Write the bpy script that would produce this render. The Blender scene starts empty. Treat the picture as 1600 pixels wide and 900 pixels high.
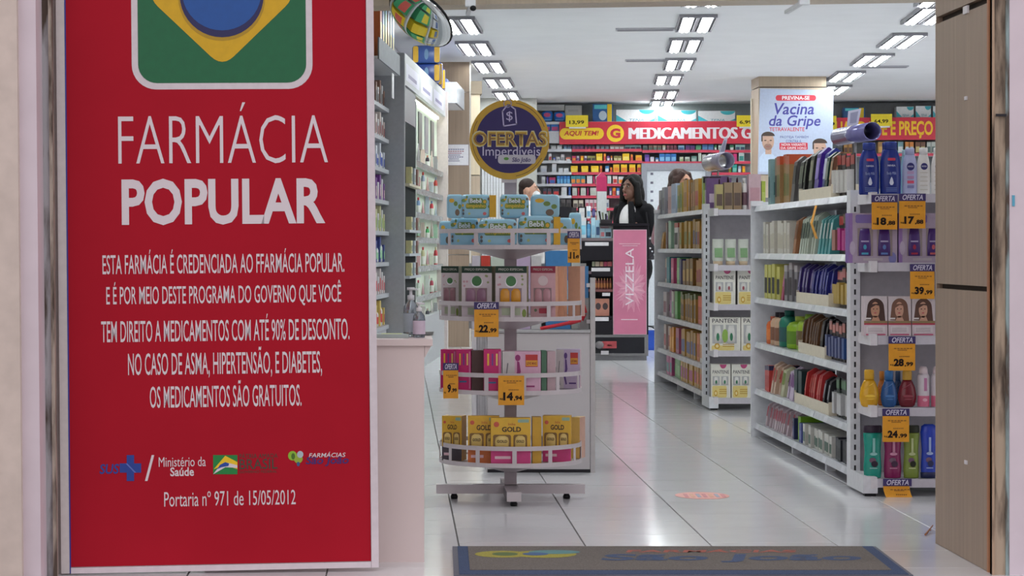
import bpy, math, random
from mathutils import Vector, Matrix
random.seed(7)
C = bpy.context.scene.collection
SC = bpy.context.scene

# ---------------------------------------------------------------- camera, sky, exposure
F, CX, HY, CH = 3655.0, 623.0, 389.0, 1.0          # focal length in pixels, centre of perspective, horizon, eye height
cam_data = bpy.data.cameras.new('camera')
cam_data.sensor_width = 36.0
cam_data.lens = F / 1600.0 * 36.0
cam_data.shift_x = (800.0 - CX) / 1600.0
cam_data.shift_y = -(450.0 - HY) / 1600.0
cam_data.clip_end = 200
cam = bpy.data.objects.new('camera', cam_data)
C.objects.link(cam)
cam.location = (0, 0, CH)
cam.rotation_euler = (math.pi / 2, 0, 0)
SC.camera = cam
SC.view_settings.view_transform = 'Standard'
SC.view_settings.look = 'None'
SC.view_settings.exposure = 0.0
SC.view_settings.gamma = 1.0
SC.view_settings.use_curve_mapping = False
world = bpy.data.worlds.new('overcast_sky')
SC.world = world
world.use_nodes = True
wn = world.node_tree.nodes
wn['Background'].inputs['Color'].default_value = (0.97, 0.93, 0.95, 1)
wn['Background'].inputs['Strength'].default_value = 1.12
TUBE_POWER = 31.0

# ---------------------------------------------------------------- helpers
def P(px, py, Y):
    return Vector(((px - CX) * Y / F, Y, CH + (HY - py) * Y / F))
def PXm(px, Y): return (px - CX) * Y / F
def PZm(py, Y): return CH + (HY - py) * Y / F
def lin(c):
    c = c / 255.0
    return c / 12.92 if c <= 0.04045 else ((c + 0.055) / 1.055) ** 2.4

_m = {}
def M(col, rough=0.5, metal=0.0, grain=0.05, scale=40.0, kind=None, emit=0.0):
    key = (tuple(col), rough, metal, grain, scale, kind, emit)
    if key in _m: return _m[key]
    m = bpy.data.materials.new('mat_%d_%d_%d' % tuple(col))
    m.use_nodes = True
    nt = m.node_tree
    b = nt.nodes['Principled BSDF']
    rgb = [lin(c) for c in col]
    b.inputs['Roughness'].default_value = rough
    b.inputs['Metallic'].default_value = metal
    b.inputs['Base Color'].default_value = (*rgb, 1)
    if kind == 'matt': b.inputs['Specular IOR Level'].default_value = 0.15
    if max(col) < 70: b.inputs['Specular IOR Level'].default_value = 0.22
    if emit:
        b.inputs['Emission Color'].default_value = (*rgb, 1)
        b.inputs['Emission Strength'].default_value = emit
    if kind == 'glass':
        b.inputs['Transmission Weight'].default_value = 0.85
        b.inputs['IOR'].default_value = 1.3
    if grain > 0:
        tc = nt.nodes.new('ShaderNodeTexCoord')
        mp = nt.nodes.new('ShaderNodeMapping')
        nz = nt.nodes.new('ShaderNodeTexNoise')
        rp = nt.nodes.new('ShaderNodeValToRGB')
        nt.links.new(tc.outputs['Object'], mp.inputs['Vector'])
        nt.links.new(mp.outputs['Vector'], nz.inputs['Vector'])
        nz.inputs['Scale'].default_value = scale
        nz.inputs['Detail'].default_value = 3.0
        if kind == 'wood':
            mp.inputs['Scale'].default_value = (1.6, 1.6, 0.05)
            nz.inputs['Detail'].default_value = 6.0
        if kind == 'streak':
            mp.inputs['Scale'].default_value = (1.0, 1.0, 0.18)
            nz.inputs['Detail'].default_value = 8.0
        lo = [max(0, c * (1 - grain)) for c in rgb]
        hi = [min(1, c * (1 + grain)) for c in rgb]
        rp.color_ramp.elements[0].color = (*lo, 1)
        rp.color_ramp.elements[1].color = (*hi, 1)
        rp.color_ramp.elements[0].position = 0.3
        rp.color_ramp.elements[1].position = 0.7
        if kind == 'streak':
            rp.color_ramp.elements[0].position = 0.40
            rp.color_ramp.elements[1].position = 0.57
            rp.color_ramp.elements[0].color = (*[lin(c) for c in (84, 70, 60)], 1)
        nt.links.new(nz.outputs['Fac'], rp.inputs['Fac'])
        nt.links.new(rp.outputs['Color'], b.inputs['Base Color'])
        if kind in ('rough', 'pile'):
            bp = nt.nodes.new('ShaderNodeBump')
            bp.inputs['Strength'].default_value = 0.5
            bp.inputs['Distance'].default_value = 0.004
            nt.links.new(nz.outputs['Fac'], bp.inputs['Height'])
            nt.links.new(bp.outputs['Normal'], b.inputs['Normal'])
    _m[key] = m
    return m

class MB:
    """collects shapes, each with a material; build() makes one mesh"""
    def __init__(s):
        s.v = []; s.f = []; s.mi = []; s.sm = []; s.mats = []
    def _mat(s, m):
        if m not in s.mats: s.mats.append(m)
        return s.mats.index(m)
    def add(s, vs, fs, m, smooth=False):
        k = len(s.v); i = s._mat(m)
        s.v += [tuple(v) for v in vs]
        for f in fs:
            s.f.append(tuple(k + j for j in f)); s.mi.append(i); s.sm.append(smooth)
        return s
    def box(s, x0, x1, y0, y1, z0, z1, m, side=None, top=None, lean=0.0):
        """front face is -y; side (material) goes on +x and -x, top on +z"""
        if x0 > x1: x0, x1 = x1, x0
        vs = [(x + lean * (1 - z), y, z) for z in (z0, z1) for y in (y0, y1) for x in (x0, x1)]
        s.add(vs, [(0, 1, 5, 4), (3, 2, 6, 7), (0, 2, 3, 1)], m)
        s2 = len(s.v) - 8
        for fs, mm in (([(1, 3, 7, 5), (2, 0, 4, 6)], side or m), ([(4, 5, 7, 6)], top or m)):
            i = s._mat(mm)
            for f in fs:
                s.f.append(tuple(s2 + j for j in f)); s.mi.append(i); s.sm.append(False)
        return s
    def poly(s, pts, y, m):
        """flat print: pts (x,z) anticlockwise seen from -y"""
        a = sum(pts[i][0] * pts[(i + 1) % len(pts)][1] - pts[(i + 1) % len(pts)][0] * pts[i][1] for i in range(len(pts)))
        if a < 0: pts = pts[::-1]
        return s.add([(x, y, z) for x, z in pts], [tuple(range(len(pts)))], m)
    def rect(s, x0, x1, z0, z1, y, m):
        return s.poly([(x0, z0), (x1, z0), (x1, z1), (x0, z1)], y, m)
    def ell(s, cx, cz, rx, rz, y, m, n=20, a0=0.0, a1=2 * math.pi):
        return s.poly([(cx + rx * math.cos(a0 + (a1 - a0) * i / n), cz + rz * math.sin(a0 + (a1 - a0) * i / n)) for i in range(n if a1 - a0 > 6.28 else n + 1)], y, m)
    def prism(s, pts, y0, y1, m):
        """polygon (x,z) given thickness along y"""
        n = len(pts)
        a = sum(pts[i][0] * pts[(i + 1) % n][1] - pts[(i + 1) % n][0] * pts[i][1] for i in range(n))
        if a < 0: pts = pts[::-1]
        vs = [(x, y0, z) for x, z in pts] + [(x, y1, z) for x, z in pts]
        fs = [tuple(range(n)), tuple(range(2 * n - 1, n - 1, -1))]
        fs += [(i, i + n, (i + 1) % n + n, (i + 1) % n) for i in range(n)]
        return s.add(vs, fs, m)
    def flatz(s, pts, z0, z1, m):
        """polygon (x,y) given thickness along z"""
        n = len(pts)
        a = sum(pts[i][0] * pts[(i + 1) % n][1] - pts[(i + 1) % n][0] * pts[i][1] for i in range(n))
        if a < 0: pts = pts[::-1]
        vs = [(x, y, z1) for x, y in pts] + [(x, y, z0) for x, y in pts]
        fs = [tuple(range(n)), tuple(range(2 * n - 1, n - 1, -1))]
        fs += [((i + 1) % n, i, i + n, (i + 1) % n + n) for i in range(n)]
        return s.add(vs, fs, m)
    def lathe(s, prof, m, n=14, cx=0, cy=0, sx=1.0, sy=1.0, smooth=True, cap=True):
        """prof: (r,z) from bottom to top"""
        vs = [(cx + sx * r * math.cos(2 * math.pi * i / n), cy + sy * r * math.sin(2 * math.pi * i / n), z) for r, z in prof for i in range(n)]
        fs = []
        for k in range(len(prof) - 1):
            for i in range(n):
                j = (i + 1) % n
                fs.append((k * n + i, k * n + j, (k + 1) * n + j, (k + 1) * n + i))
        s.add(vs, fs, m, smooth)
        if cap:
            k = len(s.v) - len(vs); i = s._mat(m)
            s.f.append(tuple(k + j for j in reversed(range(n)))); s.mi.append(i); s.sm.append(False)
            s.f.append(tuple(len(s.v) - n + j for j in range(n))); s.mi.append(i); s.sm.append(False)
        return s
    def tube(s, p0, p1, r0, m, r1=None, n=10, smooth=True):
        p0, p1 = Vector(p0), Vector(p1); r1 = r0 if r1 is None else r1
        d = (p1 - p0).normalized()
        u = d.orthogonal().normalized(); w = d.cross(u)
        vs = [p + r * (math.cos(2 * math.pi * i / n) * u + math.sin(2 * math.pi * i / n) * w) for p, r in ((p0, r0), (p1, r1)) for i in range(n)]
        fs = [(i, (i + 1) % n, (i + 1) % n + n, i + n) for i in range(n)]
        s.add(vs, fs, m, smooth)
        s.add(vs[:n], [tuple(reversed(range(n)))], m); s.add(vs[n:], [tuple(range(n))], m)
        return s
    def ball(s, c, r, m, n=16, k=10, e=1.0):
        """ellipsoid (e=1) or pillow / rounded box (e<1)"""
        c = Vector(c); r = Vector(r) if hasattr(r, '__len__') else Vector((r, r, r))
        def p(t, e): return math.copysign(abs(t) ** e, t)
        vs = []
        for a in range(k + 1):
            th = -math.pi / 2 + math.pi * a / k
            for b in range(n):
                ph = 2 * math.pi * b / n
                vs.append((c.x + r.x * p(math.cos(th), e) * p(math.cos(ph), e), c.y + r.y * p(math.cos(th), e) * p(math.sin(ph), e), c.z + r.z * p(math.sin(th), e)))
        fs = [(a * n + b, a * n + (b + 1) % n, (a + 1) * n + (b + 1) % n, (a + 1) * n + b) for a in range(k) for b in range(n)]
        return s.add(vs, fs, m, True)
    def limb(s, p0, p1, r0, r1, m, n=12):
        s.tube(p0, p1, r0, m, r1, n); s.ball(p0, r0, m, 12, 8); s.ball(p1, r1, m, 12, 8)
        return s
    def mesh(s, name):
        me = bpy.data.meshes.new(name)
        me.from_pydata(s.v, [], s.f)
        for m in s.mats: me.materials.append(m)
        me.polygons.foreach_set('material_index', s.mi)
        me.polygons.foreach_set('use_smooth', s.sm)
        me.update()
        return me

def rr(x0, x1, z0, z1, r, n=5):
    out = []
    for cx, cz, a in ((x1 - r, z0 + r, -90), (x1 - r, z1 - r, 0), (x0 + r, z1 - r, 90), (x0 + r, z0 + r, 180)):
        for i in range(n + 1):
            t = math.radians(a + 90 * i / n)
            out.append((cx + r * math.cos(t), cz + r * math.sin(t)))
    return out

def ob(name, mb, parent=None, loc=(0, 0, 0), rz=0.0, rot=None, kind=None):
    me = mb.mesh(name) if isinstance(mb, MB) else mb
    o = bpy.data.objects.new(name, me)
    C.objects.link(o)
    o.location = loc
    o.rotation_euler = rot if rot else (0, 0, rz)
    if parent is not None: o.parent = parent
    if kind is None and parent is not None and (name == 'print' or name.endswith('_print') or name in ('print_bands', 'woven_emblem')): kind = 'stuff'
    if kind: o['kind'] = kind
    return o
def em(name, loc=(0, 0, 0), rz=0.0, mat=None):
    o = bpy.data.objects.new(name, None)
    o.empty_display_size = 0.05
    C.objects.link(o)
    o.location = loc; o.rotation_euler = (0, 0, rz)
    if mat is not None: o.matrix_basis = mat
    return o
def lab(o, label, cat, group=None):
    o['label'] = label; o['category'] = cat
    if group: o['group'] = group
    return o
_seq = []
def reg(o, desc, where, cat, group, dirn='from the left', order=None):
    _seq.append((o, desc, where, cat, group, dirn, order if order is not None else len(_seq)))
    return o
_texts = []
def text(parent, s, x0, x1, z0, z1, y, m, bold=0.0, shear=0.0, rot=0.0, name='lettering'):
    """flat letters filling the box x0..x1, z0..z1 of the parent's front"""
    _texts.append((parent, s, x0, x1, z0, z1, y, m, bold, shear, rot, name))

class Board:
    """a flat thing facing the camera side: gives local (x,z) on its front for a pixel"""
    def __init__(s, o, mat):
        s.o = o; s.i = mat.inverted()
        s.c = s.i @ Vector((0, 0, CH)); s.r = s.i.to_3x3()
    def at(s, px, py, y=0.0):
        d = s.r @ Vector(((px - CX) / F, 1, (HY - py) / F))
        t = (y - s.c.y) / d.y
        q = s.c + d * t
        return q.x, q.z
    def text(s, st, px0, px1, py0, py1, y, m, **k):
        a = s.at(px0, (py0 + py1) / 2, y); b = s.at(px1, (py0 + py1) / 2, y)
        c = s.at((px0 + px1) / 2, py1, y); d = s.at((px0 + px1) / 2, py0, y)
        text(s.o, st, a[0], b[0], c[1], d[1], y, m, **k)
    def pts(s, l, y=0.0): return [s.at(px, py, y) for px, py in l]

WHITE = M((222, 218, 222), 0.4)
SHELFW = M((220, 221, 226), 0.35)
RAIL = M((208, 210, 218), 0.2, 0.0, 0.05, 25)
GREY = M((150, 148, 152), 0.5)
BLACK = M((24, 24, 28), 0.4)
DARK = M((48, 46, 52), 0.5)
WOOD = M((158, 137, 119), 0.5, 0, 0.10, 30, 'wood')
WOODL = M((190, 172, 152), 0.5, 0, 0.08, 30, 'wood')
ORANGE = M((232, 160, 32), 0.5)
NAVYP = M((58, 44, 104), 0.5)
INK = M((34, 22, 20), 0.6)
INKSOFT = M((150, 96, 30), 0.6)
PAPER = M((236, 234, 240), 0.6)

# ---------------------------------------------------------------- setting
CEIL = 2.91
T = 0.4258
fl = ob('floor', MB().box(-4, 10, 7.0, 33, -0.08, -0.005, M((92, 88, 86), 0.8)), kind='structure')
tile_mats = [M((226 + d, 225 + d, 229 + d), 0.13, 0, 0.02, 6) for d in (-5, 0, 4)]
tile_mesh = {}
def tile(k):
    if k not in tile_mesh:
        b = MB(); m = tile_mats[k]
        a, c, e = T / 2 - 0.0022, T / 2 - 0.0016, 0.0015
        vs = [(-a, -c, -0.006), (a, -c, -0.006), (a, c, -0.006), (-a, c, -0.006), (-a, -c, -e), (a, -c, -e), (a, c, -e), (-a, c, -e),
              (-a + e, -c + e * .4, 0), (a - e, -c + e * .4, 0), (a - e, c - e * .4, 0), (-a + e, c - e * .4, 0)]
        b.add(vs, [(0, 1, 5, 4), (1, 2, 6, 5), (2, 3, 7, 6), (3, 0, 4, 7), (4, 5, 9, 8), (5, 6, 10, 9), (6, 7, 11, 10), (7, 4, 8, 11), (8, 9, 10, 11)], m)
        tile_mesh[k] = b.mesh('tile')
    return tile_mesh[k]
far = MB(); n_t = 0
for i in range(-9, 22):
    for j in range(-4, 56):
        x = 0.203 + (i + 0.5) * T
        y = 8.402 + (j + 0.5) * T + (T / 2 if i % 2 else 0)
        if y < 7.05 or y > 31.5 or x < -3.6 or x > 8.8: continue
        if -5 <= i <= 6 and y < 17.6 and n_t < 290 and abs((x) * F / y - 300) < 700:
            ob('tile', tile((i * 7 + j * 3) % 3), fl, (x, y, 0)); n_t += 1
        else:
            m = tile_mats[(i * 7 + j * 3) % 3]
            far.box(x - T / 2 + 0.0022, x + T / 2 - 0.0022, y - T / 2 + 0.0016, y + T / 2 - 0.0016, -0.006, 0, m)
ob('floor_tiles', far, fl, kind='stuff')
ob('pavement', MB().box(-12, 12, -6, 7.0, -0.15, -0.02, M((130, 126, 122), 0.85, 0, 0.15, 12, 'rough')), kind='structure')
ob('ceiling', MB().box(-4, 10, 7.0, 33, CEIL, CEIL + 0.12, M((238, 239, 242), 0.7, 0, 0.02, 3)), kind='structure')
# building axes are turned about five degrees against the tile lines
ANG = math.atan(0.09)
wl = MB()
wall_m = M((176, 172, 172), 0.7)
def wline(y): return -0.42 + 0.09 * (y - 17.9)
wl.flatz([(wline(7.3), 7.3), (wline(32.8), 32.8), (wline(32.8) - 0.15, 32.8), (wline(7.3) - 0.15, 7.3)], 0, CEIL, wall_m)
ob('wall_left', wl, kind='structure')
def back_y(px, c): return c / (1 + 0.09 * (px - CX) / F)
CW = 31.15
wb = MB(); wbm = M((128, 134, 136), 0.7)
wb.flatz([(-1.2, CW + 0.108), (9.4, CW - 0.846), (9.4, CW - 0.646), (-1.2, CW + 0.308)], 0, CEIL, wbm)
ob('wall_back', wb, kind='structure')
ob('wall_right', MB().box(8.9, 9.05, 7.3, 32, 0, CEIL, wall_m), kind='structure')
# beam across the ceiling and the head of the shopfront
bm = MB()
bm.flatz([(-1.5, 14.4), (4.6, 13.5), (4.6, 13.8), (-1.5, 14.7)], 2.475, CEIL, WOODL)
bo = ob('trim_1', bm, kind='structure')
ob('wall_front', MB().box(-4, 8.9, 7.3, 7.6, 2.55, 3.4, wall_m), kind='structure')
# left side of the entrance: stucco, plaster strip, rusty shutter channel, jamb
st = M((214, 198, 190), 0.85, 0, 0.07, 14, 'rough')
pk = M((222, 208, 218), 0.7, 0, 0.04, 8)
LN = 0.0096
ob('wall_left_outer', MB().box(-4.2, PXm(33, 7.0), 6.96, 7.35, 0, 3.2, st, lean=LN), kind='structure')
ob('trim_2', MB().box(PXm(33, 7.0), PXm(60, 7.0), 6.99, 7.35, 0, 3.2, pk, lean=LN), kind='structure')
ch = em('trim_3'); ch['kind'] = 'structure'
rust = M((168, 168, 172), 0.7, 0.0, 0.25, 22, 'streak')
ob('channel_web', MB().box(PXm(62, 7.1), PXm(78.5, 7.1), 7.112, 7.13, 0, 3.2, rust, lean=LN), ch)
ob('flange', MB().box(PXm(60, 7.1), PXm(62.5, 7.1), 7.1, 7.13, 0, 3.2, M((140, 150, 165), 0.5, 0.2), lean=LN), ch)
ob('flange', MB().box(PXm(78.5, 7.1), PXm(84, 7.1), 7.1, 7.13, 0, 3.2, M((172, 160, 148), 0.6, 0, 0.15, 26, 'streak'), lean=LN), ch)
ob('trim_4', MB().box(PXm(82, 7.2), PXm(104, 7.2), 7.2, 7.4, 0, 3.2, M((186, 176, 170), 0.6), lean=LN), kind='structure')
ob('trim_5', MB().box(PXm(92, 7.2), PXm(99, 7.2), 7.19, 7.2, PZm(461, 7.2), PZm(454, 7.2), DARK), kind='structure')
# right side: timber clad pillar, rusty channel, plaster
pr = em('pillar_right'); pr['kind'] = 'structure'
XP = 1.824
ob('core', MB().box(XP + 0.02, XP + 0.30, 7.27, 7.93, 0, 3.2, M((60, 52, 46), 0.8)), pr)
for z0, z1 in ((0.0, PZm(453.5, 7.55)), (PZm(446, 7.55), PZm(20, 7.55)), (PZm(9, 7.55), 2.6)):
    b = MB().box(XP, XP + 0.02, 7.25, 7.93, z0 + 0.001, z1, WOOD)
    ob('cladding_panel', b, pr)
ob('edge_strip', MB().box(XP - 0.001, XP + 0.004, 7.23, 7.25, 0.0, 3.0, M((176, 120, 84), 0.6, 0, 0.2, 20, 'wood')), pr)
ob('front_panel', MB().box(XP, XP + 0.3, 7.932, 7.95, 0, 2.6, WOOD), pr)
for py in (153, 723):
    ob('bracket', MB().box(XP - 0.004, XP, 7.50, 7.53, PZm(py + 3, 7.5), PZm(py - 3, 7.5), WHITE), pr)
ob('bracket', MB().box(XP - 0.006, XP, 7.48, 7.54, PZm(21, 7.5), PZm(9, 7.5), WHITE), pr)
cr = em('trim_6'); cr['kind'] = 'structure'
rust2 = M((164, 146, 128), 0.7, 0.0, 0.3, 20, 'streak')
X0, X1 = PXm(1547, 7.2), PXm(1573, 7.2)
ob('channel_web', MB().box(X0, X1, 7.178, 7.2, 0.0, 3.2, rust2), cr)
ob('flange', MB().box(X0, X0 + 0.006, 7.17, 7.2, 0.0, 3.2, M((168, 142, 120), 0.6, 0, 0.2, 26, 'streak')), cr)
ob('flange', MB().box(X1 - 0.010, X1, 7.17, 7.2, 0.0, 3.2, M((140, 160, 162), 0.6, 0, 0.2, 26, 'streak')), cr)
ob('stay', MB().box(PXm(1556, 7.17), PXm(1572, 7.17), 7.165, 7.172, PZm(182, 7.17), PZm(178, 7.17), DARK), cr)
ob('wall_right_outer', MB().box(X1, 4.2, 7.165, 7.4, -0.02, 3.2, pk), kind='structure')
ob('trim_7', MB().box(PXm(1582, 7.16), PXm(1586, 7.16), 7.162, 7.165, PZm(322, 7.16), PZm(305, 7.16), M((90, 170, 200), 0.5)), kind='structure')
# ---------------------------------------------------------------- red advertising board at the entrance
zx = Vector((-LN, 0, 1)).normalized()
xx = Vector((1, 0.080, LN)); xx = (xx - xx.dot(zx) * zx).normalized()
yx = zx.cross(xx)
o0 = P(109.5, 899, 7.18); o0.z = 0.004
mat = Matrix(((xx.x, yx.x, zx.x, o0.x), (xx.y, yx.y, zx.y, o0.y), (xx.z, yx.z, zx.z, o0.z), (0, 0, 0, 1)))
bd = em('advertising_board', mat=mat)
lab(bd, 'tall red board with white frame announcing the popular pharmacy programme at the entrance', 'advertising board')
B = Board(bd, mat)
RED = M((172, 18, 40), 0.6, 0, 0.03, 5, 'matt')
PW = M((216, 205, 212), 0.5)
xr = B.at(591.8, 888)[0]; zt = 2.1
rl, rb = B.at(111, 886); rrx = B.at(579.7, 875)[0]
ob('backing', MB().box(0.0, xr, 0.004, 0.03, 0, zt, PW), bd)
ob('red_panel', MB().rect(rl, rrx, rb, zt, 0.0, RED), bd)
ob('frame_strip', MB().box(rrx + 0.001, xr, -0.006, 0.004, 0, zt, PW), bd)
ob('frame_strip', MB().box(rl, rrx, -0.006, 0.004, 0, rb - 0.002, PW), bd)
ob('frame_strip', MB().box(rl - 0.03, rl - 0.004, -0.002, 0.004, 0, zt, M((214, 206, 206), 0.5)), bd)
ob('blue_edge', MB().box(rl - 0.004, rl, -0.003, 0.004, 0, zt, M((36, 50, 150), 0.5)), bd)
# flag emblem
em_ = MB()
a = B.at(203, 140); b2 = B.at(489, 140)
W_ = b2[0] - a[0]; zb = a[1] + 0.0
# emblem is centred on the board's lean, so take the left edge where it shows
ex0 = B.at(205.5, 70)[0]; ex1 = B.at(488, 70)[0]
zt_e = zb + (ex1 - ex0)
em_.poly(rr(ex0, ex1, zb, zt_e, 0.075, 8), -0.0006, PW)
k = 0.0195
em_.poly(rr(ex0 + k, ex1 - k, zb + k, zt_e - k, 0.058, 8), -0.0012, M((0, 98, 58), 0.45))
cx, cz = (ex0 + ex1) / 2, B.at(345, -7)[1]
YEL = M((212, 166, 0), 0.45)
hw, hh = 0.232, 0.222
def roundpoly(pts, r, n=6):
    out = []
    for i, p in enumerate(pts):
        p = Vector(p); q = Vector(pts[i - 1]); s = Vector(pts[(i + 1) % len(pts)])
        p0 = p + (q - p).normalized() * r; p1 = p + (s - p).normalized() * r
        for j in range(n + 1):
            t = j / n
            v = (1 - t) ** 2 * p0 + 2 * t * (1 - t) * p + t * t * p1
            out.append((v.x, v.y))
    return out
em_.poly(roundpoly([(cx - hw, cz), (cx, cz - hh), (cx + hw, cz), (cx, cz + hh)], 0.05), -0.0018, YEL)
em_.ell(cx, cz - 0.006, 0.134, 0.134, -0.0022, M((176, 138, 18), 0.45), 40)
em_.ell(cx, cz, 0.129, 0.129, -0.0026, M((28, 26, 84), 0.45), 40)
em_.ell(cx, cz + 0.012, 0.122, 0.120, -0.003, M((10, 78, 156), 0.4), 40)
em_.rect(cx - 0.03, cx + 0.03, cz + 0.01, cz + 0.11, -0.0034, PW)
em_.rect(cx - 0.08, cx + 0.08, cz + 0.04, cz + 0.08, -0.0034, PW)
ob('flag_emblem', em_, bd)
TW = M((222, 211, 218), 0.55, 0, 0)
y0 = -0.0008
B.text('FARMÁCIA', 184.5, 512, 160, 255.5, y0, TW, bold=-0.012)
B.text('POPULAR', 190, 508, 278.5, 351, y0, TW, bold=0.028)
for s, p0, p1, q0, q1 in (('ESTA FARMÁCIA É CREDENCIADA AO FFARMÁCIA POPULAR.', 160, 538, 389, 427),
                          ('E É POR MEIO DESTE PROGRAMA DO GOVERNO QUE VOCÊ', 166, 533, 439, 479),
                          ('TEM DIREITO A MEDICAMENTOS COM ATÉ 90% DE DESCONTO.', 158, 546, 491, 533),
                          ('NO CASO DE ASMA, HIPERTENSÃO, E DIABETES,', 200, 503, 542, 590),
                          ('OS MEDICAMENTOS SÃO GRATUITOS.', 234, 471, 594, 636)):
    B.text(s, p0, p1, q0, q1, y0, TW, bold=0.004)
B.text('Portaria nº 971 de 15/05/2012', 256.5, 462, 767, 790, y0, TW)
SB = M((30, 62, 150), 0.5)
B.text('SUS', 155.5, 186, 725, 740.5, y0, SB, bold=0.02, shear=0.15)
lg = MB()
p = B.at
def pr_(x0, x1, y0_, y1_, yy, m): lg.poly(B.pts([(x0, y0_), (x1, y0_), (x1, y1_), (x0, y1_)]), yy, m)
pr_(187, 220.5, 724, 738.5, -0.0008, SB); pr_(198, 209.5, 711, 751.5, -0.0012, SB)
lg.poly(B.pts([(196, 724), (199, 724), (213, 738.5), (210, 738.5)]), -0.0016, M((90, 110, 190), 0.5))
ob('slash', MB().poly(B.pts([(226.5, 751.5), (230.5, 751.5), (241, 711), (237, 711)]), -0.0008, TW), bd)
ob('health_cross', lg, bd, kind='stuff'); lg = MB()
pr_(333, 371, 711, 741, -0.0008, M((20, 130, 60), 0.5))
lg.poly(B.pts([(334, 733), (352, 712), (371, 722), (371, 733), (352, 727)]), -0.0012, M((240, 200, 30), 0.5))
lg.poly(B.pts([(333, 741), (343, 728), (356, 723), (371, 727), (371, 731), (352, 730)]), -0.0016, TW)
lg.poly(B.pts([(339, 733), (344, 726), (352, 722), (358, 724), (357, 728), (346, 730)]), -0.002, M((30, 70, 160), 0.5))
ob('flag_logo', lg, bd, kind='stuff'); lg = MB()
for c_, r_, m_ in (((457, 712), (7, 7.5), (140, 190, 50)), ((466, 717), (7, 7), (150, 175, 55)), ((469, 710), (5, 5.5), (176, 190, 200)), ((458, 713), (3, 5), (70, 110, 30)), ((466, 725), (2.5, 3.5), (50, 90, 140))):
    q = B.at(*c_)
    lg.ell(q[0], q[1], r_[0] * 0.00197, r_[1] * 0.00197, -0.0008 - 0.0003 * len(lg.f) / 10, M(m_, 0.5), 14)
ob('pharmacy_emblem', lg, bd, kind='stuff')
B.text('Ministério da', 248, 321.5, 714, 729, y0, TW)
B.text('Saúde', 266, 303, 730, 744, y0, TW, bold=0.02)
GL = M((74, 62, 52), 0.6)
B.text('PÁTRIA AMADA', 374, 434, 707, 716, y0, GL)
B.text('BRASIL', 374, 433.5, 717, 733, y0, GL, bold=0.01)
B.text('GOVERNO FEDERAL', 374, 433, 735, 739, y0, GL)
B.text('FARMÁCIAS', 482.5, 540, 706, 714.5, y0, TW, bold=0.01, shear=0.2)
B.text('São João', 477.5, 545, 713, 728.5, y0, M((62, 30, 110), 0.5), bold=0.02, shear=0.2)

# ---------------------------------------------------------------- doormat, sticker, straw
def G(px, py, z=0.0):
    Y = (CH - z) * F / (py - HY)
    return ((px - CX) * Y / F, Y)
mt = em('doormat', (0, 0, 0))
lab(mt, 'long grey brown doormat with blue border in front of the doorway', 'doormat')
pile = M((106, 98, 93), 0.95, 0, 0.35, 260, 'pile'); blue = M((56, 72, 106), 0.95, 0, 0.35, 260, 'pile')
c4 = [G(707, 853, .008), G(1368, 853, .008), G(1427, 898, .008), G(709, 898, .008)]
def mixp(a, b, t): return (a[0] + (b[0] - a[0]) * t, a[1] + (b[1] - a[1]) * t)
def quad(u0, u1, v0, v1):
    def q(u, v): return mixp(mixp(c4[0], c4[1], u), mixp(c4[3], c4[2], u), v)
    return [q(u0, v0), q(u1, v0), q(u1, v1), q(u0, v1)]
ob('rubber_base', MB().flatz(c4, 0.0005, 0.007, M((96, 96, 108), 0.8)), mt)
ob('border', MB().flatz(quad(.012, .992, .012, .985), 0.007, 0.0085, blue), mt)
ob('pile_field', MB().flatz(quad(.036, .965, .03, .86), 0.0085, 0.010, pile), mt)
mk = MB()
def matdot(u, v, ru, rv, m, z):
    pts = []
    for i in range(16):
        t = 2 * math.pi * i / 16
        uu, vv = u + ru * math.cos(t), v + rv * math.sin(t)
        a_ = mixp(mixp(c4[0], c4[1], uu), mixp(c4[3], c4[2], uu), vv); pts.append(a_)
    mk.flatz(pts, z - 0.0005, z, m)
YM = M((160, 150, 62), 0.95, 0, 0.3, 260, 'pile'); BM_ = M((66, 82, 116), 0.95, 0, 0.3, 260, 'pile')
matdot(.115, .33, .065, .12, YM, .0106); matdot(.21, .33, .075, .13, YM, .0107)
matdot(.12, .33, .03, .06, M((92, 110, 66), 0.95), .0112); matdot(.235, .26, .06, .07, M((92, 136, 140), 0.95), .0112)
matdot(.19, .33, .03, .05, M((70, 96, 140), 0.95), .0114)
ob('woven_emblem', mk, mt)
_mattexts = [('São João', 0.335, 0.93, .33, .62, BM_), ('FARMÁCIAS', 0.40, 0.80, .16, .27, M((170, 96, 84), 0.95, 0, 0.3, 260, 'pile'))]

sk = em('floor_sticker', (0, 0, 0))
cxs, cys = G(1097, 774.5)
ds = MB()
ds.flatz([(cxs + .109 * math.cos(t * .2094), cys + .135 * math.sin(t * .2094)) for t in range(30)], 0.0003, 0.0010, M((216, 120, 104), 0.4))
ob('disc', ds, sk)
dm = MB()
for i in range(7):
    x_ = cxs - .075 + .025 * i
    dm.flatz([(x_, cys - .07), (x_ + .014, cys - .07), (x_ + .02, cys + .06), (x_ + .004, cys + .06)], 0.0010, 0.0014, M([(186, 60, 66), (206, 120, 70), (120, 110, 140)][i % 3], 0.4))
ob('print_bands', dm, sk)
lab(sk, 'round red and orange floor sticker on white tiles in the aisle', 'floor sticker')
tw = MB(); a_ = G(1446, 838); b_ = G(1461, 826)
tw.tube((a_[0], a_[1], .006), (b_[0] - .008, b_[1], .012), .004, M((150, 96, 60), 0.7), .002, 6)
tw.tube(((a_[0] + b_[0]) / 2, (a_[1] + b_[1]) / 2, .008), ((a_[0] + b_[0]) / 2 - .012, a_[1] + .05, .014), .003, M((150, 96, 60), 0.7), .001, 6)
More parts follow.
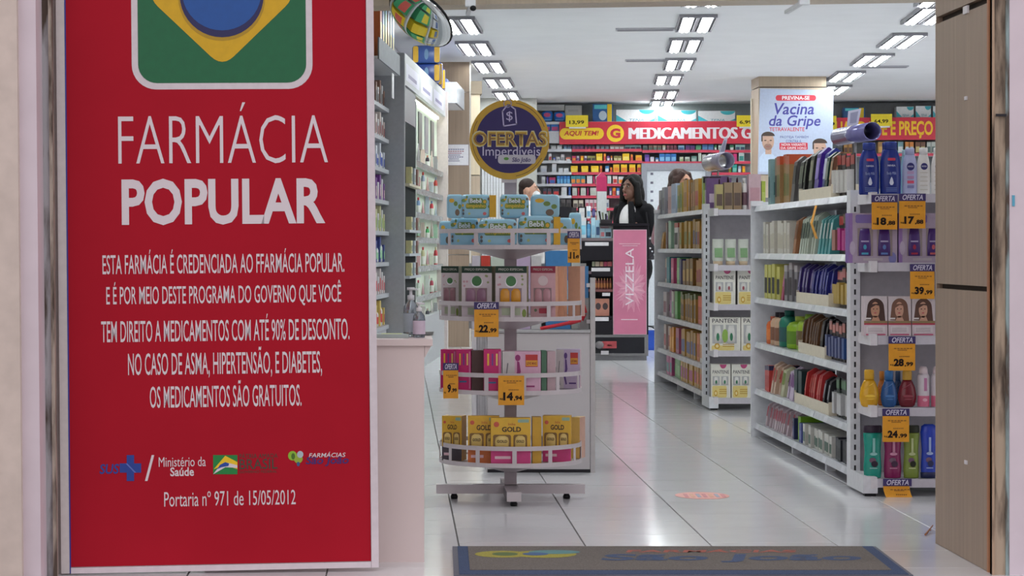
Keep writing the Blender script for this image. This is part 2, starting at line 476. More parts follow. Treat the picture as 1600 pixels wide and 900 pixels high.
lab(ob('dry_twig', tw), 'small dry tan twig on the floor beside the timber pillar', 'twig')

# ---------------------------------------------------------------- white counter by the entrance with its things
ct = em('entrance_counter', (0, 7.47, 0))
lab(ct, 'white entrance counter with overhanging top just behind the red board', 'counter')
CWH = M((226, 208, 206), 0.4, 0, 0.02, 4)
ctz = PZm(530, 7.47); rx = PXm(663, 7.47); lx = -0.62
ob('cabinet_body', MB().box(lx, rx, 0, 0.42, 0, ctz - 0.022, CWH), ct)
ob('worktop', MB().box(lx - 0.02, PXm(676, 7.47), -0.012, 0.45, ctz - 0.021, ctz, CWH), ct)
bk = MB(); bk.prism([(rx + .001, ctz - .022), (rx + .022, ctz - .022), (rx + .001, ctz - .06)], 0.0, 0.42, CWH)
ob('corner_bracket', bk, ct)
def bottle_pump(name, px0, px1, pyt, pyb, Y, glass, lmat, capm, label, lab2=None):
    w = (px1 - px0) * Y / F; h = (pyb - pyt) * Y / F
    r = w / 2
    root = em(name, (PXm((px0 + px1) / 2, Y), Y, ctz))
    ob('body', MB().lathe([(r * .92, 0.0005), (r, .008), (r, h * .5), (r * .9, h * .62), (r * .45, h * .72), (r * .4, h * .76)], glass, 18, sy=.8), root)
    ob('pump_head', MB().lathe([(r * .46, h * .74), (r * .46, h * .84), (r * .2, h * .85), (r * .2, h * .94), (r * .5, h * .945), (r * .5, h)], capm, 14), root)
    ob('nozzle', MB().tube((0, 0, h * .97), (r * .9, -.005, h * .955), .004, capm, .003, 8), root)
    lb = MB().lathe([(r * 1.01, h * .1), (r * 1.01, h * .48)], lmat, 18, sy=.8, cap=False)
    ob('label', lb, root)
    if lab2: ob('label_stripe', MB().lathe([(r * 1.02, h * .12), (r * 1.02, h * .46)], lab2, 5, cx=0, sx=.5, sy=.82, cap=False), root)
    lab(root, label, 'bottle')
GL1 = M((176, 184, 192), 0.1, 0, 0, kind='glass')
bottle_pump('sanitizer_bottle', 630, 654, 448, 525.5, 7.66, GL1, M((170, 178, 190), 0.35), M((206, 206, 212), 0.4), 'larger clear pump bottle with blue stripe standing on the entrance counter', M((46, 70, 160), 0.4))
bottle_pump('spray_bottle', 645, 664.5, 471, 526.5, 7.6, GL1, M((205, 188, 206), 0.35), M((226, 224, 228), 0.4), 'smaller clear spray bottle with pinkish label in front of the larger pump bottle')
lf = em('leaflet', (PXm(610, 7.6), 7.62, ctz))
ob('sheet_stack', MB().flatz([(-.05, -.05), (.06, -.05), (.05, .06), (-.045, .06)], .0006, .012, M((168, 180, 178), 0.5)), lf)
ob('cover_print', MB().flatz([(-.03, -.03), (.04, -.035), (.035, .04), (-.03, .03)], .012, .0125, M((190, 200, 120), 0.5)), lf)
lab(lf, 'greenish leaflets lying in a pile on the entrance counter', 'leaflets')
tr_ = em('display_tray', (PXm(660, 7.8), 7.8, ctz))
ob('dish', MB().lathe([(.03, .0006), (.032, .01), (.0315, .011)], M((122, 126, 124), 0.3), 16, sx=1.2), tr_)
ob('rim', MB().lathe([(.033, .011), (.034, .013), (.03, .013)], M((150, 152, 150), 0.3), 16, sx=1.2), tr_)
lab(tr_, 'small dark grey dish behind the bottles on the entrance counter', 'dish')

# ---------------------------------------------------------------- round four tier display stand
SX, SY_ = PXm(797.5, 9.37), 9.37
STW = M((205, 196, 200), 0.35, 0, 0.03, 5)
stand = em('tiered_stand', (SX, SY_, 0))
lab(stand, 'round white four-tier display stand on a cross foot in the shop entrance', 'display stand')
ob('pole', MB().box(-.024, .024, -.024, .024, 0.05, PZm(284, SY_), M((172, 160, 166), 0.4)), stand)
ft = MB()
ft.box(-.297, .297, -.024, .024, 0.022, 0.058, STW)
ob('cross_foot', ft, stand)
ob('cross_foot', MB().box(-.028, .028, -.30, .30, 0.020, 0.056, STW, side=M((150, 142, 146), 0.5)), stand)
for a_, b_ in ((-.225, 0), (.225, 0), (0, -.27), (0, .27)):
    ob('rubber_glide', MB().lathe([(.013, 0.0), (.015, .01), (.009, .022)], BLACK, 10, a_, b_), stand)
R_ = .283
TIERS = [(360.5, 386), (475, 499), (587, 614.5), (701.5, 728)]
tz = []
postmesh = None
for i, (ya, yb) in enumerate(TIERS):
    Yf = SY_ - R_
    za, zb_ = PZm(ya, Yf), PZm(yb, Yf)
    tz.append(zb_)
    bk = ob('basket', MB().lathe([(.03, zb_ - .048), (R_ * .62, zb_ - .010), (R_ - .004, zb_ - .004), (R_ - .004, zb_ + .002), (.03, zb_ + .002)], STW, 48, smooth=False, cap=False), stand)
    for zz in (za, zb_):
        ob('rail', MB().lathe([(R_ - .002, zz - .0085), (R_ + .002, zz - .0085), (R_ + .002, zz + .0085), (R_ - .002, zz + .0085), (R_ - .002, zz - .0085)], STW, 48, smooth=False, cap=False), bk)
    if postmesh is None:
        postmesh = MB().box(-.0085, .0085, -R_ - .0015, -R_ + .0015, 0, za - zb_, STW).mesh('upright')
    for kx in range(12):
        ob('upright', postmesh, bk, (0, 0, zb_), math.radians(30 * kx + (-1 if i < 2 else (0.5 if i == 3 else 8))))
# round sign on top of the pole
YS = 9.30
sg = em('round_sign', (PXm(796, YS), YS, PZm(218, YS)))
lab(sg, 'round purple and gold offer sign on top of the tiered stand', 'sign')
GOLD = M((206, 164, 40), 0.4); PUR = M((42, 28, 98), 0.5)
rs = 62.5 * YS / F
def cyl(r, y0_, y1_, m, n=48): return MB().prism([(r * math.cos(2 * math.pi * i / n), r * math.sin(2 * math.pi * i / n)) for i in range(n)], y0_, y1_, m)
ob('gold_disc', cyl(rs, 0, .006, GOLD), sg)
ob('sleeve', MB().box(-.03, .03, .006, .04, -rs - .012, -rs + .05, STW), sg)
ob('purple_disc', cyl(rs * .84, -.001, 0, PUR), sg)
mk = MB()
for a0, a1 in ((20, 80), (150, 215), (280, 330)):
    for i in range(12):
        t0, t1 = math.radians(a0 + (a1 - a0) * i / 12), math.radians(a0 + (a1 - a0) * (i + 1) / 12)
        mk.poly([(rs * .92 * math.cos(t0), rs * .92 * math.sin(t0)), (rs * .935 * math.cos(t0), rs * .935 * math.sin(t0)), (rs * .935 * math.cos(t1), rs * .935 * math.sin(t1)), (rs * .92 * math.cos(t1), rs * .92 * math.sin(t1))], -.0006, M((110, 84, 40), 0.5))
u = YS / F
def su(px, py): return ((px - 796) * u, (218 - py) * u)
def path(mb, pts, w, y, m):
    for i in range(len(pts) - 1):
        a_, b_ = Vector(pts[i]), Vector(pts[i + 1]); d = (b_ - a_).normalized(); n = Vector((-d.y, d.x)) * w / 2; e = d * w * .4
        mb.poly([tuple(a_ - e - n), tuple(b_ + e - n), tuple(b_ + e + n), tuple(a_ - e + n)], y, m)
LIL = M((196, 188, 226), 0.5)
path(mk, [su(793, 164), su(785, 174), su(787, 197), su(807, 194), su(805, 171), su(796, 164), su(793, 164)], 2 * u, -.002, LIL)
ring_ = [su(793 + 6 * math.cos(t), 162 + 6 * math.sin(t)) for t in [i * .5236 for i in range(13)]]
path(mk, ring_, 1.3 * u, -.002, LIL)
mk.poly(rr(*[su(778, 242)[0], su(837, 242)[0], su(796, 256)[1], su(796, 242)[1]], .012), -.003, M((198, 196, 206), 0.5))
q = su(791, 248); mk.ell(q[0], q[1], .010, .006, -.0035, M((86, 150, 60), 0.5))
ob('tag_icon', mk, sg, kind='stuff')
def stext(s, a, b, c, d, y, m, **kw):
    p0, p1 = su(a, d), su(b, c)
    text(sg, s, p0[0], p1[0], p0[1], p1[1], y, m, **kw)
stext('$', 791, 801, 174, 190, -.0025, LIL)
stext('OFERTAS', 737, 856, 204, 230, -.002, M((216, 208, 160), 0.5), bold=.055)
stext('OFERTAS', 739, 854, 206, 228, -.003, M((204, 164, 40), 0.5), bold=.03)
stext('OFERTAS', 741, 852, 208.5, 226, -.0035, M((126, 94, 70), 0.5), bold=-.012)
stext('Imperdíveis', 754, 844, 229, 248, -.0025, M((206, 202, 226), 0.5))
stext('São João', 800, 829, 246, 255, -.004, M((60, 50, 110), 0.5), bold=.02, shear=.2)

# ---------------------------------------------------------------- price cards
def price_card(px0, py0, px1, py1, Y, price, header, label, curl=False):
    k = Y / F
    w = (px1 - px0) * k; h = (py1 - py0) * k; hh = 11.5 * k if header else 0
    o = em('price_card', (PXm((px0 + px1) / 2, Y), Y, PZm(py1, Y)))
    b = MB()
    if curl:
        n = 6
        for i in range(n):
            t0, t1 = i / n, (i + 1) / n
            def cp(t): return (-.10 * k * 25 * 0 + 7 * k * (t - 1) ** 2 * -1 + 3 * k, -.05 * (1 - t) ** 2, t * (h - hh))
            a_, c_ = cp(t0), cp(t1)
            b.add([(-w / 2 - a_[0] + 3 * k, a_[1], a_[2]), (w / 2 - a_[0], a_[1], a_[2]), (w / 2 - c_[0], c_[1], c_[2]), (-w / 2 - c_[0] + 3 * k, c_[1], c_[2])], [(0, 1, 2, 3)], ORANGE)
    else:
        b.box(-w / 2, w / 2, 0, .0008, 0, h - hh, ORANGE)
    ob('card', b, o)
    ln = MB()
    for z_, f0, f1 in ((.80, .2, .92), (.74, .34, .7), (.5, .4, .8)):
        zz = (h - hh) * z_
        n = 6
        for i in range(n):
            x_ = -w / 2 + w * (f0 + (f1 - f0) * i / n)
            ln.rect(x_, x_ + w * (f1 - f0) / n * .75, zz, zz + 1.6 * k, -.0008 if not curl else -.03, INKSOFT)
    ob('small_print', ln, o)
    if header:
        ob('header', MB().box(-w / 2 - .001, w / 2 + .001, -.002, -.0004, h - hh, h, NAVYP), o)
        text(o, 'OFERTA', -w * .38, w * .40, h - hh * .86, h - hh * .14, -.0028, M((214, 210, 228), 0.5), bold=.02, shear=.25)
    if price:
        a_, c_ = price
        hb = h - hh
        text(o, 'R$', -w * .44, -w * .32, hb * .17, hb * .24, -.0012, INK, bold=.02)
        if len(a_) > 1:
            text(o, a_, -w * .31, w * .07, hb * .16, hb * .44, -.0012, INK, bold=.05)
            text(o, ',' + c_, w * .10, w * .42, hb * .14, hb * .32, -.0012, INK, bold=.04)
        else:
            text(o, a_, -w * .22, w * .02, hb * .2, hb * .5, -.0012, INK, bold=.05)
            text(o, ',' + c_, w * .05, w * .4, hb * .2, hb * .36, -.0012, INK, bold=.04)
    lab(o, label, 'price card', 'orange offer price cards')
    return o
YR = SY_ - R_ - .007
price_card(887, 361, 906, 410.5, 9.16, ('11', '49'), True, 'orange offer card 11,49 hanging right on the top tier of the stand')
price_card(741, 472, 779, 526.5, YR + .004, ('22', '99'), True, 'orange offer card 22,99 hanging on the second tier of the stand')
price_card(692.5, 567, 716, 622.5, 9.18, ('9', '99'), True, 'narrow orange offer card hanging at the third tier\'s left end')
price_card(778.5, 587, 819, 633, YR, ('14', '94'), False, 'orange price card 14,94 hanging mid third tier of the stand')

# ---------------------------------------------------------------- goods on the stand
def rim_y(px0, px1, Y, tilt=0.0):
    """how far back a box must stand so that it keeps inside the basket's rail"""
    w = (px1 - px0) * Y / F; x = PXm((px0 + px1) / 2, Y) - SX
    need = 9.0
    for q in (-1, 1):
        e = min(.262, abs(x + q * w / 2 * math.cos(tilt)))
        dy = q * w / 2 * math.sin(tilt)
        need = max(need, SY_ - math.sqrt((R_ - .008) ** 2 - e * e) - dy)
    return max(need, 9.09) + max(0, Y - 9.16)
def span(px0, px1, pyt, pyb, Y):
    return PXm((px0 + px1) / 2, Y), PZm(pyb, Y), (px1 - px0) * Y / F, (pyb - pyt) * Y / F
WIP = M((152, 200, 222), 0.3, 0, 0.03, 20); WIPL = M((168, 208, 228), 0.3)
def wipes(px0, px1, pyt, pyb, Y, label, side=False, tilt=0.0, yellow=False, end=False, z=None):
    if z < z1 + .05: Y = rim_y(px0, px1, Y) + .032
    x, z0, w, h = span(px0, px1, pyt, pyb, Y)
    if z is not None: h = z0 + h - z; z0 = z
    d = .06
    o = em('wipes_pack', (x, Y, z0), tilt)
    ob('pouch', MB().ball((0, 0, h / 2 + .0005), (w / 2, d / 2, h / 2), WIP, 28, 14, .31), o)
    sl = MB(); sl.ball((0, 0, h - .004), (w * .46, d * .4, .006), WIPL, 14, 6, .5)
    ob('top_seam', sl, o)
    p_ = MB(); y = -d / 2 - .0008
    gr = M((108, 138, 62), 0.4); ye = M((226, 178, 36), 0.4); rd = M((206, 96, 96), 0.4); br = M((110, 92, 76), 0.4)
    if end:
        p_.ell(-w * .2, h * .75, w * .16, h * .09, y, ye); p_.ell(w * .05, h * .62, w * .12, h * .1, y - .0004, gr)
        p_.ell(w * .15, h * .25, w * .14, h * .14, y, br); p_.ell(w * .3, h * .5, w * .1, h * .1, y, gr)
    else:
        p_.poly(rr(-w * .34, w * .36, h * .40, h * .64, .008), y, gr); p_.poly(rr(-w * .24, w * .24, h * .62, h * .86, .008), y, gr)
        for fx, fz, fc in ((-.44, .55, ye), (-.42, .34, br), (.44, .5, gr), (.43, .82, br), (-.30, .9, gr)): p_.ell(w * fx, h * fz, w * .035, h * .06, y - .0001, fc, 10)
        p_.ell(-w * .40, h * .76, w * .08, h * .07, y - .0003, gr); p_.ell(-w * .33, h * .8, w * .05, h * .04, y - .0004, ye)
        p_.ell(w * .30, h * .70, w * .075, h * .1, y - .0005, gr); p_.ell(w * .30, h * .70, w * .05, h * .07, y - .0008, ye)
        p_.ell(w * .30, h * .2, w * .06, h * .07, y - .0002, rd); p_.ell(-w * .42, h * .2, w * .035, h * .06, y - .0002, M((70, 84, 96), 0.4))
        p_.ell(-w * .22, h * .2, w * .04, h * .05, y - .0002, M((176, 190, 120), 0.4))
        text(o, 'Bebê', -w * .2, w * .2, h * .65, h * .84, y - .001, M((226, 234, 240), 0.5), bold=.02)
        text(o, 'limpinho', -w * .32, w * .34, h * .41, h * .62, y - .0012, M((214, 190, 60), 0.5), bold=.03)
    ob('print', p_, o)
    if yellow:
        ob('yellow_end_flap', MB().box(w / 2 - .004, w / 2 + .022, -d * .52, -d * .2, h * .05, h * .98, M((222, 170, 20), 0.4)), o)
    lab(o, label, 'wipes', 'baby wipes on the top tier')
    return o
z1 = tz[0] + .003
wp = [(686, 706, 346, 'end of a pale blue wipes pack at the far left of the lower wipes row', 9.30, True, False),
      (703, 748, 341, 'pale blue baby wipes pack leftmost of those facing front behind the top rail', 9.165, False, False),
      (747, 808, 343, 'pale blue baby wipes pack in the middle of the row behind the top rail', 9.145, False, False),
      (809, 866, 338, 'pale blue baby wipes pack with yellow flap right of the rail\'s middle', 9.16, False, True),
      (868, 893, 341, 'narrow pale blue wipes pack behind the hanging 11,49 card', 9.20, True, False),
      (889, 908, 333, 'pale blue wipes pack standing behind at the stand\'s right rim', 9.30, True, False)]
for a_, b_, t_, l_, Y_, e_, yl in wp: wipes(a_, b_, t_, 385, Y_, l_, yellow=yl, end=e_, z=z1, tilt=0)
for a_, b_, l_, e_, yl in ((698, 723, 'upper wipes pack at the left end turned edge on with yellow seal', True, False),
                            (720, 766, 'upper pale blue wipes pack beside the yellow flap left of centre', False, True),
                            (781, 826, 'upper pale blue wipes pack in the centre under the round sign', False, False),
                            (829, 874, 'upper wipes pack at the right end showing its printed short side', True, False)):
    wipes(a_, b_, 304.5, 340, 9.21, l_, yellow=yl, end=e_, z=z1 + .1095)

def giftbox(px0, px1, pyt, z0, Y, col, band, sidec, label, kind, tilt=0.0, d=.06, group=None, sidepx=0):
    Y = rim_y(px0, px1, Y, tilt)
    k = Y / F
    x = PXm((px0 + px1) / 2, Y); w = (px1 - px0) * k; h = PZm(pyt, Y) - z0
    o = em('gift_box', (x, Y, z0), tilt)
    cm, sm = M(col, 0.4), M(sidec, 0.4)
    ob('carton', MB().box(-w / 2, w / 2, 0, d, .0005, h, cm, side=sm, top=M(band or col, 0.4)), o)
    p_ = MB()
    if kind in ('green', 'pink'):
        p_.rect(-w / 2, w / 2, h * .87, h, -.0006, M(band, 0.4))
        text(o, 'PREÇO ESPECIAL', -w * .40, w * .40, h * .91, h * .96, -.0012, M((190, 190, 180), 0.5), bold=.01)
        if kind == 'green':
            p_.ell(0, h * .70, w * .19, w * .19, -.0008, PAPER, 20); p_.ell(0, h * .715, w * .165, w * .165, -.0012, M((70, 122, 74), 0.4), 20)
            rnd = random.Random(px0)
            for i in range(6):
                p_.ell(-w * .44 + rnd.random() * w * .12 + (i % 2) * w * .72, h * (.62 + .2 * rnd.random()), w * .04, w * .04, -.0007, M([(196, 150, 160), (150, 160, 110)][i % 2], 0.4), 6)
            p_.rect(-w * .3, w * .3, h * .06, h * .2, -.0007, M((176, 186, 160), 0.4))
            p_.ell(w * .42, h * .1, w * .07, h * .08, -.0009, M((130, 150, 70), 0.4), 10)
        else:
            p_.ell(0, h * .72, w * .2, w * .2, -.0008, M((226, 206, 210), 0.4), 20)
            p_.poly(rr(-w * .16, w * .3, h * .09, h * .19, .003), -.0008, M((196, 58, 84), 0.4))
            p_.ell(-w * .3, h * .15, w * .06, h * .03, -.0008, M((110, 130, 100), 0.4), 10)
        wc = {'green': band, 'pink': (170, 90, 110)}[kind]
    ob('print', p_, o) if p_.v else None
    if kind in ('green', 'pink'):
        bc = sidepx
        ob('window_recess', MB().rect(-w * .38, w * .34, h * .24, h * .58, -.0009, M((150, 126, 130), 0.4)), o)
        for s in (-1, 1):
            ob('bottle_front', MB().lathe([(w * .155, h * .245), (w * .165, h * .4), (w * .15, h * .52), (w * .08, h * .57)], M(bc, 0.25), 10, cx=s * w * .175 - w * .02, cy=0.0, sy=.25), o)
    lab(o, label, 'boxed set', group)
    return o
z2 = tz[1] + .003
g2 = 'boxed sets on the second tier'
giftbox(689, 717, 416, z2, 9.19, (206, 196, 200), (46, 66, 56), (150, 150, 110), 'cream boxed set with green band at the second tier\'s left end', 'green', -.25, group=g2, sidepx=(150, 110, 120))
giftbox(721, 769, 416, z2, 9.125, (210, 198, 204), (46, 66, 56), (146, 146, 104), 'cream boxed set with mauve bottles above the 22,99 card', 'green', -.22, .085, group=g2, sidepx=(150, 112, 136))
giftbox(774, 823, 416, z2, 9.10, (210, 198, 204), (46, 66, 56), (146, 146, 104), 'cream boxed set with orange bottles in the second tier\'s middle', 'green', -.14, .085, group=g2, sidepx=(214, 150, 50))
giftbox(829, 868, 416, z2, 9.115, (216, 170, 178), (150, 40, 66), (222, 168, 142), 'pink boxed set with crimson band beside the orange bottles', 'pink', -.22, .085, group=g2, sidepx=(200, 150, 160))
giftbox(869, 881, 416, z2, 9.20, (224, 176, 146), (170, 60, 70), (210, 150, 120), 'slim peach boxed set edge between the two pink boxed sets', 'plain', -.3, group=g2)
giftbox(887, 907, 416, z2, 9.24, (222, 172, 144), (170, 60, 70), (206, 170, 160), 'peach pink boxed set at the second tier\'s right end', 'plain', -.4, group=g2)
z3 = tz[2] + .003
g3 = 'boxes on the third tier'
def box3(px0, px1, pyt, Y, col, side, label, deco, z=z3, tilt=0.0, d=.07, group=g3):
    o = giftbox(px0, px1, pyt, z, Y, col, None, side, label, 'plain', tilt, d, group)
    Y = rim_y(px0, px1, Y, tilt); k = Y / F; w = (px1 - px0) * k; h = PZm(pyt, Y) - z
    p_ = MB()
    if deco == 'magenta':
        for i, c_ in enumerate(((236, 190, 60), (120, 60, 140), (240, 210, 120))):
            p_.rect(-w * .3 + w * .25 * i, -w * .2 + w * .25 * i, h * .62, h * .9, -.0006, M(c_, 0.4))
        p_.rect(w * .36, w * .46, h * .05, h * .95, -.0006, M((222, 120, 170), 0.4))
        p_.rect(-w * .3, w * .2, h * .2, h * .24, -.0006, M((60, 110, 160), 0.4))
    if deco == 'figure':
        fc = M((150, 40, 110) if col[0] > 215 else (92, 60, 130), 0.4)
        p_.rect(-w / 2, -w * .18, 0.001, h, -.0006, M((206, 200, 200), 0.4))
        path(p_, [(-w * .36, h * .7), (-w * .40, h * .4), (-w * .34, h * .1)], w * .03, -.0009, M((120, 116, 120), 0.4))
        p_.ell(-w * .10, h * .84, w * .07, h * .08, -.0012, fc, 12)
        p_.poly([(-w * .12, h * .76), (-w * .06, h * .74), (-w * .02, h * .5), (-w * .1, h * .3), (-w * .04, h * .12), (-w * .1, h * .1), (-w * .18, h * .3), (-w * .12, h * .5)], -.0012, fc)
        p_.rect(w * .10, w * .42, h * .62, h * .92, -.0012, M((190, 50, 48), 0.4)); p_.rect(w * .11, w * .41, h * .64, h * .78, -.0016, M((226, 160, 50), 0.4))
        text(o, 'LEVE MAIS', w * .13, w * .39, h * .67, h * .74, -.002, M((150, 50, 30), 0.5), bold=.02)
        p_.rect(w * .04, w * .34, h * .12, h * .16, -.0009, fc)
    if deco == 'gold':
        tz_ = h
        text(o, 'GOLD', -w * .22, w * .26, h * .70, h * .81, -.0014, M((70, 52, 30), 0.5), bold=.03)
        text(o, 'linha', -w * .06, w * .12, h * .84, h * .89, -.0014, M((190, 80, 50), 0.5))
        p_.ell(-w * .36, h * .86, w * .07, w * .07, -.0006, M((206, 90, 70), 0.4), 12)
        p_.poly(rr(w * .18, w * .46, h * .90, h * .97, .003), -.0006, M((150, 180, 160), 0.4))
        p_.rect(-w / 2, w / 2, 0.001, h * .32, -.0006, M(side if False else _gold_base[0], 0.4))
        p_.rect(-w * .4, 0, h * .12, h * .18, -.001, M((226, 190, 200), 0.4))
    ob('print', p_, o)
    if deco == 'gold':
        for c_, ww in ((-.22, .21), (.24, .16)):
            p2 = MB().poly(rr(w * (c_ - ww * 1.08), w * (c_ + ww * 1.08), h * .30, h * .64, .008), -.0012, M((130, 96, 50), 0.5))
            ob('window_recess', p2, o)
            ob('bottle_front', MB().lathe([(w * ww * .86, h * .31), (w * ww * .9, h * .5), (w * ww * .8, h * .58), (w * ww * .4, h * .62)], M((222, 194, 116), 0.25), 10, cx=w * c_, cy=0, sy=.22), o)
            text(o, 'GOLD', w * (c_ - ww * .62), w * (c_ + ww * .62), h * .47, h * .53, -w * ww * .22 - .001, M((90, 66, 30), 0.5), bold=.03)
    return o
MG = (204, 28, 112)
box3(688, 713, 546, 9.18, MG, (190, 30, 100), 'magenta box behind the narrow price card on the third tier', 'magenta', tilt=-.3)
box3(713, 736, 546, 9.14, MG, (176, 20, 96), 'magenta box between the narrow card and the open gap', 'magenta', tilt=-.15)
box3(756, 783, 546, 9.12, MG, (150, 20, 90), 'magenta box right of the brown gap on the third tier', 'magenta')
box3(737, 756, 548, 9.22, (92, 62, 58), (80, 56, 50), 'dark brown filler for the dark gap between the magenta boxes', 'none')  # dark block added to colour the open gap, not a real box
box3(785, 845, 549, 9.10, (222, 174, 200), (70, 110, 84), 'white and pink box with dancing figure and red sticker', 'figure')
box3(846, 854, 548, 9.15, (76, 116, 92), (60, 100, 80), 'slim green box edge right of the pink figure box', 'none')
box3(855, 868, 549, 9.16, (206, 176, 184), (190, 160, 170), 'slim pale pink box beside the lilac figure box', 'none')
box3(869, 906, 546, 9.20, (196, 178, 206), (206, 180, 190), 'lilac box with purple figure at the third tier\'s right end', 'figure', tilt=-.15)
z4 = tz[3] + .003
g4 = 'gold boxed sets on the lowest tier'
_gold_base = [(80, 74, 84)]
box3(690, 722, 650, 9.16, (222, 176, 56), (206, 156, 44), 'gold boxed set with dark base at the lowest tier\'s left end', 'gold', z4, -.3, group=g4)
_gold_base[0] = (206, 110, 50)
box3(731, 780, 650, 9.15, (222, 174, 52), (206, 156, 44), 'gold boxed set with orange base behind the central one', 'gold', z4, -.05, group=g4, d=.05)
_gold_base[0] = (206, 60, 128)
box3(767, 829, 653, 9.095, (226, 180, 56), (190, 140, 40), 'largest gold boxed set with pink base in the lowest tier\'s centre', 'gold', z4, group=g4, d=.05)
box3(832, 846, 652, 9.17, (206, 160, 46), (180, 130, 40), 'narrow gold box edge between the two front gold sets', 'none', z4, group=g4)
box3(848, 892, 650, 9.15, (224, 178, 54), (214, 160, 40), 'gold boxed set with pink base right of the central one', 'gold', z4, -.12, group=g4)
box3(893, 906, 652, 9.24, (226, 190, 110), (214, 170, 150), 'pale gold box at the lowest tier\'s right rim', 'none', z4, -.4, group=g4)
# ---------------------------------------------------------------- ceiling lamps
ALU = M((150, 148, 156), 0.45, 0.0); TUBEM = M((248, 255, 252), 0.4, 0, 0, emit=TUBE_POWER)
_tubes = MB(); _tubes.tube((0, -.6, 0), (0, .6, 0), .013, TUBEM, n=8); _tubes = _tubes.mesh('tube')
_frame = MB()
for x0, x1 in ((-.155, -.148), (.148, .155), (-.012, .012)): _frame.box(x0, x1, -.63, .63, -.028, 0, ALU)
for y0_, y1_ in ((-.635, -.63), (.63, .635)): _frame.box(-.155, .155, y0_, y1_, -.028, 0, ALU)
_frame.box(-.148, .148, -.63, .63, -.004, -.001, M((110, 108, 116), 0.5)); _frame = _frame.mesh('frame')
_refl = MB().add([(-.046, -.625, -.026), (-.03, -.625, -.006), (.03, -.625, -.006), (.046, -.625, -.026), (-.046, .625, -.026), (-.03, .625, -.006), (.03, .625, -.006), (.046, .625, -.026)],
                 [(0, 1, 5, 4), (1, 2, 6, 5), (2, 3, 7, 6)], M((120, 120, 130), 0.5)).mesh('reflector')
def lamp(x, y, where):
    o = em('ceiling_light', (x, y, CEIL - .002), -ANG)
    ob('frame', _frame, o)
    for s in (-1, 1):
        r_ = ob('reflector', _refl, o, (s * .078, 0, 0))
        for t in (-1, 1): ob('tube', _tubes, r_, (t * .020, 0, -.024))
    reg(o, 'twin tube ceiling light', where, 'ceiling light', 'recessed ceiling lights', 'from the front', y)
rows = [('in the row on the left', [(720, 37), (743, 73), (765, 102), (780, 127), (792, 147)], []),
        ('in the middle row of lights', [(1087, 34), (1069, 68), (1061, 98), (1044, 122), (1039, 145), (1034, 160)], []),
        ('in the row on the right', [(1452, 21), (1408, 61), (1362, 91), (1321, 117), (1303, 138)], [])]
for where, pts, ex in rows:
    for px, py in pts:
        Y = (CEIL - CH) * F / (HY - py)
        lamp(PXm(px, Y), Y, where)
# unseen lamps added towards the street, above the frame, for light at the front
for k_ in range(1, 5):
    y_ = (17.55, 15.6, 12.0, 9.7)[k_ - 1]
    for x_, wh in ((.53 - .2 * k_, 'added over the shop entrance on the left'), (2.49 - .2 * k_, 'added over the shop entrance in the middle'), (4.3 - .2 * k_, 'added over the shop entrance on the right')):
        if k_ in (1, 2) and 'left' in wh: continue
        lamp(x_, y_, wh)
for k_ in range(5): lamp(6.6 + .2 * k_, 19.0 + 2.2 * k_, 'in the added row beside the right wall')  # unseen row added on the right for more light
# slot vents and the dome cameras
def vent(px0, px1, py0, py1, label):
    Y = (CEIL - CH) * F / (HY - (py0 + py1) / 2)
    x0, x1 = PXm(px0, Y), PXm(px1, Y)
    o = em('ceiling_vent', ((x0 + x1) / 2, Y, CEIL), -ANG); w = (x1 - x0) / 2
    ob('frame', MB().box(-w, w, -.09, .09, -.012, -.0005, M((188, 188, 196), 0.5)), o)
    for i in range(3): ob('slat', MB().box(-w * .94, w * .94, -.06 + i * .05, -.035 + i * .05, -.016, -.012, M((150, 150, 158), 0.5)), o)
    lab(o, label, 'vent')
vent(962, 1054, 41, 49, 'slim slot vent in the ceiling left of the nearest middle light')
vent(977, 1047, 90, 97, 'slim slot vent in the ceiling left of the third middle light')
vent(1344, 1418, 100, 107, 'slim slot vent in the ceiling on the right beyond two lights')
def dome(px, py, label, Y=13.3, ball=True):
    x = PXm(px, Y); o = em('dome_camera', (x, Y, CEIL))
    k = Y / F
    z0 = PZm(py - 12, Y) - CEIL
    ob('mount', MB().box(-.012, .012, .02, .62, z0 - .01, z0 + .01, M((200, 200, 206), 0.4)), o)
    ob('housing', MB().box(-9 * k, 7 * k, -.03, .03, z0 - .02, z0 + .02, M((206, 206, 212), 0.4)), o)
    if ball: ob('lens', MB().ball((3 * k, -.03, PZm(py, Y) - CEIL + .012), (5 * k, .02, 4.5 * k), BLACK, 14, 10), o)
    lab(o, label, 'camera')
dome(736, 17, 'white dome camera with black lens under the beam at left')
dome(1257, 14, 'small white camera housing under the beam at right', ball=False)

# convex mirror hung before the beam
Ym = 13.9
cm = em('convex_mirror', tuple(P(657, 29, Ym)))
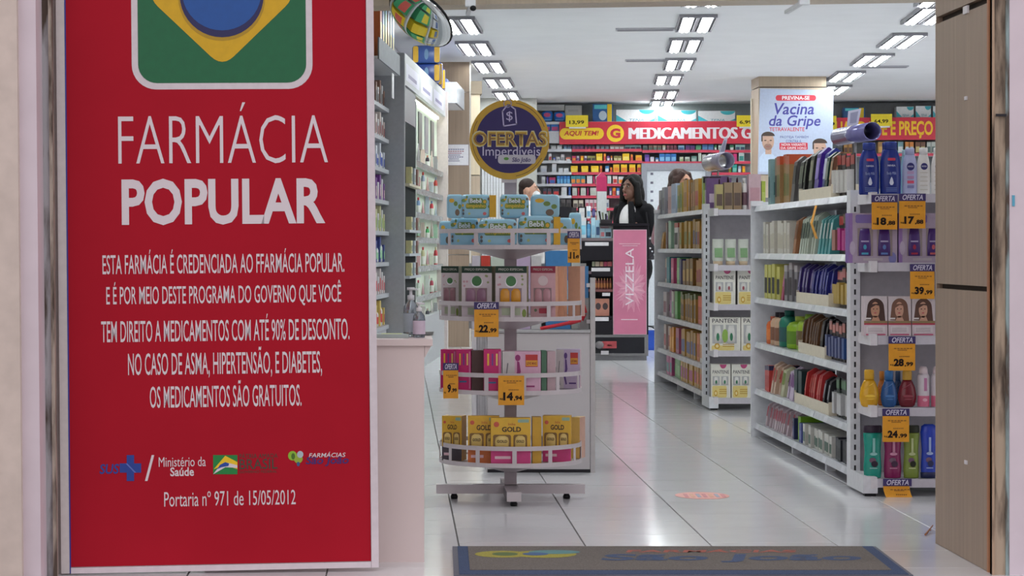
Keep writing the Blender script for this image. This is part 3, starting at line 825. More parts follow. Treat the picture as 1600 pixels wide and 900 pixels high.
# it faces down and to the left wall, so it shows as a narrow oval
cm.rotation_euler = Vector((-.545, -.47, -.69)).to_track_quat('-Y', 'Z').to_euler()
lab(cm, 'oval convex mirror with black rim hanging at the ceiling on the left', 'mirror')
k = Ym / F; RM = 57 * k
prof = [(RM * math.sin(t * .1309), .05 * math.cos(t * .1309)) for t in range(12, -1, -1)]
def mirror_disc():
    mb = MB(); n = 32; mm = M((236, 240, 240), 0.02, 1.0, 0)
    vs = [(r_ * math.cos(2 * math.pi * i / n), -d_, r_ * math.sin(2 * math.pi * i / n)) for r_, d_ in prof for i in range(n)]
    fs = [(a * n + i, a * n + (i + 1) % n, (a + 1) * n + (i + 1) % n, (a + 1) * n + i) for a in range(len(prof) - 1) for i in range(n)]
    return mb.add(vs, fs, mm, True)
ob('mirror_face', mirror_disc(), cm)
rim = MB()
for i in range(32):
    t0, t1 = 2 * math.pi * i / 32, 2 * math.pi * (i + 1) / 32
    rim.tube((RM * 1.01 * math.cos(t0), 0.004, RM * 1.01 * math.sin(t0)), (RM * 1.01 * math.cos(t1), 0.004, RM * 1.01 * math.sin(t1)), .006, BLACK, n=6)
ob('rim', rim, cm)
ob('back_shell', MB().prism([(RM * .98 * math.cos(i * .2094), RM * .98 * math.sin(i * .2094)) for i in range(30)], .004, .02, DARK), cm)
qm = Vector((-.545, -.47, -.69)).to_track_quat('-Y', 'Z').inverted()
e_ = qm @ Vector((.05, .12, .42))
ob('hanging_arm', MB().tube((0, .02, .0), tuple(e_), .008, GREY, n=8), cm)

# ---------------------------------------------------------------- kinds of packaged goods, front towards -y
_pm = {}
def good(kind, w, d, h, col, acc, cap=None, name=None):
    """one article: a root mesh and its parts, sharing mesh data between alike ones"""
    key = (kind, round(w, 3), round(d, 3), round(h, 3), col, acc, cap)
    if key not in _pm:
        cm_, am, km = M(col, 0.38), M(acc, 0.4), M(cap or acc, 0.35)
        parts = []
        if kind == 'carton':
            root = ('carton', MB().box(-w / 2, w / 2, 0, d, .0006, h, cm_))
            lb = MB().rect(-w * .4, w * .4, h * .16, h * .62, -.0007, am)
            lb.add([(w / 2 + .0007, d * .12, h * .22), (w / 2 + .0007, d * .7, h * .22), (w / 2 + .0007, d * .7, h * .5), (w / 2 + .0007, d * .12, h * .5)], [(0, 1, 2, 3)], am)
            parts.append(('label', lb))
            if cap:
                b = MB().rect(-w / 2, w / 2, h * .82, h, -.0007, km)
                b.add([(w / 2 + .0007, 0, h * .82), (w / 2 + .0007, d, h * .82), (w / 2 + .0007, d, h), (w / 2 + .0007, 0, h)], [(0, 1, 2, 3)], km)
                parts.append(('band', b))
        elif kind == 'blister':
            root = ('blister_card', MB().box(-w / 2, w / 2, d * .4, d * .4 + .004, .0006, h, cm_))
            parts.append(('blister', MB().box(-w * .36, w * .36, 0, d * .4, h * .1, h * .62, am)))
            parts.append(('header', MB().box(-w * .46, w * .46, d * .4 - .002, d * .4, h * .74, h * .96, km)))
        elif kind == 'bottle':
            n = 12; r = w / 2; s = d / w
            root = ('bottle', MB().lathe([(r * .9, .0006), (r, .006), (r, h * .68), (r * .82, h * .8), (r * .45, h * .85)], cm_, n, 0, d / 2, 1, s))
            parts.append(('cap', MB().lathe([(r * .48, h * .845), (r * .48, h), (r * .3, h)], km, n, 0, d / 2, 1, s)))
            parts.append(('label', MB().lathe([(r * 1.015, h * .15), (r * 1.015, h * .55)], am, n, 0, d / 2, 1, s, cap=False)))
        elif kind == 'tube':       # squeeze tube on its cap
            r = w / 2
            b = MB(); n = 12; vs = []
            for z, sx, sy in ((h * .16, .42, .42), (h * .24, .5, .42), (h, .5, .06)):
                vs += [(w * sx * math.cos(2 * math.pi * i / n), d / 2 + d * sy * math.sin(2 * math.pi * i / n), z) for i in range(n)]
            b.add(vs, [(a * n + i, a * n + (i + 1) % n, (a + 1) * n + (i + 1) % n, (a + 1) * n + i) for a in range(2) for i in range(n)] + [tuple(range(2 * n, 3 * n))], cm_, True)
            root = ('tube', b)
            parts.append(('cap', MB().lathe([(r * .8, .0006), (r * .84, h * .16)], km, n, 0, d / 2, 1, d / w)))
            parts.append(('label', MB().add([(-w * .34, d * .06, h * .3), (w * .34, d * .06, h * .3), (w * .34, d * .22, h * .66), (-w * .34, d * .22, h * .66)], [(0, 1, 2, 3)], am)))
        elif kind == 'pouch':       # flat sachet, a little slanted back, its top seam thin
            b = MB(); ww = w * .5
            b.add([(-ww, 0, .0006), (ww, 0, .0006), (ww, d * .6, .0006), (-ww, d * .6, .0006), (-ww + h * .13, d * .14, h * .88), (ww + h * .13, d * .14, h * .88), (ww + h * .13, d * .7, h * .88), (-ww + h * .13, d * .7, h * .88), (-ww * .8 + h * .15, d * .40, h), (ww * .8 + h * .15, d * .40, h), (ww * .8 + h * .15, d * .46, h), (-ww * .8 + h * .15, d * .46, h)],
                  [(0, 1, 5, 4), (1, 2, 6, 5), (2, 3, 7, 6), (3, 0, 4, 7), (4, 5, 9, 8), (5, 6, 10, 9), (6, 7, 11, 10), (7, 4, 8, 11), (8, 9, 10, 11), (3, 2, 1, 0)], cm_)
            root = ('pouch', b)
            parts.append(('label', MB().add([(-w * .4 + h * .06, d * .058 - .002, h * .4), (w * .4 + h * .06, d * .058 - .002, h * .4), (w * .4 + h * .118, d * .127 - .002, h * .8), (-w * .4 + h * .118, d * .127 - .002, h * .8)], [(0, 1, 2, 3)], am).add([(w * .5 + h * .074 + .001, d * .18, h * .5), (w * .5 + h * .074 + .001, d * .5, h * .5), (w * .5 + h * .1 + .001, d * .55, h * .68), (w * .5 + h * .1 + .001, d * .24, h * .68)], [(0, 1, 2, 3)], am)))
        _pm[key] = (root[0], root[1].mesh(root[0]), [(n_, m_.mesh(n_)) for n_, m_ in parts])
    return _pm[key]
def put(kind, w, d, h, col, acc, cap, loc, rz, name):
    rn, rm, parts = good(kind, w, d, h, col, acc, cap)
    o = ob(name, rm, None, loc, rz)
    for n_, m_ in parts: ob(n_, m_, o)
    return o
KNAME = {'carton': ('box', 'box'), 'blister': ('blister_pack', 'blister pack'), 'bottle': ('bottle', 'bottle'), 'tube': ('squeeze_tube', 'tube'), 'pouch': ('sachet', 'sachet')}
NAMES = [('white', (225, 225, 228)), ('grey', (150, 150, 155)), ('dark grey', (84, 84, 88)), ('black', (34, 34, 38)), ('brown', (120, 84, 56)), ('olive', (128, 120, 66)), ('tan', (190, 160, 120)),
         ('cream', (224, 214, 190)), ('gold', (206, 166, 66)), ('yellow', (246, 206, 30)), ('orange', (236, 130, 50)), ('red', (204, 56, 52)), ('salmon', (222, 110, 96)), ('pink', (226, 160, 176)),
         ('magenta', (200, 40, 120)), ('purple', (92, 56, 132)), ('lilac', (176, 160, 206)), ('navy', (40, 44, 90)), ('blue', (46, 92, 176)), ('pale blue', (160, 200, 226)), ('teal', (30, 140, 140)),
         ('green', (70, 150, 84)), ('lime', (160, 204, 50)), ('pale green', (180, 212, 180)), ('dark green', (30, 70, 64)), ('wine', (118, 36, 54))]
def cname(c):
    return min(NAMES, key=lambda t: sum((a - b) ** 2 for a, b in zip(t[1], c)))[0]

# ---------------------------------------------------------------- shelf islands along the aisle
SLOT = M((52, 50, 54), 0.6)
_slot = MB().box(-.004, .004, -.001, .0005, -.011, .011, SLOT).mesh('slot')
def island(label, Xf, Yn, Yf, Zs, ztop, ef, eZs, xr, xe):
    """Xf aisle face, Yn..Yf side shelves, Zs their tops; ef front of the end shelves, eZs their tops"""
    o = em('shelf_island', (Xf, Yn, 0)); dY = Yf - Yn
    lab(o, label, 'shelf unit', 'white shelf islands')
    ob('back_panel', MB().box(.42, .45, 0.02, dY - .02, .03, ztop + .05, M((168, 168, 176), 0.5)), o)
    ob('end_panel', MB().box(.012, xr - Xf, -.01, .01, .05, ztop - .02, M((176, 172, 178), 0.5)), o)
    ob('far_end_panel', MB().box(-.028, .42, dY, dY + .03, 0.0, ztop + .01, SHELFW), o)
    ob('far_cap', MB().box(-.034, .03, dY - .03, dY, ztop - .012, ztop + .015, WHITE), o)
    for i, z in enumerate(Zs):
        s = ob('side_shelf', MB().box(.004, .42, .002, dY - .002, z - .022, z, SHELFW), o)
        n = 3
        for k in range(n):
            y0_, y1_ = dY * k / n, dY * (k + 1) / n
            ob('price_rail', MB().add([(-.004, y0_ + .004, z + .002), (-.004, y1_ - .004, z + .002), (-.014, y1_ - .004, z - .028), (-.014, y0_ + .004, z - .028), (.004, y0_ + .004, z + .002), (.004, y1_ - .004, z + .002), (.004, y1_ - .004, z - .028), (.004, y0_ + .004, z - .028)],
                                      [(0, 3, 2, 1)[::-1], (4, 5, 6, 7)[::-1], (0, 1, 5, 4), (3, 7, 6, 2), (0, 4, 7, 3), (1, 2, 6, 5)], RAIL), s)
        rnd = random.Random(int(z * 1000) + int(Yn * 10))
        for k in range(7):
            y_ = dY * (k + .2 + .5 * rnd.random()) / 7
            ob('rail_glint', MB().add([(-.0055, y_, z - .002), (-.0055, y_ + .08, z - .002), (-.0135, y_ + .08, z - .026), (-.0135, y_, z - .026)], [(3, 2, 1, 0)], M((226, 228, 236), 0.15)), s, (-.0012, 0, 0))  # pale strips painting the glints on the crumpled plastic rail
    for k in (.28, .62): ob('foot', MB().box(.02, .06, dY * k - .02, dY * k + .02, .0, Zs[-1] - .022, SHELFW), o)
    post = ob('corner_post', MB().box(-.028, .012, -.08, 0.0, 0.012, ztop + .005, SHELFW), o)
    nsl = int((ztop - .1) / .043)
    for i in range(nsl): ob('slot', _slot, post, (-.009, -.0802, .09 + i * .043))
    e0 = ef - Yn
    ob('end_foot', MB().prism([(-.028, .012), (.030, .012), (.030, .07), (-.028, .085)], e0, -.08, SHELFW), o)
    ob('end_foot_pad', MB().box(-.02, .025, e0 + .01, e0 + .05, 0, .012, BLACK), o)
    for z in eZs:
        s = ob('end_shelf', MB().box(.014, xe - Xf, e0 + .006, -.01, z - .02, z, SHELFW), o)
        ob('price_rail', MB().box(.03, xe - Xf, e0, e0 + .006, z - .032, z + .003, M((200, 196, 204), 0.3)), s)
        ob('shelf_bracket', MB().box(.002, .028, e0 - .002, -.08, z - .036, z + .010, WHITE), s)
    return o
XA, YNA, YFA, EFA = 1.905, 9.8, 12.45, 9.45
XB, YNB, YFB, EFB = 1.952, 14.85, 17.58, 14.5
ZA = [1.226, .975, .742, .505, .258, .075]
ZB = [1.252, 1.0, .752, .505, .26, .085]
EA = [PZm(y, EFA) for y in (304, 411.5, 526, 638, 749.5)]
EB = [PZm(y, EFB) for y in (328, 415, 476.5, 549, 623)]
island('long white shelf island nearest the entrance on the aisle\'s right side', XA, YNA, YFA, ZA, 1.24, EFA, EA, 2.62, 2.62)
island('second white shelf island further down the aisle behind the nearest one', XB, YNB, YFB, ZB, 1.28, EFB, EB, 2.7, 2.7)

def side_row(Xf, z, segs, where, group, zmax=None):
    """segs: (px_far, px_near, n, kind, col, acc, cap, h, out) along the aisle face"""
    for (p0, p1, n, kind, col, acc, cap, h, *rest) in segs:
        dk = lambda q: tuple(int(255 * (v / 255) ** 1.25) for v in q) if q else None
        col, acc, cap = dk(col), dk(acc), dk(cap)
        out = rest[0] if rest else .012
        if kind == 'pouch' and n > 1: n = round(n * 1.5)
        ya, yb = F * (Xf + out) / (p0 - CX), F * (Xf + out) / (p1 - CX)
        step = (ya - yb) / n
        rnd = random.Random(p0 * 7 + int(z * 100))
        for i in range(n):
            y = ya - step * (i + .5)
            w = step * (.80 if kind == 'carton' else .62 if kind == 'pouch' else .84)
            d = .16 if kind == 'carton' else .12 if kind == 'pouch' else min(.16, max(.05, w * .9))
            hh = h * (1 + rnd.choice((-.07, -.03, 0, .02)))
            o = put(kind, round(w, 3), round(d, 3), round(hh, 3), col, acc, cap, (Xf + out + rnd.choice((0, 0, .006, .014)), y, z + .001), -math.pi / 2, KNAME[kind][0])
            reg(o, f'{cname(col)} {KNAME[kind][1]}', where, KNAME[kind][1].split()[-1], group, 'from far end', -y)

rows_a = [
 [(1196, 1204, 2, 'carton', (140, 168, 170), (40, 110, 116), None, .235), (1206, 1212, 1, 'carton', (150, 128, 106), (52, 46, 42), None, .235), (1213, 1232, 3, 'carton', (164, 132, 92), (120, 118, 52), (196, 96, 60), .24), (1233, 1241, 1, 'pouch', (96, 92, 92), (70, 66, 68), None, .24),
  (1242, 1256, 2, 'pouch', (42, 40, 42), (92, 100, 80), None, .23), (1257, 1266, 1, 'pouch', (66, 70, 60), (140, 140, 120), None, .235), (1266, 1276, 1, 'pouch', (82, 46, 150), (150, 130, 200), None, .235), (1276, 1284, 1, 'pouch', (52, 66, 150), (200, 204, 220), None, .225), (1284, 1291, 1, 'pouch', (40, 74, 70), (130, 140, 130), None, .225), (1291, 1297, 1, 'pouch', (126, 88, 66), (180, 150, 120), None, .22),
  (1298, 1325, 4, 'blister', (52, 48, 50), (206, 204, 200), (170, 60, 56), .19)],
 [(1192, 1234, 9, 'carton', (222, 218, 208), (206, 200, 184), None, .165), (1237, 1243, 1, 'pouch', (176, 128, 92), (150, 100, 70), None, .18), (1244, 1273, 5, 'pouch', (196, 204, 190), (60, 84, 70), None, .19), (1274, 1295, 3, 'pouch', (96, 176, 178), (196, 214, 212), None, .19), (1296, 1304, 1, 'blister', (60, 52, 52), (180, 130, 120), (190, 60, 60), .18), (1305, 1325, 3, 'blister', (56, 50, 44), (196, 56, 150), (120, 110, 84), .18)],
 [(1194, 1217, 4, 'carton', (210, 206, 120), (48, 44, 40), None, .18), (1219, 1224, 1, 'pouch', (176, 44, 100), (206, 120, 160), None, .18), (1225, 1242, 3, 'carton', (150, 146, 150), (70, 60, 64), (196, 190, 190), .19), (1243, 1262, 3, 'pouch', (80, 60, 138), (150, 140, 180), None, .185), (1263, 1293, 5, 'pouch', (56, 60, 150), (120, 120, 186), None, .185), (1294, 1325, 5, 'blister', (66, 56, 56), (196, 170, 90), (206, 130, 130), .175)],
 [(1195, 1200, 1, 'bottle', (226, 126, 66), (230, 150, 90), (200, 100, 60), .14), (1201, 1213, 2, 'bottle', (216, 186, 160), (150, 110, 90), (60, 50, 60), .165), (1214, 1221, 1, 'bottle', (34, 140, 120), (60, 110, 110), (30, 120, 110), .19), (1222, 1233, 1, 'bottle', (160, 198, 46), (120, 160, 50), (190, 206, 90), .165), (1234, 1246, 1, 'bottle', (168, 196, 60), (130, 110, 70), (150, 190, 50), .19), (1247, 1275, 5, 'pouch', (134, 98, 68), (110, 80, 60), None, .185), (1276, 1287, 2, 'pouch', (52, 48, 50), (96, 92, 92), None, .185), (1288, 1313, 5, 'blister', (72, 60, 56), (96, 106, 150), (206, 140, 130), .175), (1314, 1325, 2, 'blister', (48, 52, 42), (60, 100, 160), (84, 84, 60), .17)],
 [(1193, 1202, 2, 'carton', (206, 84, 78), (190, 66, 62), (60, 56, 100), .14), (1203, 1215, 2, 'pouch', (216, 190, 170), (200, 70, 60), None, .16), (1216, 1223, 1, 'pouch', (210, 210, 180), (140, 160, 70), None, .16), (1224, 1239, 3, 'pouch', (216, 200, 220), (130, 50, 140), None, .16), (1240, 1253, 2, 'carton', (40, 70, 72), (60, 90, 90), None, .17), (1254, 1279, 6, 'pouch', (204, 70, 72), (220, 120, 110), None, .18), (1280, 1293, 2, 'pouch', (66, 64, 70), (150, 150, 156), None, .175), (1294, 1325, 6, 'blister', (52, 62, 54), (206, 206, 206), (80, 130, 80), .17)],
 [(1195, 1237, 9, 'pouch', (206, 190, 196), (190, 44, 84), None, .135), (1238, 1241, 1, 'carton', (44, 50, 104), (90, 96, 140), None, .11), (1242, 1247, 1, 'carton', (150, 200, 50), (180, 210, 90), None, .12), (1248, 1253, 1, 'carton', (60, 76, 160), (120, 130, 190), None, .10), (1254, 1300, 10, 'carton', (214, 212, 206), (70, 110, 90), None, .095), (1303, 1325, 4, 'carton', (66, 70, 76), (40, 44, 48), None, .10)],
]
SHN = ['top', 'second', 'third', 'fourth', 'fifth', 'lowest']
for i, r_ in enumerate(rows_a): side_row(XA, ZA[i], r_, f'on {SHN[i]} side shelf of nearest island', f'goods on the {SHN[i]} side shelf of the nearest island')
rows_b = [
 [(1029, 1039, 2, 'carton', (140, 142, 150), (92, 92, 104), None, .20), (1040, 1047, 1, 'carton', (214, 176, 176), (196, 150, 150), None, .22), (1048, 1057, 1, 'carton', (176, 190, 214), (150, 168, 200), None, .22), (1058, 1066, 2, 'carton', (176, 164, 84), (120, 150, 70), None, .21), (1067, 1074, 1, 'carton', (206, 160, 70), (180, 130, 50), None, .215), (1075, 1084, 3, 'carton', (168, 130, 70), (206, 150, 110), None, .21), (1085, 1092, 1, 'carton', (212, 166, 60), (200, 80, 60), None, .21), (1093, 1104, 3, 'carton', (130, 100, 146), (206, 190, 206), None, .215)],
 [(1031, 1036, 1, 'pouch', (206, 160, 90), (226, 190, 120), None, .15), (1037, 1040, 1, 'carton', (160, 130, 130), (130, 100, 110), None, .2), (1041, 1049, 2, 'carton', (176, 206, 184), (206, 220, 206), None, .2), (1053, 1060, 1, 'carton', (226, 220, 220), (60, 50, 60), (190, 60, 60), .18), (1061, 1078, 4, 'carton', (196, 160, 78), (150, 150, 70), None, .19), (1079, 1087, 2, 'carton', (186, 150, 90), (90, 70, 120), None, .195), (1088, 1096, 2, 'carton', (206, 160, 70), (180, 60, 60), None, .195), (1097, 1104, 2, 'carton', (140, 90, 110), (180, 100, 60), None, .2)],
 [(1036, 1040, 1, 'carton', (206, 190, 180), (160, 110, 130), None, .19), (1041, 1047, 1, 'carton', (40, 140, 150), (80, 160, 170), None, .195), (1048, 1053, 1, 'carton', (206, 90, 140), (226, 150, 180), None, .195), (1054, 1060, 1, 'carton', (140, 200, 140), (180, 220, 170), None, .19), (1061, 1065, 1, 'carton', (66, 56, 120), (100, 90, 150), None, .19), (1066, 1083, 3, 'carton', (150, 110, 52), (206, 170, 90), None, .18), (1084, 1095, 2, 'carton', (196, 140, 60), (180, 50, 50), None, .185), (1096, 1104, 2, 'carton', (216, 210, 200), (160, 190, 110), None, .18)],
 [(1036, 1042, 1, 'carton', (200, 190, 190), (150, 90, 110), None, .19), (1043, 1048, 1, 'carton', (150, 90, 140), (190, 140, 180), None, .195), (1049, 1053, 1, 'carton', (216, 206, 200), (150, 190, 150), None, .19), (1054, 1059, 1, 'carton', (120, 180, 110), (160, 206, 150), None, .195), (1060, 1086, 7, 'carton', (190, 150, 76), (130, 96, 60), (120, 130, 80), .19), (1087, 1097, 2, 'carton', (226, 110, 56), (200, 70, 40), None, .18), (1098, 1104, 2, 'carton', (206, 200, 130), (160, 190, 90), None, .185)],
 [(1037, 1045, 2, 'carton', (206, 190, 186), (180, 60, 70), None, .18), (1046, 1053, 2, 'carton', (226, 160, 60), (240, 190, 90), None, .18), (1054, 1060, 1, 'carton', (196, 110, 140), (150, 90, 130), None, .18), (1061, 1086, 6, 'carton', (200, 160, 80), (70, 90, 150), None, .185), (1087, 1092, 1, 'carton', (226, 140, 60), (206, 90, 40), None, .19), (1093, 1099, 1, 'carton', (226, 220, 214), (226, 170, 110), None, .19), (1100, 1104, 1, 'carton', (60, 76, 150), (140, 150, 190), None, .19)],
 [(1038, 1050, 3, 'carton', (206, 110, 160), (90, 160, 160), None, .15), (1051, 1062, 2, 'carton', (120, 180, 100), (160, 206, 140), None, .16), (1063, 1087, 6, 'carton', (212, 170, 80), (190, 60, 130), None, .165), (1088, 1097, 2, 'carton', (206, 160, 60), (226, 120, 60), None, .165), (1098, 1104, 1, 'carton', (60, 140, 150), (206, 206, 190), None, .16)],
]
for i, r_ in enumerate(rows_b): side_row(XB, ZB[i], r_, f'on {SHN[i]} side shelf of second island', f'goods on the {SHN[i]} side shelf of the second island')
# open display trays that hold sachets on the nearest island (rows 1, 3, 4, 5)
for zi, p0, p1, nm in ((0, 1247, 1297, 'top'), (2, 1243, 1293, 'third'), (3, 1246, 1287, 'fourth'), (4, 1240, 1293, 'fifth')):
    ya, yb = F * XA / (p0 - CX), F * XA / (p1 - CX)
    z = ZA[zi]; tr_ = em('display_tray', (XA, (ya + yb) / 2, z + .0005)); L_ = (ya - yb) / 2
    tm = M((222, 212, 190), 0.5)
    ob('front_wall', MB().box(.004, .008, -L_, L_, 0, .052, tm), tr_)
    for sg_ in (-1, 1): ob('end_wall', MB().box(.004, .2, sg_ * L_ - .002, sg_ * L_ + .002, 0, .06, tm), tr_)
    lab(tr_, f'cream cardboard tray around sachets on {nm} side shelf of nearest island', 'tray', 'cream display trays')
# hanging orange strip on the second shelf
hs = em('shelf_strip', (XA - .02, F * XA / (1282 - CX), ZA[0] - .03))
ob('strip', MB().add([(0, -.03, 0), (0, .03, 0), (-.02, .035, -.08), (-.02, -.025, -.08), (0, .02, -.15), (0, -.05, -.15)], [(0, 3, 2, 1), (3, 5, 4, 2)], ORANGE), hs)
lab(hs, 'curled orange strip hanging off the nearest island\'s top side shelf', 'shelf strip')

# ---------------------------------------------------------------- goods on the end shelves of the nearest island
YE = EFA + .05
def on(px0, px1, pyt, zi, Y, zs=EA): 
    x, _, w, _ = span(px0, px1, 0, 1, Y); z = zs[zi] + .001
    return x, z, w, PZm(pyt, Y) - z
BL = M((22, 44, 130), 0.25)
def lotion(px0, px1, pyt, Y, bm_, capm, kind, label):
    x, z, w, h = on(px0, px1, pyt, 0, Y)
    o = em('lotion_bottle', (x, Y + w * .3, z)); r = w / 2
    ob('bottle', MB().lathe([(r * .93, 0), (r * .97, .006), (r, h * .35), (r * .96, h * .62), (r * .8, h * .76), (r * .64, h * .84), (r * .6, h * .86)], bm_, 22, sy=.55), o)
    ob('cap', MB().lathe([(r * .62, h * .855), (r * .62, h * .985), (r * .55, h)], capm, 20, sy=.6), o)
    y = -r * .56; p_ = MB()
    if kind == 'blue':
        p_.poly(rr(-r * .36, r * .36, h * .64, h * .69, .003), y, M((206, 62, 90), 0.4))
        text(o, 'NIVEA', -r * .36, r * .36, h * .53, h * .565, y - .001, M((206, 210, 226), 0.5), bold=.03)
        text(o, 'Body Milk', -r * .44, r * .44, h * .36, h * .43, y - .001, M((160, 176, 214), 0.5))
        p_.poly([(-r * .2, h * .22), (-r * .1, h * .18), (r * .1, h * .18), (r * .2, h * .22), (r * .12, h * .29), (0, h * .34), (-r * .12, h * .29)], y - .0006, M((214, 220, 236), 0.4))
        for i in range(3): p_.rect(-r * .5, r * .5, h * (.06 + .03 * i), h * (.075 + .03 * i), y, M((90, 110, 170), 0.4))
    else:
        p_.ell(0, h * .60, r * .5, r * .5, y, M((36, 36, 110), 0.4), 20)
        text(o, 'NIVEA', -r * .36, r * .36, h * .585, h * .62, y - .001, M((206, 206, 226), 0.5), bold=.02)
        if kind == 'lilac':
            for i, c_ in enumerate(((180, 150, 190), (180, 140, 180), (220, 80, 110), (130, 130, 180))): p_.rect(-r * .44, r * .44, h * (.44 - .1 * i), h * (.5 - .1 * i), y, M(c_, 0.4))
        else:
            for i in range(5): p_.rect(-r * .6, r * .5, h * (.46 - .09 * i), h * (.475 - .09 * i), y, M((196, 190, 176), 0.4))
    ob('print', p_, o)
    lab(o, label, 'lotion bottle', 'lotion bottles on the nearest island\'s end')
lotion(1376, 1394, 222.5, YE + .12, BL, BL, 'none', 'dark blue lotion bottle half hidden behind the two front ones')
lotion(1343.5, 1376, 222.5, YE, BL, M((34, 58, 142), 0.3), 'blue', 'dark blue lotion bottle at the left on the end shelf\'s top')
lotion(1376.5, 1410, 221, YE, BL, M((34, 58, 142), 0.3), 'blue', 'dark blue lotion bottle beside the lilac one on the end shelf')
lotion(1408, 1418, 234, YE + .12, M((150, 190, 206), 0.3), M((170, 200, 210), 0.3), 'white', 'pale blue lotion bottle tucked behind the lilac one')
lotion(1411, 1435, 231, YE + .01, M((176, 182, 218), 0.28), M((176, 182, 218), 0.3), 'lilac', 'lilac lotion bottle with navy disc right of the dark blue pair')
lotion(1433.5, 1455, 230.5, YE + .01, M((222, 220, 216), 0.28), M((228, 228, 226), 0.3), 'white', 'white lotion bottle with navy disc right of the lilac one')
lotion(1456, 1477, 230.5, YE + .01, M((226, 224, 222), 0.28), M((228, 228, 226), 0.3), 'white', 'white lotion bottle partly hidden by the timber pillar')
price_card(1362, 304.5, 1402, 358.5, EFA - .006, ('18', '88'), True, 'orange offer card 18,88 under the dark blue lotion bottles')
price_card(1405, 302.5, 1446, 357, EFA - .006, ('17', '88'), True, 'orange offer card 17,88 right of the 18,88 card')
def kit(px0, px1, pyt, label, tag_):
    x, z, w, h = on(px0, px1, pyt, 1, YE)
    o = em('shampoo_kit', (x, YE, z))
    ob('carton', MB().box(-w / 2, w / 2, 0, .07, 0, h, M((176, 160, 180), 0.4), side=M((120, 80, 160), 0.4)), o)
    p_ = MB(); p_.poly(rr(-w * .36, w * .1, h * .80, h * .97, .008), -.0006, M((128, 110, 176), 0.4)); p_.rect(-w / 2, -w * .42, 0.001, h, -.0005, M((150, 116, 176), 0.4))
    p_.ell(w * .4, h * .1, w * .08, h * .12, -.0005, M((130, 130, 190), 0.4), 12); p_.ell(-w * .42, h * .3, w * .06, h * .14, -.0008, M((190, 176, 196), 0.4), 12)
    p_.rect(-w * .2, w * .2, h * .05, h * .10, -.0006, M((190, 180, 186), 0.4))
    ob('print', p_, o)
    for c_, ac in ((-.17, tag_), (.23, (96, 130, 190) if tag_[0] < 100 else (196, 90, 96))):
        ob('window_recess', MB().rect(w * (c_ - .15), w * (c_ + .17), h * .14, h * .70, -.0009, M((150, 136, 134), 0.5)), o)
        bt = ob('bottle_front', MB().lathe([(w * .13, h * .145), (w * .135, h * .3), (w * .12, h * .55), (w * .10, h * .69)], M((72, 40, 116), 0.3), 12, cx=w * c_, cy=0, sy=.2), o)
        l_ = MB(); y = -w * .13 * .21 - .001
        l_.rect(w * (c_ - .07), w * (c_ + .07), h * .17, h * .21, y, M(ac, 0.4)); l_.rect(w * (c_ - .08), w * (c_ + .08), h * .42, h * .45, y, M((180, 170, 200), 0.4)); l_.ell(w * c_, h * .32, w * .035, h * .05, y, M(ac, 0.4), 10)
        ob('label', l_, bt)
    lab(o, label, 'shampoo kit', 'purple shampoo kits')
kit(1326, 1402, 333, 'mauve shampoo kit with purple bottles under the 18,88 card', (70, 160, 190))
kit(1404, 1478, 333, 'mauve shampoo kit with red marked bottles partly behind the pillar', (170, 40, 70))
price_card(1422, 412.5, 1460, 467, EFA - .006, ('39', '99'), True, 'orange offer card 39,99 hanging over the hair colour boxes')
def dye(px0, px1, hair, skin, label):
    x, z, w, h = on(px0, px1, 463, 2, YE)
    o = em('hair_colour_box', (x, YE, z))
    ob('carton', MB().box(-w / 2, w / 2, 0, .06, 0, h, M((216, 206, 208), 0.4), side=M((214, 196, 200), 0.4)), o)
    p_ = MB(); H = M(hair, 0.5); S = M(skin, 0.5)
    p_.ell(0, h * .72, w * .36, h * .23, -.0005, H, 22); p_.poly([(-w * .36, h * .72), (-w * .42, h * .4), (w * .42, h * .36), (w * .36, h * .72)], -.0006, H)
    p_.ell(-w * .02, h * .66, w * .19, h * .20, -.0009, S, 20); p_.poly([(-w * .1, h * .5), (w * .1, h * .5), (w * .2, h * .36), (-w * .2, h * .36)], -.0009, S)
    p_.poly([(-w * .2, h * .80), (w * .18, h * .82), (w * .2, h * .76), (0, h * .78), (-w * .22, h * .70)], -.0012, H)
    for s in (-1, 1): p_.ell(s * w * .075 - w * .02, h * .68, w * .03, h * .014, -.0013, M((60, 44, 40), 0.5), 8)
    p_.ell(-w * .02, h * .58, w * .06, h * .018, -.0013, M((190, 90, 96), 0.5), 8); p_.rect(-w * .03, w * .0, h * .62, h * .65, -.0012, M(tuple(int(c * .9) for c in skin), 0.5))
    p_.rect(-w / 2, w / 2, h * .32, h * .38, -.0015, M((150, 130, 90), 0.4)); p_.rect(-w / 2, w / 2, h * .28, h * .32, -.0015, M((190, 50, 80), 0.4))
    p_.rect(-w / 2, w / 2, 0.002, h * .28, -.0014, M((222, 206, 212), 0.4)); p_.rect(-w * .4, w * .4, h * .08, h * .24, -.0018, M((232, 224, 226), 0.4)); p_.rect(-w * .42, w * .42, h * .02, h * .05, -.0018, M((206, 80, 120), 0.4))
    for i in range(3): p_.rect(-w * .34, w * .3, h * (.11 + .04 * i), h * (.12 + .04 * i), -.002, M((150, 120, 130), 0.4))
    p_.rect(-w * .46, -w * .2, h * .42, h * .46, -.0016, M((226, 220, 216), 0.4))
    ob('print', p_, o)
    lab(o, label, 'hair colour box', 'hair colour boxes on the third end shelf')
dye(1350, 1386.5, (74, 48, 40), (196, 146, 116), 'hair colour box showing a dark brown haired woman on its front')
dye(1388, 1423.5, (122, 86, 68), (206, 160, 136), 'hair colour box showing a brown haired woman with hand at her chin')
dye(1425, 1461, (96, 66, 54), (206, 160, 134), 'hair colour box directly beneath the 39,99 card')
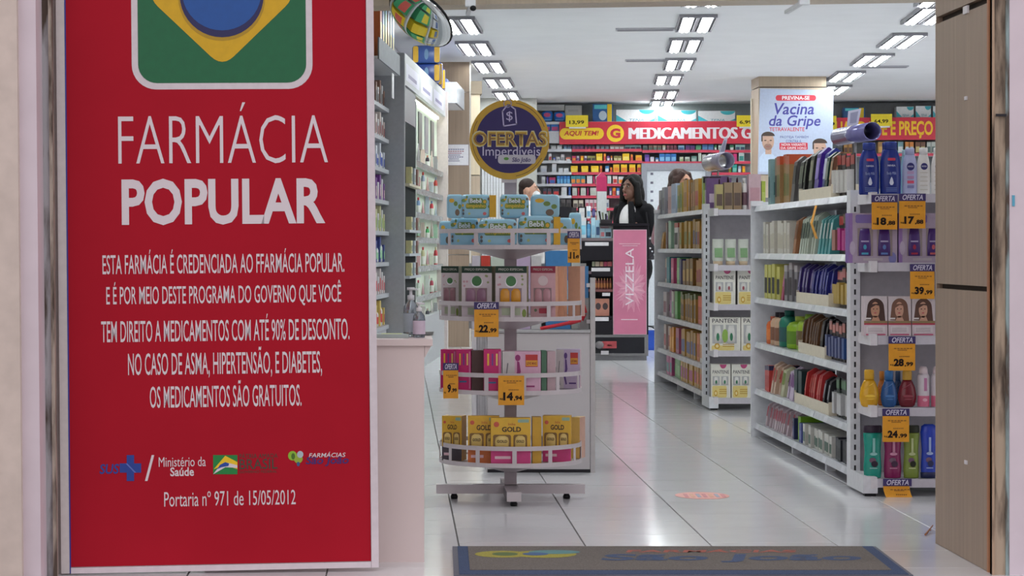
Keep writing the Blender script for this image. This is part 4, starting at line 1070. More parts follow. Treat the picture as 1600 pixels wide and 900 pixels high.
price_card(1388.5, 525.5, 1430, 579, EFA - .006, ('28', '99'), True, 'orange offer card 28,99 under the hair colour boxes')
def flask(px0, px1, pyt, col, capc, label, back=0.0):
    x, z, w, h = on(px0, px1, pyt, 3, YE + back)
    o = em('cologne_flask', (x, YE + back + w * .3, z)); r = w / 2
    ob('flask', MB().lathe([(r * .62, 0), (r * .82, h * .05), (r * .98, h * .22), (r, h * .32), (r * .86, h * .52), (r * .6, h * .68), (r * .44, h * .74)], M(col, 0.18), 20, sy=.55), o)
    ob('cap', MB().lathe([(r * .5, h * .74), (r * .5, h * .97), (r * .42, h)], M(capc, 0.3), 16, sy=.7), o)
    p_ = MB(); ac = tuple(min(255, c + 40) for c in col)
    p_.ell(0, h * .30, r * .55, h * .035, -r * .57, M(ac, 0.4), 14); p_.ell(0, h * .22, r * .4, h * .02, -r * .57, M(ac, 0.4), 14)
    path(p_, [(-r * .6, h * .5), (-r * .2, h * .56), (r * .3, h * .64)], .003, -r * .52, M(ac, 0.4))
    ob('print', p_, o)
    lab(o, label, 'cologne', 'round cologne flasks on the fourth end shelf')
flask(1371, 1386, 580, (206, 120, 40), (206, 130, 50), 'orange cologne flask half hidden between the yellow and blue ones', .1)
flask(1396, 1412, 580, (40, 66, 110), (60, 90, 130), 'dark blue cologne flask half hidden behind the red one', .1)
flask(1344.5, 1375.5, 578, (222, 168, 30), (222, 170, 40), 'yellow cologne flask at the left of the fourth end shelf')
flask(1377.5, 1404, 579, (34, 88, 150), (50, 110, 170), 'bright blue cologne flask right of the yellow one')
flask(1404.5, 1434, 579, (120, 30, 44), (206, 160, 60), 'wine red cologne flask with gold cap')
def can(px0, px1, label):
    x, z, w, h = on(px0, px1, 573, 3, YE); r = w / 2
    o = em('deodorant_can', (x, YE + r, z))
    ob('can', MB().lathe([(r * .95, 0), (r, .004), (r, h * .76), (r * .8, h * .82)], M((222, 214, 220), 0.3), 18), o)
    ob('cap', MB().lathe([(r * .76, h * .82), (r * .7, h * .94), (r * .5, h)], M((222, 206, 210), 0.3), 16), o)
    ob('pink_base', MB().lathe([(r * 1.01, .002), (r * 1.01, h * .28)], M((226, 120, 150), 0.3), 18, cap=False), o)
    p_ = MB(); p_.rect(-r * .1, r * .4, h * .4, h * .72, -r * 1.02, M((196, 130, 170), 0.4)); p_.ell(r * .05, h * .18, r * .4, h * .04, -r * 1.03, M((246, 190, 206), 0.4), 12)
    ob('print', p_, o); lab(o, label, 'deodorant', 'deodorant cans')
can(1435.5, 1454, 'white deodorant can with pink base beside the wine red flask')
can(1457, 1475, 'white deodorant can at the pillar\'s edge on the fourth end shelf')
price_card(1379, 638.5, 1420.5, 690.5, EFA - .006, ('24', '99'), True, 'orange offer card 24,99 over the shampoo bottles')
def shampoo(px0, px1, pyt, col, capc, labc, capb, label):
    x, z, w, h = on(px0, px1, pyt, 4, YE); r = w / 2
    o = em('shampoo_bottle', (x, YE + r * .55, z))
    ob('bottle', MB().lathe([(r * .86, 0), (r * .9, .005), (r * .95, h * .2), (r * .84, h * .5), (r * .95, h * .76), (r, h * .84), (r * .9, h * .96 if capb else h * .86), (r * .5, h * (1.0 if capb else .865))], M(col, 0.25), 20, sy=.55), o)
    if capb: ob('cap', MB().lathe([(r * .96, .0), (r * .985, h * .10), (r * .9, h * .11)], M(capc, 0.3), 20, sy=.57), o)
    else: ob('cap', MB().lathe([(r * .97, h * .862), (r * 1.0, h * .88), (r * .96, h * .985), (r * .88, h)], M(capc, 0.3), 20, sy=.56), o)
    p_ = MB(); y = -r * .57
    p_.rect(-r * .1, r * .16, h * .48, h * .76, y, M(labc, 0.4)); p_.ell(0, h * .46, r * .4, h * .03, y, M(labc, 0.4), 12)
    p_.ell(-r * .1, h * .34, r * .36, h * .05, y - .0006, M((120, 90, 110), 0.4), 12); p_.ell(r * .1, h * .27, r * .36, h * .06, y - .001, M(capc, 0.4), 12); p_.rect(-r * .4, r * .4, h * .18, h * .2, y, M(labc, 0.4))
    ob('print', p_, o); lab(o, label, 'shampoo', 'shampoo bottles on the lowest end shelf')
shampoo(1350, 1380, 665, (24, 150, 132), (56, 46, 60), (150, 206, 200), False, 'teal shampoo bottle with dark cap at the left of the lowest end shelf')
shampoo(1381.5, 1411, 665, (140, 30, 92), (70, 40, 70), (206, 140, 170), False, 'magenta shampoo bottle under the 24,99 card')
shampoo(1412, 1438.5, 665, (130, 150, 60), (52, 56, 44), (196, 206, 150), False, 'olive green shampoo bottle with dark cap')
shampoo(1439.5, 1466, 663, (36, 66, 186), (36, 44, 90), (170, 190, 230), True, 'royal blue shampoo bottle standing beside the timber pillar')
price_card(1380, 748, 1424, 785.5, EFA - .008, None, True, 'orange offer card curling off the lowest end shelf to the floor', curl=True)
# rolled promotional sign and its card on the nearest island
def rollsign(pxa, pya, pxb, pyb, r_px, Y0, Y1, col, label, stalk_z, cardq, letters):
    a_, b_ = P(pxa, pya, Y0), P(pxb, pyb, Y1)
    o = em('rolled_sign', tuple(a_)); d = b_ - a_; r = r_px * Y1 / F
    m = M(col, 0.18, 0.1, 0.1, 20); n = 20
    dn = d.normalized(); u_ = dn.orthogonal().normalized(); w_ = dn.cross(u_)
    vs = [p_ + rr_ * (math.cos(2 * math.pi * i / n) * u_ + math.sin(2 * math.pi * i / n) * w_) for p_, rr_ in ((Vector((0, 0, 0)), r), (d, r), (d, r * .93), (Vector((0, 0, 0)), r * .93)) for i in range(n)]
    fs = [(k * n + i, k * n + (i + 1) % n, ((k + 1) % 4) * n + (i + 1) % n, ((k + 1) % 4) * n + i) for k in range(4) for i in range(n)]
    ob('roll', MB().add(vs, fs, m, True), o)
    mid = d * .5
    ob('stalk', MB().tube((mid.x, mid.y, mid.z - r * .9), (mid.x, mid.y, stalk_z - a_.z), .006, GREY, n=8), o)
    ob('card', MB().add([(mid.x + q[0], mid.y - .02, mid.z + q[1]) for q in cardq], [(0, 1, 2, 3)], M((196, 196, 216), 0.35)), o)
    cc = [sum(q[0] for q in cardq) / 4, sum(q[1] for q in cardq) / 4]
    ob('card_print', MB().add([(mid.x + cc[0] + (q[0] - cc[0]) * .6, mid.y - .022, mid.z + cc[1] + (q[1] - cc[1]) * .7) for q in cardq], [(0, 1, 2, 3)], M((150, 150, 176), 0.4)), o)
    if letters:
        ang = math.atan2(-(pyb - pya), pxb - pxa)
        L = (pxb - pxa) * Y0 / F
        text(o, letters, L * .28, L * .66, -r * .2 + L * .28 * math.tan(ang) , r * .75 + L * .28 * math.tan(ang), -r * 1.15, M((226, 224, 240), 0.4), bold=.03, shear=.2, rot=-ang)
    lab(o, label, 'promotional sign')
u_ = 10.9 / F
rollsign(1311, 214, 1363, 205, 14.5, 11.0, 10.4, (112, 108, 160), 'violet rolled tube sign standing above the nearest island\'s goods', ZA[0] + .002,
         [(-14 * u_, 12 * u_), (3 * u_, 14 * u_), (8 * u_, 39 * u_), (-12 * u_, 35 * u_)], 'Elseve')
u_ = 16 / F
rollsign(1109, 255, 1135, 251, 13.5, 15.7, 15.3, (170, 168, 190), 'silver rolled tube sign standing above the second island\'s end', ZB[0] + .002,
         [(0, 12 * u_), (9 * u_, 12 * u_), (14 * u_, 36 * u_), (9 * u_, 36 * u_)], None)

# ---------------------------------------------------------------- end shelves of the second island
YB2 = EFB + .06
def onb(px0, px1, pyt, zi, Y=YB2): return on(px0, px1, pyt, zi, Y, EB)
def carton_b(px0, px1, pyt, zi, col, acc, cap, desc, kind='carton', Y=YB2, name='box', cat='box'):
    x, z, w, h = onb(px0, px1, pyt, zi, Y)
    o = put(kind, w, .08, h, col, acc, cap, (x, Y, z), 0, name)
    lab(o, desc, cat, 'goods on the second island\'s end')
for i, (a_, b_, t_, c_, ds_) in enumerate(((1118.5, 1130, 288, (176, 164, 110), 'short olive box at the left on the second island\'s end top'), (1131.5, 1145, 285, (150, 128, 100), 'brown box in the middle on the second island\'s end top'), (1146, 1158.5, 285, (150, 124, 96), 'brown box on the right on the second island\'s end top'))):
    carton_b(a_, b_, t_, 0, c_, (96, 78, 70), None, ds_)
    x, z, w, h = onb(a_ + 3, b_ - 3, t_ - 8, 0, YB2 + .1)
    o = put('bottle', w, w, h, (70, 40, 60), (50, 30, 50), (60, 30, 50), (x, YB2 + .1, z), 0, 'bottle'); lab(o, ['gold capped', 'dark capped', 'wine capped'][i] + ' bottle behind the ' + ['olive box', 'middle brown box', 'right brown box'][i] + ' on second island', 'bottle')
carton_b(1159.5, 1168.5, 278, 0, (222, 218, 216), (110, 80, 90), (226, 224, 222), 'white bottle with dark swirl between brown box and pink box', 'bottle', name='bottle', cat='bottle')
carton_b(1170, 1189, 272, 0, (206, 176, 184), (196, 150, 160), None, 'dusty pink box at the right end over the white bottle')
carton_b(1190, 1196, 283, 0, (170, 190, 70), (190, 206, 110), None, 'lime green box edge right of the dusty pink box', Y=YB2 + .02)
x, z, w, h = onb(1104, 1113, 275, 0, YB2 + .28); o = put('carton', w, .06, h, (150, 176, 84), (170, 196, 110), (52, 52, 50), (x, YB2 + .45, z), 0, 'box'); lab(o, 'lime box with black top under the silver rolled sign', 'box')
x, z, w, h = onb(1114, 1132, 275, 0, YB2 + .28); o = put('carton', w, .06, h, (130, 40, 72), (150, 60, 90), (52, 44, 50), (x, YB2 + .45, z), 0, 'box'); lab(o, 'wine red box with black top under the silver rolled sign', 'box')
for i, (a_, b_) in enumerate(((1114, 1132), (1134, 1151.5), (1154.5, 1171))):
    carton_b(a_, b_, 373.5, 1, (216, 220, 210), (120, 160, 110), (214, 190, 160), f'white tube with green label, {["left", "middle", "right"][i]} one under the brown boxes', 'tube', name='squeeze_tube', cat='tube')
def pbox(px0, px1, pyt, zi, wide, label):
    x, z, w, h = onb(px0, px1, pyt, zi)
    o = em('shampoo_box', (x, YB2, z))
    ob('carton', MB().box(-w / 2, w / 2, 0, .08, 0, h, M((226, 224, 214), 0.4), side=M((150, 146, 140), 0.4)), o)
    p_ = MB()
    if not wide: p_.ell(w * .12, h * .99, w * .17, h * .12, -.0006, M((196, 80, 130), 0.4), 14, math.pi, 2 * math.pi)
    text(o, 'PANTENE', -w * .42, w * .42, h * (.84 if wide else .72), h * (.96 if wide else .82), -.001, M((60, 56, 66), 0.5), bold=.005)
    p_.poly(rr(-w * .44, w * .3, 0.003, h * (.16 if wide else .36), .01), -.0006, M((226, 206, 130), 0.4))
    p_.ell(-w * .26, h * .14, w * .09, h * .09, -.001, M((206, 160, 50), 0.4), 14); p_.ell(-w * .26, h * .14, w * .05, h * .05, -.0013, M((236, 220, 160), 0.4), 12)
    for i in range(3): p_.rect(-w * .08, w * .3, h * (.12 + .06 * i), h * (.145 + .06 * i), -.001, M((190, 150, 60), 0.4))
    ob('print', p_, o)
    z0_, z1_ = (h * .22, h * .78) if wide else (h * .38, h * .64)
    for c_ in (-.24, .2):
        ob('window_recess', MB().rect(w * (c_ - .18), w * (c_ + .18), z0_, z1_, -.0012, M((176, 176, 176), 0.4)), o)
        ob('bottle_front', MB().lathe([(w * .12, z0_ + .001), (w * .13, (z0_ + z1_) / 2), (w * .09, z1_ - .004)], M((216, 214, 210), 0.3), 10, cx=w * c_, sy=.2), o)
        ob('bottle_mark', MB().ell(w * c_, z0_ + (z1_ - z0_) * .35, w * .05, (z1_ - z0_) * .22, -w * .13 * .2 - .0015, M((50, 120, 84) if zi != 2 else (150, 70, 80), 0.4), 10), o)
    if wide: ob('foliage_print', MB().ell(0, h * .45, w * .1, h * .2, -.0016, M((140, 176, 80), 0.4), 12), o)
    lab(o, label, 'shampoo box', 'boxed shampoo sets on the second island\'s end')
pbox(1115.5, 1149, 421, 2, False, 'white boxed shampoo set on the third end shelf, left of two')
pbox(1152.5, 1187, 421, 2, False, 'white boxed shampoo set on the third end shelf, right of two')
pbox(1109, 1157, 496, 3, True, 'wide white boxed shampoo set on the fourth end shelf, left of two')
pbox(1158, 1206, 496, 3, True, 'wide white boxed shampoo set mostly hidden behind the nearest island')
pbox(1111, 1141.5, 569, 4, False, 'white boxed shampoo set on the lowest end shelf, left of two')
pbox(1143, 1174, 569, 4, False, 'white boxed shampoo set on the lowest end shelf, right of two')
# ---------------------------------------------------------------- shelving along the left wall (turned with the building)
def wallpt(lx, ly):
    """point on the left wall's frame: lx out from the shelf fronts, ly along the wall from the cabinet's near side"""
    return (-.073 + lx * math.cos(ANG) + ly * math.sin(ANG), 17.9 - lx * math.sin(ANG) + ly * math.cos(ANG))
WO = wallpt(0, 0)
ws = em('wall_shelf_unit', (WO[0], WO[1], 0), -ANG)
lab(ws, 'tall white wall shelf unit just behind the red board\'s right edge', 'shelf unit')
ob('back_panel', MB().box(-.345, -.335, -1.8, -.01, 0.05, 2.45, M((196, 198, 204), 0.5)), ws)
ob('end_panel', MB().box(-.34, .115, -.012, .0, 0, 2.50, M((160, 163, 168), 0.45)), ws)
ob('plinth', MB().box(-.33, -.02, -1.8, -.02, 0, .4, M((190, 190, 196), 0.5)), ws)
zs_l = [PZm(y, 17.3) for y in (163, 213, 262, 312, 361, 410, 460, 511)]
def on_wall(lx, ly, z): x, y = wallpt(lx, ly); return (x, y, z)
for i, z in enumerate(zs_l):
    ob('shelf', MB().box(-.335, 0, -1.75, -.014, z - .03, z, M((180, 183, 190), 0.4)), ws)
ld = [((150, 110, 96), (70, 60, 60)), ((222, 206, 200), (150, 60, 70)), ((216, 220, 230), (60, 80, 170)), ((120, 60, 150), (230, 200, 210)), ((210, 206, 160), (160, 190, 110)), ((60, 70, 140), (150, 200, 160)), ((216, 206, 206), (206, 60, 70)), ((226, 200, 110), (206, 70, 60))]
LN_ = ['topmost', 'second', 'third', 'fourth', 'fifth', 'sixth', 'seventh', 'lowest']
for i, z in enumerate(zs_l):
    for j in range(5):
        c_ = ld[i][0] if j % 2 == 0 else (214, 212, 216)
        a_ = ld[i][1]
        kd = 'bottle' if i in (2, 5, 7) and j % 2 else 'carton'
        hh = .13 + .03 * ((i * 3 + j) % 3)
        o = put(kd, .085, .07, hh, c_, a_, None, on_wall(-.028, -.10 - .15 * j, z + .001), math.pi / 2 - ANG, KNAME[kd][0])
        reg(o, f'{cname(c_)} {KNAME[kd][1]}', f'on {LN_[i]} shelf of the left wall unit', KNAME[kd][1], 'goods on the left wall unit', 'from far end', -j)
# the unit carries on towards the street behind the red board (the convex mirror shows it)
w2_ = em('wall_shelf_unit', (WO[0], WO[1], 0), -ANG)
lab(w2_, 'white wall shelf unit with green packs hidden behind the red board, seen in the mirror', 'shelf unit')
ob('back_panel', MB().box(-.345, -.335, -4.6, -1.83, 0.05, 2.45, M((196, 198, 204), 0.5)), w2_)
ob('end_panel', MB().box(-.34, .02, -4.62, -4.6, 0, 2.45, M((160, 163, 168), 0.45)), w2_)
for z in (.45, .95, 1.45, 1.95):
    ob('shelf', MB().box(-.335, 0, -4.6, -1.83, z - .03, z, M((190, 192, 198), 0.4)), w2_)
for z, col, acc, nm in ((1.951, (60, 150, 100), (206, 90, 80), 'top'), (1.451, (70, 160, 110), (226, 200, 60), 'second'), (.951, (206, 206, 210), (90, 110, 160), 'third')):
    for j in range(6):
        c_ = col if j % 3 else (222, 190, 40)
        o = put('carton', .36, .16, .34, c_, acc, None, on_wall(-.03, -2.1 - .44 * j, z), math.pi / 2 - ANG, 'diaper_pack')
        reg(o, f'{cname(c_)} pack', f'on {nm} shelf of the mirrored wall unit', 'pack', 'packs on the mirrored wall unit', 'from far end', -j)
# header shelf with hanging packs above
hd = em('header_tray', (WO[0], WO[1], 0), -ANG)
ob('tray', MB().box(-.22, .09, -1.8, -.2, 2.31, 2.33, M((196, 198, 204), 0.4)), hd)
ob('front_rail', MB().box(.09, .10, -1.8, -.2, 2.31, 2.46, M((120, 126, 134), 0.5, 0, 0.15, 18)), hd)
ob('side_rail', MB().box(-.22, .10, -.2, -.19, 2.31, 2.46, M((146, 150, 158), 0.25)), hd)
ob('hanging_label', MB().box(.10, .106, -.9, -.75, 2.10, 2.28, M((220, 220, 224), 0.4)), hd)
lab(hd, 'clear railed header tray at the ceiling above the left wall shelf unit', 'tray')
for j, (c_, a_, k_) in enumerate((((60, 86, 140), (196, 180, 60), (50, 80, 120)), ((70, 110, 110), (200, 190, 70), (60, 90, 110)), ((160, 90, 50), (190, 160, 50), (60, 66, 110)), ((90, 150, 110), (230, 210, 90), (90, 150, 170)), ((80, 110, 160), (226, 200, 80), (70, 130, 110)), ((206, 110, 60), (230, 210, 120), (60, 90, 150)))):
    o = put('carton', .14, .1, .42 if j < 3 else .46, c_, a_, k_, on_wall(.06, -.30 - .19 * j, 2.331), math.pi / 2 - ANG, 'diaper_pack')
    reg(o, f'{cname(c_)} pack with yellow print', 'in the header tray at upper left', 'pack', 'packs in the header tray', 'from far end', -j)

# lit cosmetics cabinet
CAB_ = M((196, 197, 202), 0.45)
cc = em('cosmetics_cabinet', (WO[0], WO[1], 0), -ANG)
lab(cc, 'tall white lit cosmetics cabinet along the left wall with small goods on lit shelves', 'cabinet')
CW_ = M((176, 178, 182), 0.4)
XF = .12; L_ = 4.55
LIT = M((214, 226, 206), 0.5, 0, 0.03, 6)
ob('back_panel', MB().box(-.34, -.30, 0.02, L_, .05, 2.42, LIT), cc)
ob('lit_panel', MB().box(XF - .085, XF - .08, 1.16, L_ - .11, .43, 2.24, LIT), cc)
ob('side_panel', MB().box(-.34, XF, 0.002, .03, 0.0, 2.50, CW_), cc)
ob('far_side_panel', MB().box(-.34, XF + .02, L_ - .10, L_, 0.0, 2.50, M((214, 200, 198), 0.4)), cc)
ob('divider', MB().box(-.30, XF - .005, 1.13, 1.16, 0.45, 2.2, M((206, 214, 208), 0.4)), cc)
ob('header', MB().box(XF - .03, XF, .03, L_ - .1, 2.26, 2.48, CW_), cc)
ob('top_panel', MB().box(-.34, XF, .03, L_ - .1, 2.48, 2.50, CW_), cc)
for i in range(3):
    b = MB().add([(XF + .001, .12 + 1.42 * i, 2.30), (XF + .001, 1.35 + 1.42 * i, 2.30), (XF + .001, 1.35 + 1.42 * i, 2.43), (XF + .001, .12 + 1.42 * i, 2.43)], [(0, 1, 2, 3)], M((206, 204, 222), 0.4))
    ob('header_card', b, cc)
    p_ = MB().add([(XF + .002, .3 + 1.42 * i, 2.33), (XF + .002, 1.1 + 1.42 * i, 2.33), (XF + .002, 1.1 + 1.42 * i, 2.36), (XF + .002, .3 + 1.42 * i, 2.36)], [(0, 1, 2, 3)], M((110, 100, 150), 0.4))
    ob('card_print', p_, cc)
ob('light_strip', MB().box(XF - .10, XF - .06, 1.3, L_ - .15, 2.235, 2.255, M((250, 255, 235), 0.4, 0, 0, emit=6.0)), cc)
ob('plinth', MB().box(-.30, XF - .01, .03, L_ - .1, 0, .42, CW_), cc)
ob('dark_bay', MB().box(-.29, XF - .012, .035, 1.12, .45, 1.98, M((20, 26, 28), 0.9, 0, 0.05, 40, 'matt')), cc)
ob('grey_hood', MB().box(-.05, XF - .01, .035, 1.12, 1.985, 2.25, M((112, 110, 116), 0.4)), cc)
zs_c = [PZm(y, 20.5) for y in (262, 302, 338, 375, 418, 463, 505)]
for i, z in enumerate(zs_c):
    s = ob('glass_shelf', MB().box(XF - .079, XF - .03, 1.17, L_ - .11, z - .012, z, M((206, 214, 212), 0.2)), cc)
    ob('clip_rail', MB().box(XF - .03, XF - .022, 1.2, L_ - .11, z - .03, z + .02, M((150, 156, 156), 0.25, 0.2, 0.4, 30)), s)
for i, yy in enumerate((1.5, 2.2, 2.9, 3.6)):
    ob('display_window', MB().box(XF - .08, XF - .07, yy, yy + .35, 1.86, 2.18, M([(150, 150, 156), (90, 96, 92)][i % 2], 0.3)), cc)
cs = [((216, 150, 120), (60, 50, 60)), ((150, 160, 180), (206, 70, 60)), ((206, 60, 70), (120, 150, 190)), ((140, 90, 60), (60, 160, 90)), ((196, 190, 150), (196, 60, 70)), ((170, 60, 80), (190, 200, 190)), ((200, 180, 170), (90, 90, 100))]
CN = ['topmost', 'second', 'third', 'fourth', 'fifth', 'sixth', 'lowest']
for i, z in enumerate(zs_c):
    for j in range(6):
        y_ = 1.45 + .5 * j
        c_ = cs[i][j % 2]
        kd = ['bottle', 'tube', 'carton'][(i + j) % 3]
        o = put(kd, .06, .035, .12 + .03 * ((i + 2 * j) % 3), c_ if (i + j) % 3 == 0 else tuple(int(150 + q * .33) for q in c_), (222, 222, 216), cs[i][(j + 1) % 2], on_wall(XF - .038, y_, z + .001), math.pi / 2 - ANG, KNAME[kd][0])
        reg(o, f'{cname(c_ if (i + j) % 3 == 0 else tuple(int(150 + q * .33) for q in c_))} {KNAME[kd][1]}', f'on {CN[i]} lit shelf of cosmetics cabinet', KNAME[kd][1].split()[-1], 'small goods in the cosmetics cabinet', 'from far end', -j)
for i, z in enumerate((PZm(290, 18.6), PZm(360, 18.6), PZm(396, 18.6), PZm(430, 18.6))):
    ob('bay_shelf', MB().box(XF - .011, XF + .035, .035, 1.12, z - .02, z, M([(190, 184, 160), (176, 182, 188)][min(i, 1)], 0.4)), cc)
    for j in range(3):
        o = put('carton', .12, .043, .10 + .03 * (i == 0), [(206, 200, 150), (176, 186, 196), (150, 110, 100)][j], (120, 130, 110), None, on_wall(XF + .034, .25 + .3 * j, z + .001), math.pi / 2 - ANG, 'box')
        reg(o, f'{cname([(206, 200, 150), (176, 186, 196), (150, 110, 100)][j])} box', f'on {["top", "second", "third", "lowest"][i]} shelf in cabinet\'s dark bay', 'box', 'boxes in the dark bay', 'from far end', -j)
# packs standing on the cabinet, and the tray beyond it
PB, PY = (40, 66, 140), (226, 176, 40)
for i, (ly, zz, w, h) in enumerate(((3.25, 2.501, .38, .165), (3.25, 2.667, .38, .165), (3.75, 2.501, .24, .22), (4.0, 2.501, .20, .24), (4.25, 2.501, .22, .2), (4.45, 2.501, .18, .16))):
    x, y = wallpt(.03 if i < 2 else .06, ly); o = em('diaper_pack', (x, y, zz), 0)
    w2 = w * .42
    ob('pouch', MB().ball((0, 0, h / 2), (w2 / 1.25, w * .3, h / 2), M(PB if i % 2 == 0 else (60, 90, 160), 0.3), 20, 10, .25), o)
    p_ = MB(); f_ = -w * .3 - .001
    for s in (-1, 1): p_.poly(rr(s * w2 * .60 - w2 * .15, s * w2 * .60 + w2 * .15, h * .06, h * .94, w2 * .10), f_, M(PY, 0.4))
    p_.ell(0, h * .5, w2 * .12, h * .3, f_ - .001, M((110, 150, 190) if i != 3 else (206, 206, 210), 0.4), 14)
    ob('print', p_, o)
    lab(o, ['lower blue and yellow diaper pack of two on the cosmetics cabinet', 'upper blue and yellow diaper pack of two on the cosmetics cabinet', 'blue yellow pack just right of the stacked diaper packs', 'pale blue pack with yellow sides on the cabinet\'s middle', 'taller blue yellow pack toward the cabinet\'s far end', 'last small blue pack at the cabinet\'s far end'][i], 'pack', 'packs on the cosmetics cabinet')
ht = em('header_tray', (WO[0], WO[1], 0), -ANG)
ob('tray', MB().box(-.2, XF + .08, L_ + .02, L_ + 1.2, 2.40, 2.42, SHELFW), ht)
ob('front_rail', MB().box(XF + .08, XF + .10, L_ + .02, L_ + 1.2, 2.40, 2.60, M((170, 174, 186), 0.25)), ht)
ob('side_rail', MB().box(-.2, XF + .10, L_ + .01, L_ + .02, 2.40, 2.60, M((206, 208, 218), 0.3)), ht)
lab(ht, 'white railed tray high on the wall between the cabinet and timber pillar', 'tray')
for j in range(3):
    o = put('carton', .22, .1, .22, (110, 130, 190), (206, 210, 226), None, on_wall(XF - .0, L_ + .25 + .35 * j, 2.421), math.pi / 2 - ANG, 'box')
    reg(o, 'blue box', 'in the white railed tray beside timber pillar', 'box', 'boxes in the railed tray', 'from far end', -j)
# small clips on the cabinet's far post
# ---------------------------------------------------------------- timber pillar with notice, narrow pillar, blind
YP = 23.9
pl = em('pillar_left'); pl['kind'] = 'structure'
x1 = PXm(734, YP)
for z0, z1 in ((0.0, PZm(398, YP) - .004), (PZm(398, YP) + .004, 2.6), (2.605, CEIL)):
    ob('cladding_panel', MB().box(-.1, x1, YP, YP + .02, z0, z1, WOOD), pl)
    ob('cladding_panel', MB().box(x1 - .02, x1, YP + .022, YP + .6, z0, z1, WOODL), pl)
ob('edge_bead', MB().box(x1 - .004, x1 + .012, YP - .004, YP + .02, 0, CEIL, M((226, 220, 212), 0.4)), pl)
pn = em('pillar_narrow'); pn['kind'] = 'structure'
Yn2 = 25.2; xa, xb = PXm(736, Yn2), PXm(750, Yn2)
ob('cladding_panel', MB().box(xa, xb, Yn2, Yn2 + .3, 0.0, PZm(274, Yn2) - .006, WOODL), pn)
ob('cladding_panel', MB().box(xa, xb, Yn2, Yn2 + .3, PZm(274, Yn2) + .006, PZm(147, Yn2), M((222, 206, 180), 0.5, 0, 0.05, 30, 'wood')), pn)
ob('capital', MB().box(xa - .02, xb + .02, Yn2 - .03, Yn2 + .3, PZm(147, Yn2), PZm(127, Yn2), M((140, 124, 106), 0.5, 0, 0.08, 30, 'wood')), pn)
YN = YP - .008
no = em('notice', (PXm(709.5, YN), YN, PZm(258, YN)))
kN = YN / F
ob('sheet', MB().box(-22.5 * kN, 22.5 * kN, 0, .004, 0, 32 * kN, PAPER), no)
ob('edge', MB().box(-23.2 * kN, 23.2 * kN, .001, .0045, -.7 * kN, 32.7 * kN, M((150, 140, 150), 0.5)), no)
ln = MB()
for i, (a_, b_, c_) in enumerate(((-16, 16, (90, 84, 130)), (-17, 16, (150, 70, 90)), (-12, 12, (150, 70, 110)), (-11, 10, (90, 84, 130)), (-17, 15, (90, 84, 130)), (-8, 8, (90, 84, 130)), (-9, 9, (110, 104, 140)))):
    n = 9
    for q in range(n):
        t0 = a_ + (b_ - a_) * q / n
        ln.rect(t0 * kN, (t0 + (b_ - a_) / n * .78) * kN, (24 - 3 * i) * kN, (25.3 - 3 * i) * kN, -.001, M(c_, 0.6))
ob('print', ln, no)
lab(no, 'white paper notice with lines of print on the left timber pillar', 'notice')
vb = em('vertical_blind', (PXm(753, 29.5), 29.5, 0))
sl_ = MB().box(0, .032, -.004, .004, .002, 2.45, M((212, 214, 218), 0.5)).mesh('slat')
for i in range(8): ob('slat', sl_, vb, (.036 * i, .0, 0), .35)
ob('head_rail', MB().box(-.01, .30, -.02, .02, 2.45, 2.50, M((196, 196, 200), 0.4)), vb)
lab(vb, 'white vertical slat blind between the narrow pillar and the round sign', 'blind')
ob('wall_partition', MB().box(.95, 1.75, 29.62, 29.72, 0, CEIL, M((176, 176, 172), 0.6)), kind='structure')

# ---------------------------------------------------------------- back wall shelving, banner, door
CB = 30.55
def bp(px, py, c=CB):
    Y = back_y(px, c); return P(px, py, Y)
bs = em('back_shelving'); o_ = bs
lab(bs, 'long white back wall shelving with red shelf edges full of medicine boxes', 'shelf unit')
WSH, RSH = M((214, 216, 224), 0.4), M((206, 66, 90), 0.4)
def bshelf(px0, px1, py0, py1, mat_, depth=.3):
    a_, b_ = bp(px0, py0), bp(px1, py0); t = (py1 - py0) * back_y(px0, CB) / F
    b = MB(); b.flatz([(a_.x, a_.y), (b_.x, b_.y), (b_.x + .09 * depth, b_.y + depth), (a_.x + .09 * depth, a_.y + depth)], a_.z - t, a_.z, WSH)
    s = ob('shelf', b, bs)
    e = MB(); e.flatz([(a_.x, a_.y - .012), (b_.x, b_.y - .012), (b_.x, b_.y - .001), (a_.x, a_.y - .001)], a_.z - t, a_.z + .008, mat_)
    ob('shelf_edge', e, s)
def bpanel(px0, px1, py0, py1, dep, m, name):
    a_, b_ = bp(px0, py1, CB + dep), bp(px1, py0, CB + dep)
    b = MB(); b.flatz([(a_.x, a_.y), (b_.x, b_.y), (b_.x, b_.y + .02), (a_.x, a_.y + .02)], a_.z, b_.z, m); ob(name, b, bs)
bpanel(800, 893, 190, 520, .31, M((206, 208, 212), 0.5), 'back_board')
bpanel(893, 1003, 190, 520, .312, M((150, 120, 126), 0.5), 'back_board')
bpanel(1003, 1178, 190, 254, .31, M((130, 126, 132), 0.5), 'back_board')
bpanel(1110, 1178, 254, 520, .31, M((176, 174, 180), 0.5), 'back_board')
bpanel(1290, 1560, 160, 520, .314, M((120, 122, 126), 0.5), 'back_board')
for y0_ in (234, 252, 270, 288, 306.5, 326, 346): bshelf(836, 893, y0_, y0_ + 3.2, WSH)
for y0_ in (234, 252, 270, 288, 306.5, 326, 346, 366, 388): bshelf(893.5, 1003, y0_, y0_ + 3.2, RSH)
for y0_ in (235.5, 253.5): bshelf(1003.5, 1112, y0_, y0_ + 3.2, RSH)
for y0_ in (235.5, 253, 270.5): bshelf(1112, 1176, y0_, y0_ + 3.2, RSH)
for y0_ in (241,): bshelf(1296, 1540, y0_, y0_ + 3.2, RSH)
